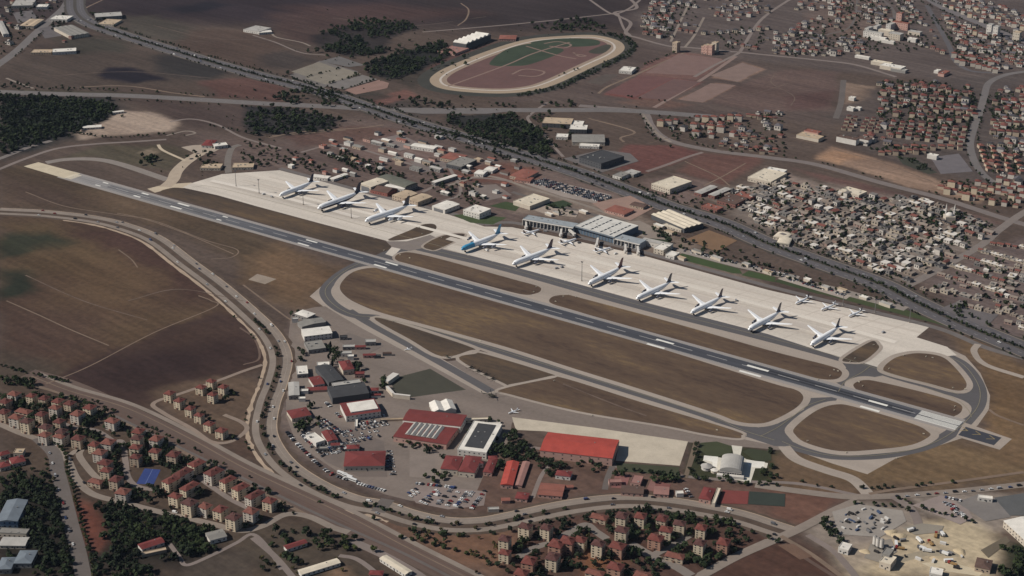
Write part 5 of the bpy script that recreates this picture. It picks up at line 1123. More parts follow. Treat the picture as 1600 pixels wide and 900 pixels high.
# domed hall on the white plaza
r, L, D, ro = T('domed_hall','hall','white arched hall with a bowed roof in the middle of the white plaza', (1124,735),(1158,738),(1163,717),7,'vaulty','white','lgrey',5)
for k in range(9): o = link('window', window_mesh(2.2, 3.6), r); o.location = (-L/2 + L*(k+.5)/9, -D/2-.05, 1.2)
q = MB(); q.box(-L/2-3,-D/2-5,-.2,L/2+3,-D/2-.2,3.2); q.build('portico', wm('white'), r)
p = P(1104,733); r = empty('round_pavilion', (p.x, p.y, gz(p.x, p.y))); tag(r, 'small round pavilion with pale conical roof left of the arched hall', 'pavilion')
q = MB(); q.tube((0,0,0),(0,0,4),6,n=14); q.build('wall', wm('white'), r); q = MB(); q.tube((0,0,4.01),(0,0,7),7,.2,n=14); q.build('roof', rm('lgrey'), r)
p = P(1116,738); r = empty('round_pavilion', (p.x, p.y, gz(p.x, p.y))); tag(r, 'white kiosk between the round pavilion and the arched hall', 'pavilion')
q = MB(); q.tube((0,0,0),(0,0,3),4,n=12); q.build('wall', wm('cream'), r); q = MB(); q.tube((0,0,3.01),(0,0,4),4.6,.2,n=12); q.build('roof', rm('white'), r)
# blast wall round the green
for i, (a, b) in enumerate((((602,601),(619,589)),((602,606),(615,620)),((615,621),(641,624)))):
    pa, pb = P(*a), P(*b); d = pb - pa; r = empty('blast_wall', (pa.x, pa.y, gz(pa.x, pa.y)), math.atan2(d.y, d.x)); tag(r, ('broad white roofed blast wall at the corner of the dark green', 'pale blast wall along the left edge of the dark green', 'pale blast wall along the lower edge of the dark green')[i], 'wall')
    w = 9 if i == 0 else 3
    q = MB(); q.box(0,-w/2,0,d.length,w/2,5); q.build('wall', wm('cream'), r); q = MB(); q.box(-.1,-w/2-.1,5.01,d.length+.1,w/2+.1,5.4); q.build('coping', wm('white'), r)
# bottom and corners
T('long_house','house','long red roof with white gable wall in the lower left trees', (222,859),(256,847),(250,839),4,'gable','white','red',2)
T('shed','shed','low tan shed under the long red roof in the lower left trees', (222,870),(258,858),(258,854),2.6,'flat','tan','tan',win=False)
T('villa','house','white walled house with grey roof by the estate road', (329,844),(355,838),(346,827),5,'gable','white','grey',1.5)
T('shed','shed','long white roofed shed at the lower edge, left of two', (472,899),(530,878),(525,871),4,'gable','white','cream',1)
T('shed','shed','long white roofed shed at the lower edge beside trees, right of two', (592,873),(634,897),(645,892),4,'gable','white','cream',1)
T('long_house','house','narrow red roof in the gardens below the estate road', (449,860),(477,847),(474,841),4,'gable','white','red',1.6)
T('villa','house','small red roofed house in the gardens at the bottom', (578,897),(598,900),(598,893),4,'hip','tan','red',1.5)
T('clinic','clinic','bluish grey roofed block in the wood at the left edge', (8,812),(36,817),(30,784),8,'gabley','blue','slate',2)
T('clinic','clinic','lower grey wing in front of the bluish block', (0,830),(40,838),(42,830),5,'flat','cream','grey')
T('clinic','clinic','curved pale roofed hall below the bluish block', (3,850),(40,855),(42,842),4,'vault','cream','lgrey',1.5)
T('clinic','clinic','bluish roof in the lowest left corner wood', (28,878),(52,882),(52,862),6,'hip','grey','slate',2)
T('clinic','clinic','dark slate roof at the lower left edge', (0,888),(20,890),(20,872),6,'hip','grey','slate',2)
for i, (a, b, c) in enumerate((((19,725),(40,720),(35,711)),((0,713),(15,708),(12,703)),((0,731),(17,727),(12,720)),((22,708),(36,709),(38,702)))):
    T('villa','house', ('big red hipped villa beside the lower left road','red villa at the left edge above the big one','red villa at the left edge below the big one','flat yellowish villa above the big red one')[i], a, b, c, 5, 'hip' if i < 3 else 'flat', 'cream', 'red' if i < 3 else 'tan', 2.5)
T('warehouse','warehouse','white ridged warehouse at the right edge by the quarry', (1577,816),(1602,850),(1650,835),8,'gable','cream','white',1.5)
T('warehouse','warehouse','low white shed at the upper edge of the grey yard', (1528,779),(1550,780),(1551,776),4,'flat','white','white')
T('site_hut','site hut','white site hall at the bottom of the quarry', (1452,896),(1472,900),(1474,890),5,'flat','white','white')
T('site_hut','site hut','brown hut at the right of the quarry floor', (1522,886),(1546,890),(1552,876),5,'hip','tan','brown',2)
T('site_hut','site hut','white plant house in the quarry yard, left', (1311,857),(1326,862),(1330,852),5,'flat','white','white')
T('site_hut','site hut','white plant house beside the silos', (1375,878),(1392,884),(1400,872),7,'flat','cream','cream')
T('site_hut','site hut','dark roofed crusher house beside the silos', (1378,866),(1390,870),(1396,860),9,'flat','grey','grey')
for i, (x, y) in enumerate(((1371,857),(1377,859),(1366,854))):
    p = P(x, y); r = empty('silo', (p.x, p.y, gz(p.x, p.y))); tag(r, f'white cement silo in the quarry yard, {nth(i)} one of three counted from the middle', 'silo', 'cement silos in the quarry')
    q = MB(); q.tube((0,0,3),(0,0,12),2.2,n=12); q.build('tank', wm('white'), r); q = MB(); q.tube((0,0,12.01),(0,0,13.4),2.2,.4,n=12); q.tube((0,0,1),(0,0,3),.6,2.2,n=12); q.build('cone', wm('grey'), r)
    for k in range(4): a = k*math.pi/2; q = MB(); q.tube((1.8*math.cos(a),1.8*math.sin(a),0),(1.8*math.cos(a),1.8*math.sin(a),3.4),.2,n=5); q.build('leg', m_steel, r)
# mosque of the old quarter
p = P(1483,343); r = empty('mosque', (p.x, p.y, 0)); tag(r, 'small mosque with white dome and two tall thin minarets in the old quarter', 'mosque')
q = MB(); q.box(-8,-8,0,8,8,7); q.build('wall', wm('cream'), r)
q = MB(); n = 16
q.ring([[(6.4*math.cos(t)*math.cos(2*math.pi*k/n), 6.4*math.cos(t)*math.sin(2*math.pi*k/n), 7 + 5.5*math.sin(t)) for k in range(n)] for t in np.linspace(0, 1.5, 7)]); q.build('dome', wm('white'), r, True)
for x, y, h in ((1477,342,27),(1490,343,27)):
    b = P(x, y) - p; q = MB(); q.tube((b.x,b.y,0),(b.x,b.y,h*.8),1.3,1.0,n=8); q.tube((b.x,b.y,h*.62),(b.x,b.y,h*.65),1.7,n=8); q.tube((b.x,b.y,h*.8),(b.x,b.y,h),1.0,.05,n=8); q.build('minaret', wm('white'), r)
# hospital and other blocks in the far right corner
_k = 0
for (x, y, w, d, h, wa, rc) in ((1365,50,46,12,14,'white','lgrey'),(1385,47,34,14,12,'cream','cream'),(1400,52,30,20,14,'cream','lgrey'),(1372,58,40,10,8,'white','white'),(1408,35,40,12,16,'pink','orange'),(1392,37,12,26,14,'white','lgrey'),(1358,43,10,24,14,'white','lgrey'),(1371,40,10,24,14,'white','lgrey'),(1430,49,30,14,8,'cream','lgrey'),(1407,20,14,14,22,'pink','orange'),(1426,60,20,10,8,'white','white'),(1385,63,40,8,6,'white','white'),
    (1348,88,34,8,5,'white','white'),(1378,97,44,16,7,'cream','cream'),(1395,103,50,22,8,'cream','white'),(1405,108,34,12,6,'grey','lgrey'),(1548,38,12,16,22,'white','lgrey'),(1558,41,12,16,24,'white','lgrey'),(1590,50,16,14,20,'cream','tan'),(1057,66,12,14,22,'tan','tan'),(1105,70,10,12,20,'pink','tan'),(1112,70,10,12,22,'pink','tan'),(1118,66,12,12,22,'cream','tan'),(1100,72,8,10,16,'pink','tan'),(1475,113,14,30,6,'pink','orange'),(1465,110,10,16,5,'white','white'),(1266,212,46,22,6,'cream','tan'),(1270,205,30,14,9,'pink','orange'),(1332,152,12,10,6,'white','white'),(1330,168,14,10,6,'white','white'),(1342,168,10,8,5,'white','white'),(1325,215,40,14,10,'white','brown'),(1350,216,26,16,8,'white','brown'),(1458,242,18,10,7,'white','white')):
    a = P(x, y, h); u = Vector((math.cos(R(-38)), math.sin(R(-38)), 0)); v = Vector((-u.y, u.x, 0))
    f = lambda du, dv: to_px(*(a + u*du*w/2 + v*dv*d/2)[:2], h)
    T('city_block', 'city block', f"{ {'white':'white','cream':'cream','pink':'pinkish','tan':'tan','grey':'grey'}[wa] } {'tower' if h > 18 else 'hall' if h < 9 else 'block'} in the far upper right town, number {_k+1} along its streets", f(-1,-1), f(1,-1), f(1,1), h, 'flat', wa, rc, win=h > 12, group='larger blocks of the far town'); _k += 1

EXTRA = PN([(500,232),(545,205),(640,200),(720,225),(800,250),(842,272),(810,292),(740,310),(700,312),(640,272),(540,262)]); _e = 0
_sh = [(o.location.x, o.location.y) for o in scene.objects if o.get('category') in ('workshop', 'shed', 'hangar')]
for x in np.arange(EXTRA[:,0].min(), EXTRA[:,0].max(), 24):
    for y in np.arange(EXTRA[:,1].min(), EXTRA[:,1].max(), 26):
        X, Y = x + random.uniform(-9,9), y + random.uniform(-9,9)
        if not pip(np.array([[X,Y]]), EXTRA)[0] or any((X-a)**2+(Y-b)**2 < 20**2 for a, b in _sh) or random.random() < .25: continue
        i_, j_ = int((X-GX0)/CELL), int((Y-GY0)/CELL)
        if LEVEL[i_, j_] > 1 and random.random() < .6: continue
        w, d, h = random.uniform(9,20), random.uniform(6,10), random.uniform(3.2,5.5); u = Vector((math.cos(R(-38)), math.sin(R(-38)), 0)); v = Vector((-u.y, u.x, 0)); a = Vector((X,Y,h))
        f = lambda du, dv: to_px(*(a + u*du*w/2 + v*dv*d/2)[:2], h)
        c = random.choice(('lgrey','grey','white','orange','tan','brown','lgrey','dark'))
        T('works','workshop', f"small {'red' if c == 'orange' else 'dark' if c in ('brown','dark') else 'pale'} roofed works building between apron and motorway", f(-1,-1), f(1,-1), f(1,1), h, random.choice(('flat','gable','gable')), random.choice(('white','grey','tan','pink')), c, 1.3, win=False, group='scattered works buildings behind the apron'); _sh.append((X,Y))
STRIP = [(1064,402),(1090,392),(1120,402),(1166,412),(1200,424),(1236,432),(1262,436),(1290,448),(1316,452),(1350,464),(1384,474),(1030,352),(1046,362),(930,344),(912,330),(870,332),(858,334)]
for x, y in STRIP:
    w, d, h = random.uniform(10,20), random.uniform(5,7), random.uniform(3,4.5); a = P(x,y,h); u = Vector((math.cos(R(-46)), math.sin(R(-46)), 0)); v = Vector((-u.y, u.x, 0))
    f = lambda du, dv: to_px(*(a + u*du*w/2 + v*dv*d/2)[:2], h); c = random.choice(('white','lgrey','grey','tan'))
    T('strip_shed','shed', f"low {'white' if c == 'white' else 'grey' if 'grey' in c else 'tan'} roofed shed on the strip between terminal road and motorway", f(-1,-1), f(1,-1), f(1,1), h, 'flat', 'cream', c, win=False, group='low sheds between terminal and motorway')
def in_order(group, fmt):
    ms = [o for o in scene.objects if o.get('group') == group]; ms.sort(key=lambda o: to_px(o.location.x, o.location.y)[0])
    for i, o in enumerate(ms): o['label'] = fmt(o, nth(i))
in_order('scattered works buildings behind the apron', lambda o, n: o['label'].split(' building between')[0] + f' building between apron and motorway, {n} from the left')
in_order('larger blocks of the far town', lambda o, n: o['label'].split(' in the far')[0] + f' in the far upper right town, {n} from the left of its large buildings')
in_order('small sheds of the lower base', lambda o, n: o['label'] + f', {n} from the left among the small sheds')
in_order('cement silos in the quarry', lambda o, n: f'white cement silo in the quarry yard, {n} from the left of three')
in_order('low sheds between terminal and motorway', lambda o, n: o['label'] + f', {n} from left')
# ---------------------------------------------------------------- apartment blocks
m_blockwall = [M('block_wall_%d' % i, c, .06, .3) for i, c in enumerate(((200,184,160),(178,160,140),(190,180,168),(164,128,110)))]
m_blockroof = [M('tile_roof_%d' % i, c, .16, .35) for i, c in enumerate(((110,62,55),(98,56,51),(120,76,66),(88,58,54)))]
m_chim = M('chimney', (120,90,78), .05)
def block_proto(w, d, floors, wi, ri, windows=True, rise=None):
    h = floors * 2.9 + .4; r = empty('apartment_block' if windows else 'housing_block', (0,0,-50), 0)
    b = MB(); b.box(-w/2,-d/2,-.3,w/2,d/2,h-.004); b.build('wall', m_blockwall[wi], r)
    rise = rise or min(w,d)*.24
    ro = roof_mesh('hip', w, d, h, rise, .7).build('roof', m_blockroof[ri], r)
    if windows:
        q = MB(); q.box(w*.12-.5,-.5,h+rise*.4,w*.12+.5,.5,h+rise+.9); q.build('chimney', m_chim, ro)
        nf = 2 if w < 15 else 3
        for f in range(floors):
            for k in range(nf):
                o = link('window', window_mesh(w*.16, 1.3), r); o.location = (-w/2 + w*(k+.5)/nf - w*.04, -d/2-.02, f*2.9 + 1.2)
            for k in range(2 if d > 14 else 1):
                o = link('window', window_mesh(d*.14, 1.3), r); o.location = (w/2+.02, -d/2 + d*(k+.5)/(2 if d > 14 else 1), f*2.9 + 1.2); o.rotation_euler = (0,0,math.pi/2)
        q = MB(); q.box(-.9,-d/2-1.0,0,.9,-d/2-.02,2.6); q.build('entrance', m_chim, r)
    remember(r); r['_h'] = h; r['_rise'] = rise; r['_used'] = False
    return r
def put(proto, px, py, rz, scale=1.0, z=None):
    h = proto['_h'] * scale
    p = P(px, py, h + proto['_rise'] * .45 * scale)
    if not proto['_used']: o = proto; proto['_used'] = True
    else: o = copy_tree(proto)
    o.location = (p.x, p.y, gz(p.x, p.y)); o.rotation_euler = (0,0,rz); o.scale = (scale*random.uniform(.9,1.14), scale*random.uniform(.9,1.16), scale*random.uniform(.93,1.06))
    return o
PB = [block_proto(11.5, 11, 4, 0, 0), block_proto(12, 12, 4, 1, 1), block_proto(13, 12, 4, 2, 2), block_proto(12, 12, 5, 0, 3), block_proto(11, 19, 4, 0, 0), block_proto(12, 20, 4, 2, 1), block_proto(20, 11, 2, 1, 2), block_proto(13, 13, 4, 3, 0)]
BLOCKS = [  # (where, rotation, scale, prototype choice, roof centres)
 ('in the lone group of ten by the ploughed field', -28, .86, (0,0,0), [(265,613),(280,624),(297,637),(311,647),(327,660),(346,670),(314,603),(330,594),(349,603),(332,615)]),
 ('in the upper row of the lower left estate', -24, .95, (1,2,0), [(8,625),(22,614),(49,617),(69,620),(90,624),(109,628),(140,635),(86,635),(121,645)]),
 ('in the second row of the lower left estate', -24, .98, (1,2,3), [(6,642),(25,650),(42,656),(65,646),(92,656),(71,665),(96,672),(70,677),(95,678),(122,683),(175,655)]),
 ('in the curved row beside the estate road', -18, .95, (0,2,1), [(147,692),(156,705),(164,720),(166,732),(169,688)]),
 ('in the tight column left of the blue court', -14, .95, (0,1,3), [(214,682),(212,697),(212,712),(216,671)]),
 ('in the pair of columns above the blue court', -20, .98, (0,2,1), [(244,683),(242,702),(271,708)]),
 ('below the blue court beside the estate road', -20, .95, (1,2,0), [(181,747),(192,766)]),
 ('in the long diagonal row along the railway', -38, .97, (4,5,4), [(307,721),(334,736),(356,747),(376,760),(398,772)]),
 ('right of the blue court in the inner row', -34, .98, (4,5,4), [(286,736),(267,749),(296,757)]),
 ('in the front row along the estate road', -30, 1.0, (0,3,2), [(274,773),(296,782),(320,788),(344,793),(365,805),(392,796),(421,780)]),
 ('in the top row of the lower middle estate', -22, .95, (3,0,1), [(972,803),(1001,805),(1035,807),(1062,815),(1096,823)]),
 ('at the left edge of the lower middle estate', -22, .95, (3,0,3), [(789,840),(789,861),(821,821),(854,821)]),
 ('in the second row of the lower middle estate', -24, .98, (3,7,0), [(972,825),(1041,825),(1025,838),(1094,846),(1131,845)]),
 ('in the third row of the lower middle estate', -24, 1.0, (7,0,3), [(870,848),(907,842),(935,848),(965,851)]),
 ('at the bottom of the lower middle estate', -22, 1.02, (7,7,3), [(827,873),(864,866),(962,883),(815,893),(887,843)]),
]
WIDE = [(936,806,'short white walled block at the head of the lower middle estate'),(1055,867,'low wide red roofed block between the lanes of the lower middle estate'),(930,893,'low wide red roof at the bottom of the lower middle estate'),(1005,897,'low red roof at the bottom picture edge under the lane'),(37,641,'low broad red roof in the lower left estate'),(150,751,'low red roofed house beside the curved row at the estate road')]
block_spots = []
for where, rot, sc, pr, pts in BLOCKS:
    for i, (x, y) in enumerate(sorted(pts)):
        pb = PB[pr[i % 3]]; o = put(pb, x, y, R(rot + random.uniform(-4, 4)), sc * random.uniform(.96, 1.04))
        tag(o, f'red roofed block {where}, {nth(i)} from left', 'apartment block', 'red roofed apartment blocks of the lower estates')
        block_spots.append((o.location.x, o.location.y))
for x, y, lab in WIDE:
    o = put(PB[6], x, y, R(-24), .9); tag(o, lab, 'apartment block', 'red roofed apartment blocks of the lower estates'); block_spots.append((o.location.x, o.location.y))

# estates at the right: smaller in the picture, wall and roof only
RB = [block_proto(10.5, 11, 3, 0, 1, False), block_proto(11, 12, 3, 2, 0, False), block_proto(11, 11, 3, 1, 3, False), block_proto(12, 9, 2, 1, 2, False), block_proto(14, 12, 4, 2, 2, False), block_proto(13, 10, 4, 0, 2, False)]
ROWS = [ # (where, rotation, protos, scale, from, to, n)
 ('upper right estate', -14, (0,1,2), .95, [((1382,141),(1383,156),2),((1408,139),(1407,160),3),((1432,130),(1508,142),7),((1430,146),(1500,151),6),((1376,169),(1400,174),2),((1428,157),(1522,166),8),((1425,176),(1470,183),4),((1484,186),(1524,176),4),((1446,167),(1516,172),5)]),
 ('columns by the upper right estate', -12, (2,2,0), .72, [((1319,198),(1326,180),4),((1329,199),(1337,181),4),((1348,199),(1355,183),4),((1358,199),(1365,183),4),((1370,200),(1378,184),4)]),
 ('lower half of upper right estate', -14, (2,0,1), .85, [((1389,203),(1397,188),3),((1404,207),(1411,189),4),((1419,210),(1425,189),4),((1434,212),(1440,190),4),((1450,214),(1455,192),4),((1470,215),(1476,195),4),((1488,217),(1494,196),4),((1500,220),(1508,198),4)]),
 ('strip above the sandy field', -10, (3,3,2), .9, [((1378,236),(1442,232),7),((1402,226),(1500,227),8)]),
 ('long terraces at the right edge', -80, (3,3,3), .85, [((1533,226),(1545,262),6),((1551,228),(1562,264),6),((1569,238),(1577,262),4),((1588,241),(1597,266),4)]),
 ('white houses right of curving street', -22, (1,0,1), .8, [((1562,276),(1596,291),4),((1560,286),(1598,300),3)]),
 ('cluster right of the sandy field', -25, (3,5,1), .85, [((1471,289),(1520,305),6),((1488,283),(1545,299),6),((1528,282),(1592,308),7),((1533,306),(1588,318),4)]),
 ('blocks along the right edge', -16, (2,1,0), .95, [((1556,156),(1598,151),4),((1560,170),(1600,166),4),((1553,186),(1600,190),5),((1552,201),(1600,205),5)]),
 ('white rows by the curving street', -16, (1,4,1), .85, [((1495,91),(1555,106),8),((1492,82),(1550,94),7)]),
 ('rows along the top right avenue', -30, (4,5,1), .8, [((1478,4),(1534,28),7),((1490,-4),(1598,40),10),((1508,40),(1540,54),5),((1480,24),(1500,50),4)]),
 ('estate inside the ring road', -20, (4,1,5), .9, [((1084,192),(1126,196),4),((1090,181),(1155,179),6),((1032,188),(1056,186),3),((1087,203),(1112,208),2)]),
 ('terrace by the ring road', -8, (3,3,2), .75, [((1170,178),(1212,183),6),((1128,224),(1206,236),6),((1150,210),(1206,216),5),((1200,226),(1212,232),2)]),
]
_n = 0
for where, rot, pr, sc, rows in ROWS:
    for ri, (a, b, n) in enumerate(rows):
        for i in range(n):
            t = i / max(1, n - 1); o = put(RB[pr[(i + ri) % 3]], a[0]+(b[0]-a[0])*t + random.uniform(-.8,.8), a[1]+(b[1]-a[1])*t + random.uniform(-.6,.6), R(rot + random.uniform(-5,5)), sc * random.uniform(.92,1.08))
            tag(o, f'red roofed block in the {where}, {nth(i)} of its {nth(ri)} row', 'housing block', 'red roofed blocks of the right hand estates'); _n += 1
# ---------------------------------------------------------------- small houses of one mesh
def house_mesh(w, d, h, wall, roof, kind):
    b = MB(); b.box(-w/2,-d/2,-.2,w/2,d/2,h-.004, m=0)
    if kind == 'flat':
        b.box(-w/2-.2,-d/2-.2,h,w/2+.2,d/2+.2,h+.3,m=1)
        if w > 8: b.box(-w*.3,-d*.1,h+.302,-w*.02,d*.3,h+2.2,m=0)
    else:
        q = roof_mesh(kind, w, d, h, min(w,d)*.24, .4); b.add(q.v, q.f, 1)
    b.box(-w*.30,-d/2-.08,h*.4,-w*.12,-d/2-.01,h*.78,m=2); b.box(w*.12,-d/2-.08,h*.4,w*.30,-d/2-.01,h*.78,m=2); b.box(w/2+.01,-d*.1,h*.4,w/2+.08,d*.1,h*.78,m=2)
    return b.me('house', [wall, roof, m_win])
HW = {k: M('house_wall_'+k, c, .06, .3) for k, c in dict(white=(196,188,178), cream=(170,158,142), tan=(142,128,116), grey=(120,116,112), pink=(150,126,116)).items()}
HR = {k: M('house_roof_'+k, c, .10, .3) for k, c in dict(white=(214,207,198), pale=(156,146,136), grey=(122,116,112), dark=(62,60,62), tan=(134,122,112), red=(116,72,64), slate=(96,92,96)).items()}
HM = [(house_mesh(w,d,h,HW[a],HR[b],k),b) for w,d,h,a,b,k in ((10,8,3.2,'cream','grey','flat'),(9,7,4.5,'grey','grey','flat'),(10,8,3,'tan','tan','flat'),(7,7,3.4,'white','white','flat'),(9,6,4.8,'cream','pale','flat'),(12,7,3,'grey','pale','flat'),(9,7,3.2,'pink','tan','gable'),(8,6,3,'tan','red','gable'),(12,8,3.4,'cream','white','flat'),(7,6,5.5,'white','grey','flat'),(9,7,3,'grey','dark','flat'))]
FM = [(house_mesh(w,d,h,HW[a],HR[b],k),b) for w,d,h,a,b,k in ((9,8,5,'cream','dark','hip'),(10,8,5,'tan','slate','gable'),(9,9,6,'white','slate','hip'),(9,8,5,'pink','red','hip'),(11,8,5,'white','dark','flat'),(8,8,6,'cream','red','hip'))]
CN = dict(white='white', pale='pale', grey='grey', dark='dark', tan='tan', red='red', slate='slate grey')
def house(mesh_, x, y, rz, sc, label, group):
    o = link('house', mesh_[0]); o.location = (x, y, gz(x, y)); o.rotation_euler = (0,0,rz); o.scale = (sc*random.uniform(.75,1.4), sc*random.uniform(.75,1.3), sc*random.uniform(.8,1.15))
    tag(o, label, 'house', group)
OLD = PN([(1122,306),(1200,282),(1290,292),(1345,308),(1440,310),(1552,352),(1548,372),(1440,434),(1412,442),(1340,418),(1290,402),(1200,362)])
# streets of the old quarter run along the motorway
du = P(1400,452) - P(1200,381); du.z = 0; du.normalize(); dv = Vector((-du.y, du.x, 0)); o0 = P(1200,381)
row = 0; k = 14.0; n_old = 0; leftovers = []
while k < 420:
    xs = []; s = -420
    while s < 420:
        q = o0 + du*(s + random.uniform(-4,4)) + dv*(k + random.uniform(-3.5,3.5))
        if pip(np.array([[q.x, q.y]]), OLD)[0]: xs.append(q)
        s += random.uniform(14, 21)
    used = 0
    for q in xs:
        if random.random() < .12: continue
        if (q - P(1483,343)).length < 22 or (q - P(1470,352)).length < 20: continue
        hm = HM[int(random.random() * 11)]
        house(hm, q.x, q.y, math.atan2(du.y, du.x) + random.choice((0,0,math.pi/2)) + random.uniform(-.07,.07), 1.32, f'{CN[hm[1]]} roofed house in the old quarter, {nth(used)} of the {nth(row)} row from the motorway', 'small houses of the old quarter'); used += 1; n_old += 1
    if used: row += 1
    k += random.uniform(23, 28)
# far streets at the top
FAR = [('streets by the tower pair', [((1008,30),(1048,36),5),((1006,42),(1044,48),6),((1010,54),(1050,58),5),((1058,36),(1086,42),3),((1062,48),(1082,52),3),((1020,6),(1052,12),4),((1062,6),(1086,12),3)]),
       ('red roofed cluster in the top middle', [((1122,16),(1150,22),4),((1128,26),(1200,20),6),((1160,8),(1200,14),4)]),
       ('blocks above the sandy plots', [((1100,54),(1150,50),5),((1160,52),(1200,46),4),((1140,68),(1180,76),5),((1200,62),(1240,52),4)]),
       ('middle town', [((1214,76),(1280,60),7),((1212,84),(1256,84),5),((1248,40),(1280,30),4),((1310,34),(1342,22),5),((1312,70),(1348,82),5),((1318,62),(1345,70),4)]),
       ('crowded far streets by the avenue', [((1300,4),(1350,10),6),((1352,12),(1372,24),3),((1432,20),(1462,60),5),((1440,70),(1474,84),5),((1500,66),(1548,82),7),((1470,32),(1504,48),4)]),
       ('terraced lanes at lower right edge', [((1552,382),(1598,388),5),((1532,392),(1600,412),8),((1510,403),(1600,428),10),((1488,416),(1566,440),8),((1470,431),(1560,456),9)]),
       ('lots beside the right hand motorway', [((1443,453),(1476,458),3),((1490,458),(1525,468),3),((1500,478),(1560,490),5),((1560,462),(1598,470),4),((1560,480),(1598,500),4),((1566,448),(1598,440),3)])]
n_far = 0; n_top = 0; mass = []
for where, rows in FAR:
    for ri, (a, b, n) in enumerate(rows):
        for i in range(n):
            t = i/max(1,n-1); p = P(a[0]+(b[0]-a[0])*t + random.uniform(-1.2,1.2), a[1]+(b[1]-a[1])*t + random.uniform(-.6,.6))
            low = a[1] > 300; hm = random.choice(HM[:8] if low else FM)
            if low and 'lanes' in where: hm = HM[random.choice((6,7,7,0,8))]
            if not low and n_top >= 12: mass.append((hm, p.x, p.y)); continue
            n_top += not low
            house(hm, p.x, p.y, R(-42 + random.uniform(-6,6)) if low else R(-30 + random.uniform(-8,8)), 1.15 if not low else 1.0, f'{CN[hm[1]]} roofed house in the {where}, {nth(i)} of the {nth(ri)} row', 'houses of the far streets'); n_far += 1
def house_mass(name, label, items, k0=1.15, rot=-30):
    VV = []; FF = []; MI = []; mats = []; o = 0
    for (me, _), x, y in items:
        a = R(rot + random.uniform(-4,4) + random.choice((0,0,90))); c, q = math.cos(a), math.sin(a); k = k0*random.uniform(.7,1.25); kz = k*random.uniform(.75,1.1); idx = []
        for m in me.materials:
            if m not in mats: mats.append(m)
            idx.append(mats.index(m))
        for v in me.vertices: VV.append((x + k*(v.co.x*c - v.co.y*q), y + k*(v.co.x*q + v.co.y*c), v.co.z*kz))
        for f in me.polygons: FF.append(tuple(i + o for i in f.vertices)); MI.append(idx[f.material_index])
        o += len(me.vertices)
    tag(link(name, mesh(name, VV, FF, mats, MI)), label, kind='stuff')
def fill(px, step, keep, meshes, gap=11):
    w = PN(px); out = []
    for x in np.arange(w[:,0].min(), w[:,0].max(), step):
        for y in np.arange(w[:,1].min(), w[:,1].max(), step * 1.15):
            X, Y = x + random.uniform(-.3,.3)*step, y + random.uniform(-.3,.3)*step
            if random.random() < keep and pip(np.array([[X,Y]]), w)[0] and gz(X,Y) == 0 and not any(abs(X-a) < gap and abs(Y-b) < gap for a, b in taken): out.append((random.choice(meshes), X, Y))
    return out
taken = [(o.location.x, o.location.y) for o in scene.objects if o.parent is None and o.get('category') in ('house','housing block','city block','hall')]
TM = FM + [(house_mesh(9,8,6,HW['white'],HR['red'],'hip'),'red'), (house_mesh(10,8,8,HW['white'],HR['dark'],'hip'),'dark')]
for px, st, kp in (([(1436,-5),(1520,-5),(1640,40),(1640,130),(1520,104),(1480,60)],17,.75),([(1296,-5),(1430,-5),(1440,40),(1340,38),(1290,24)],19,.6),([(1208,54),(1290,34),(1350,60),(1350,86),(1250,92),(1205,88)],20,.6),([(1100,-5),(1200,-5),(1200,40),(1105,30)],26,.45),([(1545,140),(1640,128),(1640,220),(1548,218)],16,.7),([(1522,226),(1640,216),(1640,330),(1600,320),(1540,280)],16,.65),
    ([(1375,126),(1440,126),(1520,138),(1528,180),(1505,224),(1390,215),(1370,180)],18,.4),([(1060,178),(1220,178),(1228,240),(1120,232),(1040,210)],18,.45),([(1330,192),(1390,190),(1400,232),(1340,226)],18,.5),([(1005,2),(1090,2),(1062,62),(1005,60)],19,.6),([(1440,440),(1480,420),(1640,400),(1640,545),(1560,510),(1480,482)],17,.7),([(0,0),(100,-5),(60,45),(0,90)],26,.5),([(60,60),(95,30),(130,40),(110,70)],24,.4),([(1290,-4),(1140,-4),(1150,14),(1290,20)],24,.5)):
    mass += fill(px, st, kp, TM if px[0][1] < 300 else HM)
house_mass('far_houses', 'mass of tiny far houses in the upper right streets', mass)
sheds = [(house_mesh(6,4,2.4,HW[a],HR[b],'flat'),b) for a, b in (('grey','grey'),('tan','dark'),('cream','pale'),('grey','tan'),('white','white'),('tan','red'))]
taken = [t for t in taken if False]
house_mass('yard_sheds', 'mass of small sheds and lean-tos packed between the old quarter houses', fill([(1122,306),(1200,282),(1290,292),(1345,308),(1440,310),(1552,352),(1548,372),(1440,434),(1412,442),(1340,418),(1290,402),(1200,362)], 11, .62, sheds), 1.2, -48)
print('blocks', len(block_spots), 'right', _n, 'old', n_old, 'far', n_far, 'mass', len(mass))
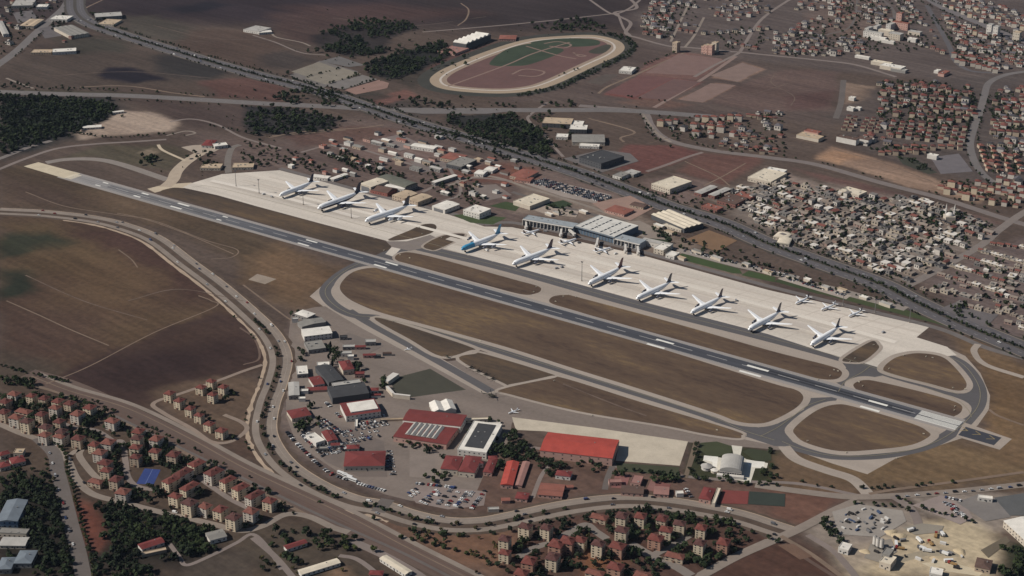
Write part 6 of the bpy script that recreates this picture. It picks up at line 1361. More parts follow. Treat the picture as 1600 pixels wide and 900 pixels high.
# ---------------------------------------------------------------- trees
def leaf_mat(name, c):
    return grass_material(name, (tuple(v*.72 for v in c), c, tuple(np.array(c)*(1.12,1.16,1.02)), tuple(np.array(c)*(1.55,1.5,1.25))), 0)
m_leaf = [leaf_mat('leaf_dark', (43,50,37)), leaf_mat('leaf_mid', (52,57,40)), leaf_mat('leaf_conifer', (30,38,34)), leaf_mat('leaf_dry', (70,64,46))]
m_bark = M('bark', (74,60,50), .1, .5)
def crown_geo(seed, n, rx, rz, cz, cone=0.0, s=1.0):
    """leaf clumps through the crown's volume: uneven outline with gaps"""
    g = np.random.default_rng(seed); V = []; F = []
    lobes = g.normal(0, .36, (7, 3)) * (rx, rx, rz*.8)
    for k in range(n):
        c = lobes[k % 7] * .9; d = g.normal(0, 1, 3); d /= np.linalg.norm(d)
        p = c + d * (rx*.62, rx*.62, rz*.62) * g.uniform(.55, 1.05)
        if cone: p[:2] *= 1 - cone * np.clip((p[2] + rz) / (2*rz), 0, 1)
        p[2] += cz
        nrm = d + g.normal(0, .45, 3); nrm[2] += .35; nrm /= np.linalg.norm(nrm)
        a = np.cross(nrm, g.normal(0, 1, 3)); a /= np.linalg.norm(a); b = np.cross(nrm, a); q = s * g.uniform(.55, 1.15)
        i = len(V); V += [p - a*q - b*q*.7, p + a*q - b*q*.5, p + a*q*.7 + b*q, p - a*q*.8 + b*q*.8]; F.append((i, i+1, i+2, i+3))
    return np.array(V), np.array(F)
def tree_proto(seed, h, rx, mi, cone=0.0, n=130, s=1.15):
    r = empty('tree', (0,0,-60)); rz = h*.38 if not cone else h*.44; cz = h - rz
    b = MB(); b.tube((0,0,-.2),(0.1,0,cz),.28,.16,n=6)
    for k in range(3):
        a = k*2.1 + seed; b.tube((0.05,0,cz*.7),(math.cos(a)*rx*.5, math.sin(a)*rx*.5, cz+rz*.2),.14,.06,n=5)
    b.build('trunk', m_bark, r)
    V, F = crown_geo(seed, n, rx, rz, cz, cone, s)
    link('crown', mesh('crown', V, [tuple(f) for f in F], m_leaf[mi]), r)
    remember(r); r['_used'] = False; return r
TP = [tree_proto(1, 8, 4.2, 0), tree_proto(2, 7, 3.6, 1), tree_proto(3, 9.5, 4.6, 0), tree_proto(4, 10, 2.6, 2, .75), tree_proto(5, 5.5, 2.8, 1), tree_proto(6, 6, 3.2, 3)]
TREE_N = 0
def tree(x, y, pi, sc, label, group):
    global TREE_N
    pr = TP[pi]
    if not pr['_used']: o = pr; pr['_used'] = True
    else: o = copy_tree(pr)
    o.location = (x, y, gz(x, y)); o.rotation_euler = (0,0,random.uniform(0,6.28)); k = sc*random.uniform(.8,1.2); o.scale = (k*random.uniform(.9,1.1), k, k*random.uniform(.85,1.15))
    tag(o, label, 'tree', group); TREE_N += 1
def clump(pts, pis, sc, desc, group):
    """trees of one place, told apart by their order from the left of the picture"""
    pts = sorted(pts, key=lambda p: to_px(p[0], p[1])[0])
    for i, p in enumerate(pts): tree(p[0], p[1], random.choice(pis), sc, f'{desc}, {nth(i)} from left', group)
def blocked(x, y, r=8): return any((x-a)**2 + (y-b)**2 < r*r for a, b in block_spots)
def scatter(px, step, jit=.9, keep=1.0, avoid=9):
    w = PN(px); out = []
    for x in np.arange(w[:,0].min(), w[:,0].max(), step):
        for y in np.arange(w[:,1].min(), w[:,1].max(), step):
            q = np.array([[x + random.uniform(-.5,.5)*step*jit, y + random.uniform(-.5,.5)*step*jit]])
            if random.random() < keep and pip(q, w)[0] and not (avoid and blocked(*q[0], avoid)): out.append(tuple(q[0]))
    return out
GT = 'single trees of the near half of the view'
es = {0: [], 1: []}
for bx, by in block_spots:
    a = to_px(bx, by)[0] > 600
    for _ in range(1 if random.random() < .6 else 2):
        if math.hypot(bx + 11 - P(232,745).x, by - P(232,745).y) < 22: continue
        es[int(a)].append((bx + random.uniform(9,14), by + random.uniform(-5,6)))
clump(es[0], (0,0,1,2), .85, 'dark round tree among the lower left estate blocks', GT)
clump(es[1], (0,0,1,2), .9, 'dark round tree among the lower middle estate blocks', GT)
av = path_w([(60,684),(84,708),(90,735),(99,770),(110,815),(122,860),(132,910)])
clump([p[:2] for p in along(av, 8.5, .4, off=11)], (0,1,5), .75, 'dark tree lining the left side of the lower left avenue', GT)
clump([p[:2] for p in along(av, 14, .6, off=-11, start=60)], (0,1,4), .6, 'small tree on the right side of the lower left avenue', GT)
clump(scatter([(1070,748),(1086,694),(1096,694),(1090,740),(1170,756),(1205,758),(1210,735),(1190,734),(1176,762)], 9.5, .9, .8, 0), (0,1,2), .7, 'dark tree in the garden round the white plaza', GT)
clump(scatter([(808,700),(835,712),(850,722),(940,730),(952,738),(935,744),(850,735),(800,715)], 10, .8, .75, 0), (0,2,0), .9, 'dark tree in the belt below the long bright red hangar', GT)
clump(scatter([(768,690),(806,676),(830,690),(810,712),(780,735),(764,715)], 11, .8, .85, 0), (0,2), 1.0, 'tall dark tree between the dark hangar and the red one', GT)
clump(scatter([(650,752),(662,742),(700,735),(706,748),(690,755)], 9, .8, .9, 0), (0,1), .8, 'dark tree at the head of the big car park', GT)
clump(scatter([(612,680),(640,690),(690,700),(686,706),(625,700),(606,688)], 9, .8, .7, 0), (0,1), .7, 'tree of the hedge in front of the maintenance block', GT)
clump(scatter([(512,540),(528,550),(532,575),(520,575),(506,555)], 9, .8, .9, 0), (2,3), .9, 'dark conifer beside the dark red hipped house of the base', GT)
clump([p[:2] for p in along(path_w([(620,848),(680,862),(740,880),(790,905)]), 13, .9, off=10)], (0,1,4), .8, 'dark tree of the line beside the railway at the bottom', GT)
clump(scatter([(500,838),(560,840),(590,862),(560,872),(505,855)], 11, .9, .9, 0), (0,2,1), .9, 'dark tree in the grove left of the railway bridge', GT)
# woods and greenery nobody could count: one object per mass
def wood(name, pts, sc, seed, mi, n=34, s=1.5):
    g = np.random.default_rng(seed); geos = [crown_geo(seed*10+k, n, 3.6, 3.0, 4.0, 0, s) for k in range(6)]
    VV = []; FF = []; o = 0
    for x, y in pts:
        V, F = geos[g.integers(6)]; k = sc*g.uniform(.65,1.3); a = g.uniform(0, 6.28); c, q = math.cos(a), math.sin(a)
        W = V * (k, k, k*g.uniform(.8,1.25)); W = np.stack([W[:,0]*c - W[:,1]*q + x, W[:,0]*q + W[:,1]*c + y, W[:,2]], 1)
        VV.append(W); FF.append(F + o); o += len(V)
    V = np.concatenate(VV); F = np.concatenate(FF)
    me = bpy.data.meshes.new(name); me.vertices.add(len(V)); me.vertices.foreach_set('co', V.astype(np.float32).ravel())
    me.loops.add(F.size); me.loops.foreach_set('vertex_index', F.astype(np.int32).ravel()); me.polygons.add(len(F)); me.polygons.foreach_set('loop_start', np.arange(0, F.size, 4, dtype=np.int32))
    me.update(calc_edges=True); me.materials.append(m_leaf[mi]); tag(link(name, me), kind='stuff')
def rowpts(px, step, off=0, jit=1.0, keep=1.0, width=0):
    return [(p[0] + random.uniform(-width,width), p[1] + random.uniform(-width,width)) for p in along(path_w(px), step, jit, off) if random.random() < keep]
far = []
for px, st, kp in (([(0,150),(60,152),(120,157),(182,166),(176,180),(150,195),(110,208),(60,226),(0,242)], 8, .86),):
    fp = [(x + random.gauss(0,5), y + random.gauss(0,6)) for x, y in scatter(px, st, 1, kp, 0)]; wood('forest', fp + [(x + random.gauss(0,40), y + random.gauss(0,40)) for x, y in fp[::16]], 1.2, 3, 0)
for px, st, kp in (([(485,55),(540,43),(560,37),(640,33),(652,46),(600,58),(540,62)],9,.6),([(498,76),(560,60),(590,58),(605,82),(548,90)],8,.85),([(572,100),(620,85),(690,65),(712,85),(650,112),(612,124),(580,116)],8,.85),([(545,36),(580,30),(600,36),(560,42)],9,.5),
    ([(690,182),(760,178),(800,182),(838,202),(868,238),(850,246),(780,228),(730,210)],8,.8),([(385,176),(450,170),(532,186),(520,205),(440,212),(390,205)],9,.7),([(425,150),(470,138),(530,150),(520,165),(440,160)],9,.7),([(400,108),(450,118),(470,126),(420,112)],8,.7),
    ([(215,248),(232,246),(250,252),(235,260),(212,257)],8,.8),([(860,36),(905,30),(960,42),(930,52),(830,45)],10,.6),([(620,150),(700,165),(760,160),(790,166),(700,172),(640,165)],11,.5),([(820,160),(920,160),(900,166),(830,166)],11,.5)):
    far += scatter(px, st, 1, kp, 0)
far = [(x + random.gauss(0,5), y + random.gauss(0,7)) for x, y in far if vnoise(np.array([x]), np.array([y]), 45, 9)[0] > .28] + [(x + random.gauss(0,45), y + random.gauss(0,45)) for x, y in far[::14]]
wood('woodland', far, 1.15, 4, 0)
wood('scrub', [(x + random.gauss(0,60), y + random.gauss(0,60)) for x, y in far[::5]], .4, 12, 1)
sw = grow(ow, 19); inner = [tuple(p) for p in densify(sw, 8) if to_px(p[0], p[1])[0] > 805 and (to_px(p[0],p[1])[1] > 108 or to_px(p[0],p[1])[0] > 940)]
wood('racecourse_trees', [(x + random.uniform(-9,9), y + random.uniform(-9,9)) for x, y in inner for _ in range(3)], .8, 5, 0)
# rows along the motorway and roads
mv = []
i0 = 26
for off, st, kp in ((0,3.6,.92),(27,7,.4),(-27,7,.3),(31,9,.35)):
    mv += [(p[0]+random.uniform(-2,2), p[1]+random.uniform(-2,2)) for p in along(mw_w[i0:], st, .8, off) if random.random() < kp]
wood('motorway_trees', mv, .6, 6, 0)
rd = []
for px, st, off, kp in ((BLVD[8:24],4,-11,.38),(BLVD[8:24],14,-32,.25),(BLVD[19:],6,-31,.5),([(0,139),(200,145),(400,157),(600,168),(800,169),(1000,171)],12,12,.45),([(0,147),(200,154),(400,165)],10,-14,.5),([(60,48),(37,70),(10,92)],10,14,.6),([(0,575),(60,590),(120,604)],6,4,.8),([(120,608),(250,668),(400,742)],9,-9,.35),([(250,690),(400,765),(470,800)],11,-10,.6),
    ([(437,258),(520,280),(600,300),(700,325)],10,14,.5),([(870,358),(930,372)],9,20,.3),([(1050,396),(1200,440),(1400,488)],8,26,.7),([(1050,385),(1200,428),(1400,475)],9,22,.5),([(200,787),(325,817),(400,822)],12,10,.5),([(145,765),(200,780)],8,10,.7),([(800,697),(960,728),(1160,752),(1250,756)],10,-6,.5),([(1200,752),(1330,770),(1500,760)],9,9,.45),([(1400,784),(1450,802),(1520,822)],7,6,.9),([(1335,790),(1400,795),(1420,806)],8,4,.8),
    ([(1032,212),(1120,236),(1275,257),(1475,311),(1560,337)],12,11,.45),([(1010,180),(1032,212)],10,-12,.6),([(1452,25),(1486,74),(1515,108)],10,9,.7),([(1538,150),(1520,205),(1524,255)],9,10,.6),([(1538,150),(1520,205),(1524,255),(1560,292)],10,-10,.5),([(1445,2),(1540,42),(1600,66)],10,16,.7),([(1445,2),(1540,42),(1600,66)],10,-16,.5),([(995,110),(1035,92),(1065,80)],8,5,.6),([(870,118),(915,104),(960,92)],9,-4,.3),
    ([(975,150),(1000,155),(1040,158)],10,0,.6),([(300,195),(370,208),(440,228)],11,10,.6),([(120,207),(180,214),(270,208)],8,-6,.7),([(1016,195),(1030,213),(1060,230)],9,-14,.5),([(450,118),(500,137),(540,148)],6,-5,.8),([(476,122),(532,107)],7,0,.6),([(508,133),(566,116)],7,0,.5),([(536,140),(590,124)],8,0,.5),([(232,760),(280,785),(330,808)],8,0,.7)):
    rd += rowpts(px, st, off, 1, kp, 1.5)
wood('roadside_trees', rd, .68, 7, 0)
# greenery inside the quarters
gq = []
for px, st, kp in (([(1122,306),(1200,282),(1290,292),(1345,308),(1440,310),(1552,352),(1548,372),(1440,434),(1412,442),(1340,418),(1290,402),(1200,362)],12,.42),([(1430,338),(1460,336),(1475,352),(1440,352)],8,.9),([(1494,332),(1516,338),(1506,346),(1490,342)],8,.9),([(1375,128),(1440,126),(1520,140),(1528,180),(1500,222),(1390,215),(1370,180)],10,.62),
    ([(1340,235),(1440,240),(1470,230),(1440,226),(1350,232)],11,.6),([(1400,245),(1430,249),(1462,270),(1440,268)],10,.6),([(1540,150),(1600,145),(1600,215),(1550,215)],10,.6),([(1525,226),(1600,226),(1600,275),(1550,272)],10,.5),([(1465,285),(1540,283),(1598,305),(1590,325),(1520,312)],11,.5),([(1490,78),(1560,90),(1565,108),(1500,100)],12,.6),([(1310,58),(1350,52),(1440,52),(1460,70),(1420,82),(1330,78)],13,.5),
    ([(1005,22),(1052,22),(1050,60),(1005,55)],14,.7),([(1000,0),(1110,0),(1060,60)],22,.5),([(1110,50),(1200,40),(1190,80),(1140,80)],18,.6),([(1210,60),(1290,30),(1350,20),(1340,85),(1230,90)],17,.7),([(1290,0),(1420,-5),(1440,40),(1360,40)],16,.7),([(1440,20),(1600,60),(1600,100),(1500,80)],15,.6),([(1025,183),(1130,176),(1160,186),(1120,215),(1060,222)],13,.6),([(1150,180),(1220,180),(1230,240),(1150,236)],15,.5),
    ([(1440,455),(1530,470),(1600,500),(1600,440),(1560,400)],17,.5),([(1480,480),(1510,474),(1522,490),(1500,498)],8,.9),([(1070,296),(1180,300),(1175,318),(1120,335),(1060,310)],15,.5),([(1000,365),(1030,360),(1052,374),(1042,381)],8,.8),([(1016,290),(1060,300),(1070,310),(1020,312)],11,.5),([(1000,345),(1030,350),(1090,375),(1160,395),(1250,430),(1140,410),(1050,388)],14,.55)):
    gq += scatter(px, st, 1, kp, 0)
gq = [q for q, h_ in zip(gq, on_road(gq, 1)) if not h_]
wood('quarter_greenery', gq, .8, 8, 0)
iq = []
for px, st, kp in (([(380,222),(470,240),(520,265),(490,272),(420,255)],12,.6),([(500,240),(540,236),(600,262),(640,275),(620,285),(560,268)],9,.8),([(600,205),(700,225),(800,255),(860,275),(820,250),(700,205)],14,.5),([(640,255),(720,262),(760,290),(700,310),(660,290)],13,.6),([(680,290),(740,300),(770,316),(735,322)],10,.6),([(560,178),(640,190),(720,222),(640,212)],16,.4),([(300,236),(330,240),(345,262),(320,266)],10,.6),([(375,236),(400,246),(430,258),(400,262),(378,252)],10,.6),
    ([(840,322),(880,316),(900,330),(930,338),(870,336)],10,.5),([(690,690),(780,640),(790,660),(780,690)],14,.25),([(830,185),(860,172),(870,180),(845,205)],10,.5),([(0,130),(200,140),(160,146),(0,144)],12,.3),([(75,30),(100,20),(110,40),(80,48)],9,.7),([(140,20),(162,22),(165,34),(150,36)],9,.7),([(0,0),(100,0),(90,15),(50,52),(0,90)],18,.45),([(45,175),(120,180),(110,195),(60,210)],9,.5)):
    iq += scatter(px, st, 1, kp, 0)
iq = [q for q, h_ in zip(iq, on_road(iq, 1)) if not h_]
wood('works_greenery', iq, .85, 9, 0)
nq = []
for px, st, kp in (([(455,660),(500,650),(505,662),(470,680)],7,.5),([(590,596),(600,590),(604,612),(594,612)],6,.5),([(500,572),(512,568),(512,600),(500,590)],7,.4),([(640,690),(690,702),(700,712),(640,704)],7,.6),([(770,690),(840,700),(830,730),(775,740)],8,.5),([(955,735),(1070,750),(1068,762),(960,750)],8,.4),([(1200,700),(1212,704),(1206,740),(1196,738)],7,.6),([(540,720),(560,716),(566,735),(548,736)],7,.7),([(570,728),(604,728),(606,738),(575,742)],8,.5),([(520,695),(560,690),(562,705),(530,712)],8,.45),([(545,565),(560,570),(570,600),(556,600)],7,.6),([(700,715),(712,712),(716,726),(704,728)],6,.8),([(738,708),(750,706),(752,722),(742,724)],7,.8),([(690,712),(700,712),(698,728),(690,724)],6,.7),([(456,660),(480,655),(490,662),(470,672)],8,.5),([(290,735),(305,745),(300,770),(280,760)],8,.6),([(270,690),(420,770),(430,785),(300,725)],9,.5),([(0,762),(55,748),(88,770),(98,815),(112,900),(0,905)],7,.8),([(150,785),(185,790),(260,803),(320,830),(330,862),(270,878),(215,878),(172,868),(160,830)],7,.8),([(130,868),(210,880),(260,905),(130,905)],8,.7),([(262,812),(330,826),(365,842),(345,862),(300,880),(275,850)],7.5,.75),([(400,835),(470,825),(520,835),(500,870),(440,880)],10,.55),([(0,590),(30,590),(62,602),(60,608),(10,605)],7,.8),
    ([(190,755),(250,768),(265,790),(200,782)],9,.6),([(0,725),(60,735),(80,750),(0,765)],10,.6),([(640,825),(700,835),(715,858),(680,862),(645,845)],10,.6),([(740,862),(780,855),(812,858),(800,880),(770,892)],10,.6),([(0,615),(120,618),(200,660),(170,690),(60,690),(0,660)],8,.7),([(160,690),(240,670),(300,720),(270,760),(215,770),(180,770)],8,.62),([(800,830),(1000,795),(1150,815),(1180,850),(1080,880),(960,905),(800,905)],9,.62),([(1115,850),(1165,850),(1120,885),(1085,890)],9,.6),
    ([(1130,835),(1190,845),(1150,865)],10,.5),([(1280,812),(1296,806),(1312,840),(1320,856),(1300,852),(1282,838)],8,.9),([(1560,852),(1600,845),(1600,905),(1565,905)],8,.7),([(640,800),(800,812),(790,822),(700,822)],10,.6),([(465,625),(480,628),(495,645),(488,652)],9,.6),([(462,545),(475,540),(488,560),(470,565)],8,.8),([(400,890),(430,870),(470,880),(450,905)],12,.5),([(850,738),(870,730),(900,748),(880,756)],9,.6),([(1010,740),(1060,745),(1068,760),(1030,756)],10,.5),([(470,490),(450,488),(448,500),(465,508)],7,.6)):
    nq += scatter(px, st, 1, kp, 8)
ct = P(232,745)
nq = [q for q, h_ in zip(nq, on_road(nq)) if not h_ and math.hypot(q[0]-ct.x, q[1]-ct.y) > 24]
def in_building(x, y):
    for cx, cy, c, q, l, d in BOX:
        u = (x-cx)*c + (y-cy)*q; v = -(x-cx)*q + (y-cy)*c
        if abs(u) < l and -d - 7 < v < d: return True
    return False
BOX = [(o.location.x, o.location.y, math.cos(o.rotation_euler.z), math.sin(o.rotation_euler.z), o['_L']/2 + 4, o['_D']/2 + 4) for o in scene.objects if '_L' in o.keys()]
nq = [q for q in nq if not in_building(*q)]
wood('garden_trees', nq, 1.1, 10, 0, 44, 1.3)
dr = scatter([(0,740),(115,750),(120,905),(0,905)],22,1,.5,0) + scatter([(160,780),(330,830),(320,880),(170,870)],20,1,.5,0) + scatter([(800,830),(1150,815),(1100,890),(820,905)],26,1,.5,8) + scatter([(600,800),(800,820),(800,905),(700,890)],18,1,.45,8) + scatter([(380,830),(560,845),(560,905),(400,905)],18,1,.4,0)
wood('dry_shrubs', dr, .6, 11, 3)
print('trees', TREE_N)
# ---------------------------------------------------------------- cars and trucks
CARC = dict(white=(226,224,220), silver=(160,160,162), black=(34,34,38), blue=(56,70,110), red=(140,48,44), grey=(96,96,100))
def car_mesh(c, van=False):
    b = MB(); w = .92
    prof = [(-2.2,.45),(-2.2,.95),(-1.7,1.02),(-1.1,1.5),(.5,1.5),(1.2,1.02),(2.1,.85),(2.2,.45)] if not van else [(-2.6,.5),(-2.6,2.1),(-2.3,2.2),(1.2,2.2),(1.9,1.3),(2.6,1.1),(2.6,.5)]
    n = len(prof); b.v = [(x,-w,z) for x,z in prof] + [(x,w,z) for x,z in prof]
    b.f = [(k, (k+1) % n, n+(k+1) % n, n+k) for k in range(n)] + [tuple(range(n-1,-1,-1)), tuple(range(n,2*n))]; b.m = [0]*len(b.f)
    for k in ((2,4) if not van else (3,)): b.m[k] = 1
    if not van:
        for s in (-1,1): b.box(-1.35, s*(w+.005)-.01, 1.03, .75, s*(w+.005)+.01, 1.4, m=1)
    for x in (-1.35,1.35):
        for s in (-1,1): b.tube((x,s*(w-.15),.32),(x,s*(w+.03),.32),.32,n=8,m=2)
    b.f = [tuple(reversed(f)) if False else f for f in b.f]
    return b.me('car', [paint('car_'+c, CARC[c]), m_win, p_black])
CM = {(c, v): car_mesh(c, v) for c in CARC for v in (False, True)}
def pick(): return random.choices(list(CARC), (5,3,3,1.2,1,2))[0]
CAR_N = 0
def car(x, y, rz, label, group, c=None, van=None, sc=1.15):
    global CAR_N
    c = c or pick(); van = random.random() < .12 if van is None else van
    o = link('parked_car' if 'parked' in group else 'car', CM[(c, van)]); o.location = (x, y, gz(x, y)); o.rotation_euler = (0,0,rz); o.scale = (sc,)*3
    tag(o, f"{c} {'van' if van else 'car'} {label}", 'van' if van else 'car', group); CAR_N += 1
def car_row(a, b, n, desc, group, turn=90, keep=.80):
    pa, pb = P(*a), P(*b); d = pb - pa; h = math.atan2(d.y, d.x) + R(turn); i = 0
    flip = pa.x > pb.x
    for k in range(n):
        if random.random() > keep: continue
        p = pa + d * (k / max(1, n-1)); car(p.x, p.y, h + random.uniform(-.06,.06) + random.choice((0, math.pi)), f'{desc}, {nth(i)} in line', group); i += 1
LOT = [((639,771),(650,765),3),((642,776),(652,770),3),((658,785),(682,767),7),((665,788),(685,771),6),((682,791),(706,763),11),((696,794),(715,770),8),((712,792),(732,767),9),((720,794),(738,770),9),((737,795),(757,768),11),((651,756),(710,762),14)]
for i, (a, b, n) in enumerate(LOT): car_row(a, b, n, f'in row {nth(i)} of the big lower car park', 'parked cars in the big car park')
YARD = [((449,676),(457,686),4,'by the boulevard fence of the car yard'),((459,689),(486,715),9,'along the left fence of the car yard'),((490,720),(515,740),8,'along the middle of the yard fence'),((518,742),(552,753),8,'along the lower yard fence'),((556,755),(600,767),11,'at the tip of the car yard'),((474,681),(487,694),6,'left of the white roofed office'),((482,678),(493,690),5,'behind the row left of the white office'),((510,630),(532,652),9,'in the lane beside the red and white hangar'),((560,656),(600,650),8,'in the yard right of the red and white hangar'),((556,664),(592,660),7,'in the second line right of the red and white hangar'),((607,712),(604,735),6,'at the right side of the large hipped roof'),((520,710),(545,700),6,'left of the large hipped roof'),((500,708),(520,698),5,'below the white office in the yard'),((560,690),(600,680),6,'in the middle of the upper yard'),((1072,765),(1080,777),4,'in the small yard left of the red house'),((1478,778),(1500,783),5,'at the top of the roadside lot'),((1488,790),(1512,812),8,'in the right line of the roadside lot'),((1482,788),(1505,808),7,'in the middle line of the roadside lot'),((1476,786),(1498,805),6,'in the left line of the roadside lot')]
for a, b, n, d in YARD: car_row(a, b, n, d, 'parked cars of the base and roadside lots')
ml = path_w(MW)
i = 0
for off, st in ((8.5,130),(15.5,190),(-8.5,150),(-15.5,170)):
    for x, y, a in along(ml[20:], st, 6, off, 30):
        car(x, y, a if off < 0 else a + math.pi, f'on the motorway, {nth(i)} counted lane by lane', 'cars driving on the motorway'); i += 1
i = 0
for off, st in ((3,70),(-3,90),(-19,80)):
    for x, y, a in along(bw, st, 6, off, 40): car(x, y, a, f'on the boulevard round the base, {nth(i)} counted lane by lane', 'cars driving on the boulevard'); i += 1
for j, (px, n) in enumerate((([(60,690),(84,710),(90,735),(99,770),(110,815),(122,860)],9),([(103,715),(120,748),(145,772),(200,787),(325,817)],4),([(1390,775),(1450,771),(1520,765),(1600,757)],14))):
    w = path_w(px); L = np.hypot(*np.diff(w, axis=0).T).sum(); i = 0
    for x, y, a in along(w, L/n, 2, random.choice((-3.5,3.5)), 8): car(x, y, a, ('on the avenue at lower left','on the estate road at lower left','lined up on the straight road above the quarry')[j] + f', {nth(i)} of its line', 'cars on the lower roads'); i += 1
print('cars', CAR_N)
# the far terminal lot: too many small cars to tell apart
def far_lot(nm, label, u0_, u1_, v_, rows, n, skip=.22):
    VV = []; FF = []; MI = []; o = 0; pal = list(CARC); mats = [paint('car_'+c, CARC[c]) for c in pal] + [m_win]
    u0, u1 = P(*u0_), P(*u1_); v = P(*v_) - P(*u0_)
    d = u1 - u0; h = math.atan2(v.y, v.x)
    for r_ in range(rows):
        for k in range(n):
            if random.random() < skip: continue
            p = u0 + d*(k/(n-1)) + v*(r_/max(1,rows-.7)); c, s = math.cos(h), math.sin(h); ci = pal.index(pick())
            for (x0,x1,y0,y1,z0,z1,m) in ((-2.2,2.2,-.9,.9,.3,.95,ci),(-1.5,.8,-.8,.8,.951,1.5,len(pal))):
                q = [(x0,y0,z0),(x1,y0,z0),(x1,y1,z0),(x0,y1,z0),(x0*.9,y0,z1),(x1*.9,y0,z1),(x1*.9,y1,z1),(x0*.9,y1,z1)]
                VV += [(p.x + x*1.1*c - y*1.1*s, p.y + x*1.1*s + y*1.1*c, gz(p.x,p.y) + z*1.1) for x, y, z in q]
                FF += [tuple(i+o for i in f) for f in ((0,1,5,4),(1,2,6,5),(2,3,7,6),(3,0,4,7),(4,5,6,7))]; MI += [m]*5; o += 8
    tag(link(nm, mesh(nm, VV, FF, mats, MI)), label, 'cars', kind='stuff')
far_lot('parked_cars_mass', 'mass of small parked cars filling the far lot behind the terminal', (829,286), (936,315), (851,280), 8, 30)
far_lot('staff_cars_mass', 'lines of tiny parked cars on the strip right of the terminal', (1066,392), (1240,434), (1069,389.5), 2, 46, .3)
far_lot('strip_cars_mass', 'line of tiny parked cars beside the motorway strip', (1228,436), (1318,462), (1231,434), 2, 24, .35)
far_lot('yard_cars_mass', 'crowded mass of small parked cars in the upper car yard of the base', (494,662), (524,684), (508,655), 3, 14, .3)
far_lot('back_yard_cars_mass', 'mass of small parked cars behind the large hipped red roof', (500,700), (556,690), (508,712), 3, 16, .35)
far_lot('middle_yard_cars_mass', 'mass of small parked cars between office and maintenance block', (532,676), (584,668), (544,690), 3, 14, .4)
far_lot('yard_edge_cars_mass', 'mass of small parked cars at the left side of the base car yard', (462,668), (500,715), (470,664), 3, 16, .45)
far_lot('lane_cars_mass', 'line of small parked cars beside the large hipped red roof', (606,706), (612,742), (611,706), 2, 10, .35)
far_lot('hangar_yard_cars_mass', 'mass of small parked cars in front of the maintenance block', (560,662), (600,655), (566,672), 3, 11, .4)
# trucks, buses and containers of the scrap yard and quarry
def truck_proto(c, kind):
    r = empty('truck' if kind != 'bus' else 'bus', (0,0,-60))
    if kind == 'bus':
        b = MB(); b.box(-6,-1.25,.5,6,1.25,3.1); b.build('body', paint('car_'+c, CARC[c]), r)
        b = MB(); b.box(-5.6,-1.27,1.6,5.6,-1.255,2.5); b.box(-5.6,1.255,1.6,5.6,1.27,2.5); b.build('window', m_win, r)
    else:
        b = MB(); b.box(2.2,-1.2,.6,4.2,1.2,2.9); b.build('cab', paint('car_'+c, CARC[c]), r)
        b = MB(); b.box(4.201,-1,1.7,4.24,1,2.6); b.build('windscreen', m_win, r)
        b = MB(); b.box(-4.2,-1.25,.9,2.0,1.25,3.0 if kind == 'box' else 2.0); b.build('cargo_box', paint('car_white', CARC['white']) if kind == 'box' else M('tipper_steel', (150,120,80), .1), r)
    for x in (-3,-1.8,3.0):
        b = MB()
        for s in (-1,1): b.tube((x,s*.9,.5),(x,s*1.22,.5),.5,n=8)
        b.build('wheel', p_black, r)
    remember(r); r['_used'] = False; return r
TK = [truck_proto('white','box'), truck_proto('red','tip'), truck_proto('grey','box'), truck_proto('white','bus')]
def truck(x, y, k, rz, label, group):
    pr = TK[k]; p = P(x, y)
    if not pr['_used']: o = pr; pr['_used'] = True
    else: o = copy_tree(pr)
    o.location = (p.x, p.y, gz(p.x, p.y)); o.rotation_euler = (0,0,rz); o.scale = (1.15,)*3; tag(o, label, 'bus' if k == 3 else 'truck', group)
for i, (x, y) in enumerate(((1400,852),(1406,858),(1440,858),(1448,862),(1454,850),(1472,836),(1482,878),(1488,882),(1424,830),(1436,846),(1462,838),(1475,866))):
    truck(x, y, (0,1,2)[i % 3], random.uniform(0, 3.1), f"{('white box','red cabbed tipper','grey cabbed box')[i%3]} truck on the pale quarry floor", 'trucks in the quarry')
for i, (x, y) in enumerate(((535,742),(543,746),(550,751))): truck(x, y, 3, R(-35), f'white bus parked at the lower fence of the car yard, {nth(i)} from the left', 'buses in the car yard')
CT = []
m_cont = [M('container_white', (206,202,196), .06, .3), M('container_grey', (120,118,118), .06, .3), M('container_blue', (70,84,110), .06, .3), M('scrap_dark', (52,50,50), .1, .3)]
cont_me = []
for k in range(4):
    b = MB(); b.box(-3,-1.2,0,3,1.2,2.5)
    for x in np.linspace(-2.7,2.7,8): b.box(x-.08,-1.26,.15,x+.08,-1.205,2.35); b.box(x-.08,1.205,.15,x+.08,1.26,2.35)
    b.box(-3.05,-1.1,.1,-3.005,1.1,2.4); cont_me.append(b.me('container', m_cont[k]))
JY = scatter([(1308,806),(1340,792),(1400,800),(1408,812),(1370,838),(1318,832)], 6.8, .9, .62, 0)
JY.sort(key=lambda p: to_px(*p)[0])
for i, (x, y) in enumerate(JY):
    k = random.choice((0,0,1,2,3,3)); o = link('container', cont_me[k]); s = random.uniform(.4,1.0); o.location = (x, y, gz(x,y)); o.rotation_euler = (0,0,random.choice((R(-50),R(40))) + random.uniform(-.3,.3)); o.scale = (s,s,s*.9)
    tag(o, f"{('white','grey','blue','dark')[k]} container in the scrap yard above the quarry, {nth(i)} from the left", 'container', 'containers and crates of the scrap yard')
QY = scatter([(1366,850),(1400,840),(1480,830),(1540,850),(1500,890),(1420,895),(1370,880)], 13, 1, .45, 0); QY.sort(key=lambda p: to_px(*p)[0])
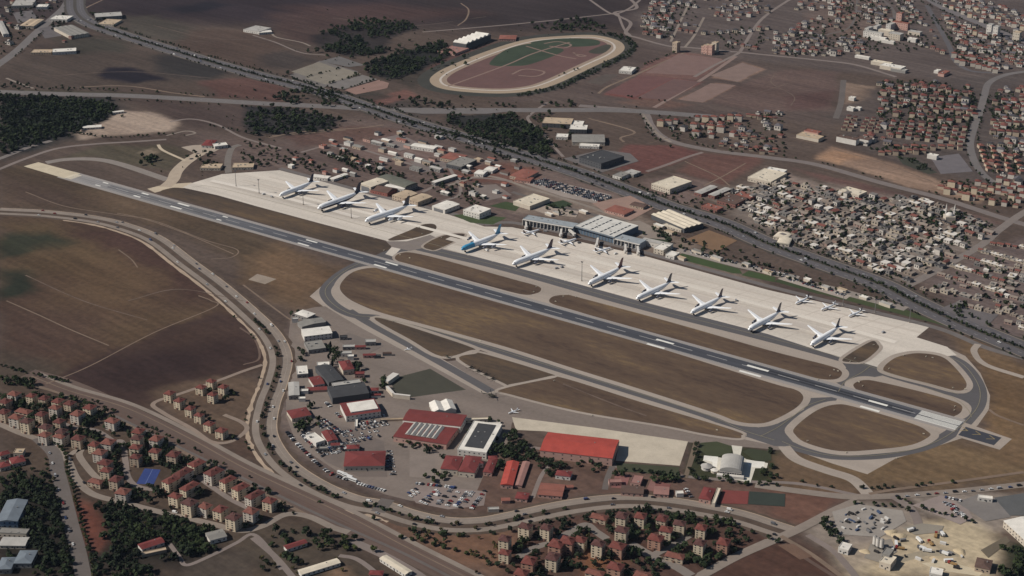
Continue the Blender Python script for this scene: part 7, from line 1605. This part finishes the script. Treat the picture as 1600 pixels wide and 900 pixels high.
for i, (x, y) in enumerate(QY):
    k = random.choice((0,0,1,3)); o = link('container', cont_me[k]); s = random.uniform(.6,1.1); o.location = (x, y, gz(x,y)); o.rotation_euler = (0,0,random.uniform(0,3)); o.scale = (s,s,s)
    tag(o, f"{('white','grey','blue','dark')[k]} container on the pale quarry floor, {nth(i)} from the left", 'container', 'containers of the quarry')
# sand heaps of the quarry
m_sand = M('sand_heap', (190,172,142), .12, .2)
hp = [(1405,838,7),(1392,832,6),(1446,846,5),(1500,862,6),(1352,862,5),(1468,890,5)]
for i, (x, y, r_) in enumerate(sorted(hp)):
    p = P(x, y); g = random.Random(i); b = MB(); n = 14
    b.ring([[(r_*k*(1+.16*math.sin(3*a+i)+.08*math.sin(7*a))*math.cos(a)*1.3, r_*k*(1+.16*math.sin(3*a+i))*math.sin(a), z*r_) for a in [2*math.pi*j/n for j in range(n)]] for k, z in ((1.05,-.05),(.85,.10),(.55,.26),(.2,.34),(.04,.35))])
    o = b.build('sand_heap', m_sand, None, False); o.location = (p.x, p.y, 0); o.rotation_euler = (0,0,g.uniform(0,3)); tag(o, f'pale sand heap on the quarry floor, {nth(i)} from the left', 'sand heap', 'sand heaps of the quarry')
# ground crew vehicles on the apron
for i, (x, y) in enumerate(((412,304),(424,308),(870,420),(878,418),(862,410),(700,318),(1150,470),(1380,520),(852,362),(905,380),(962,397),(760,392),(845,398))):
    p = P(x, y); car(p.x, p.y, random.uniform(0,3), f'of the ground crew on the civil apron', 'service vehicles on the apron', random.choice(('white','grey','silver')), True)

in_order('trucks in the quarry', lambda o, n: o['label'] + f', {n} truck from the left')
in_order('service vehicles on the apron', lambda o, n: o['label'] + f', {n} from the left')
# ---------------------------------------------------------------- the thin blue air over the plain
def haze():
    b = MB(); b.box(-9000, -3000, -1, 9000, 12000, 905); m = bpy.data.materials.new('haze'); m.use_nodes = True; nt = m.node_tree
    nt.nodes.remove(nt.nodes['Principled BSDF']); v = nt.nodes.new('ShaderNodeVolumePrincipled')
    v.inputs['Color'].default_value = (.62, .76, 1, 1); v.inputs['Density'].default_value = 8e-6; v.inputs['Anisotropy'].default_value = 0
    nt.links.new(v.outputs[0], nt.nodes['Material Output'].inputs['Volume'])
    tag(b.build('haze', m), kind='stuff')
haze()
for o in list(scene.objects):
    if o.parent is None and o.type == 'EMPTY' and not o.get('label'):      # a source that was never placed
        for c in list(o.children):
            bpy.data.objects.remove(c)
        bpy.data.objects.remove(o)
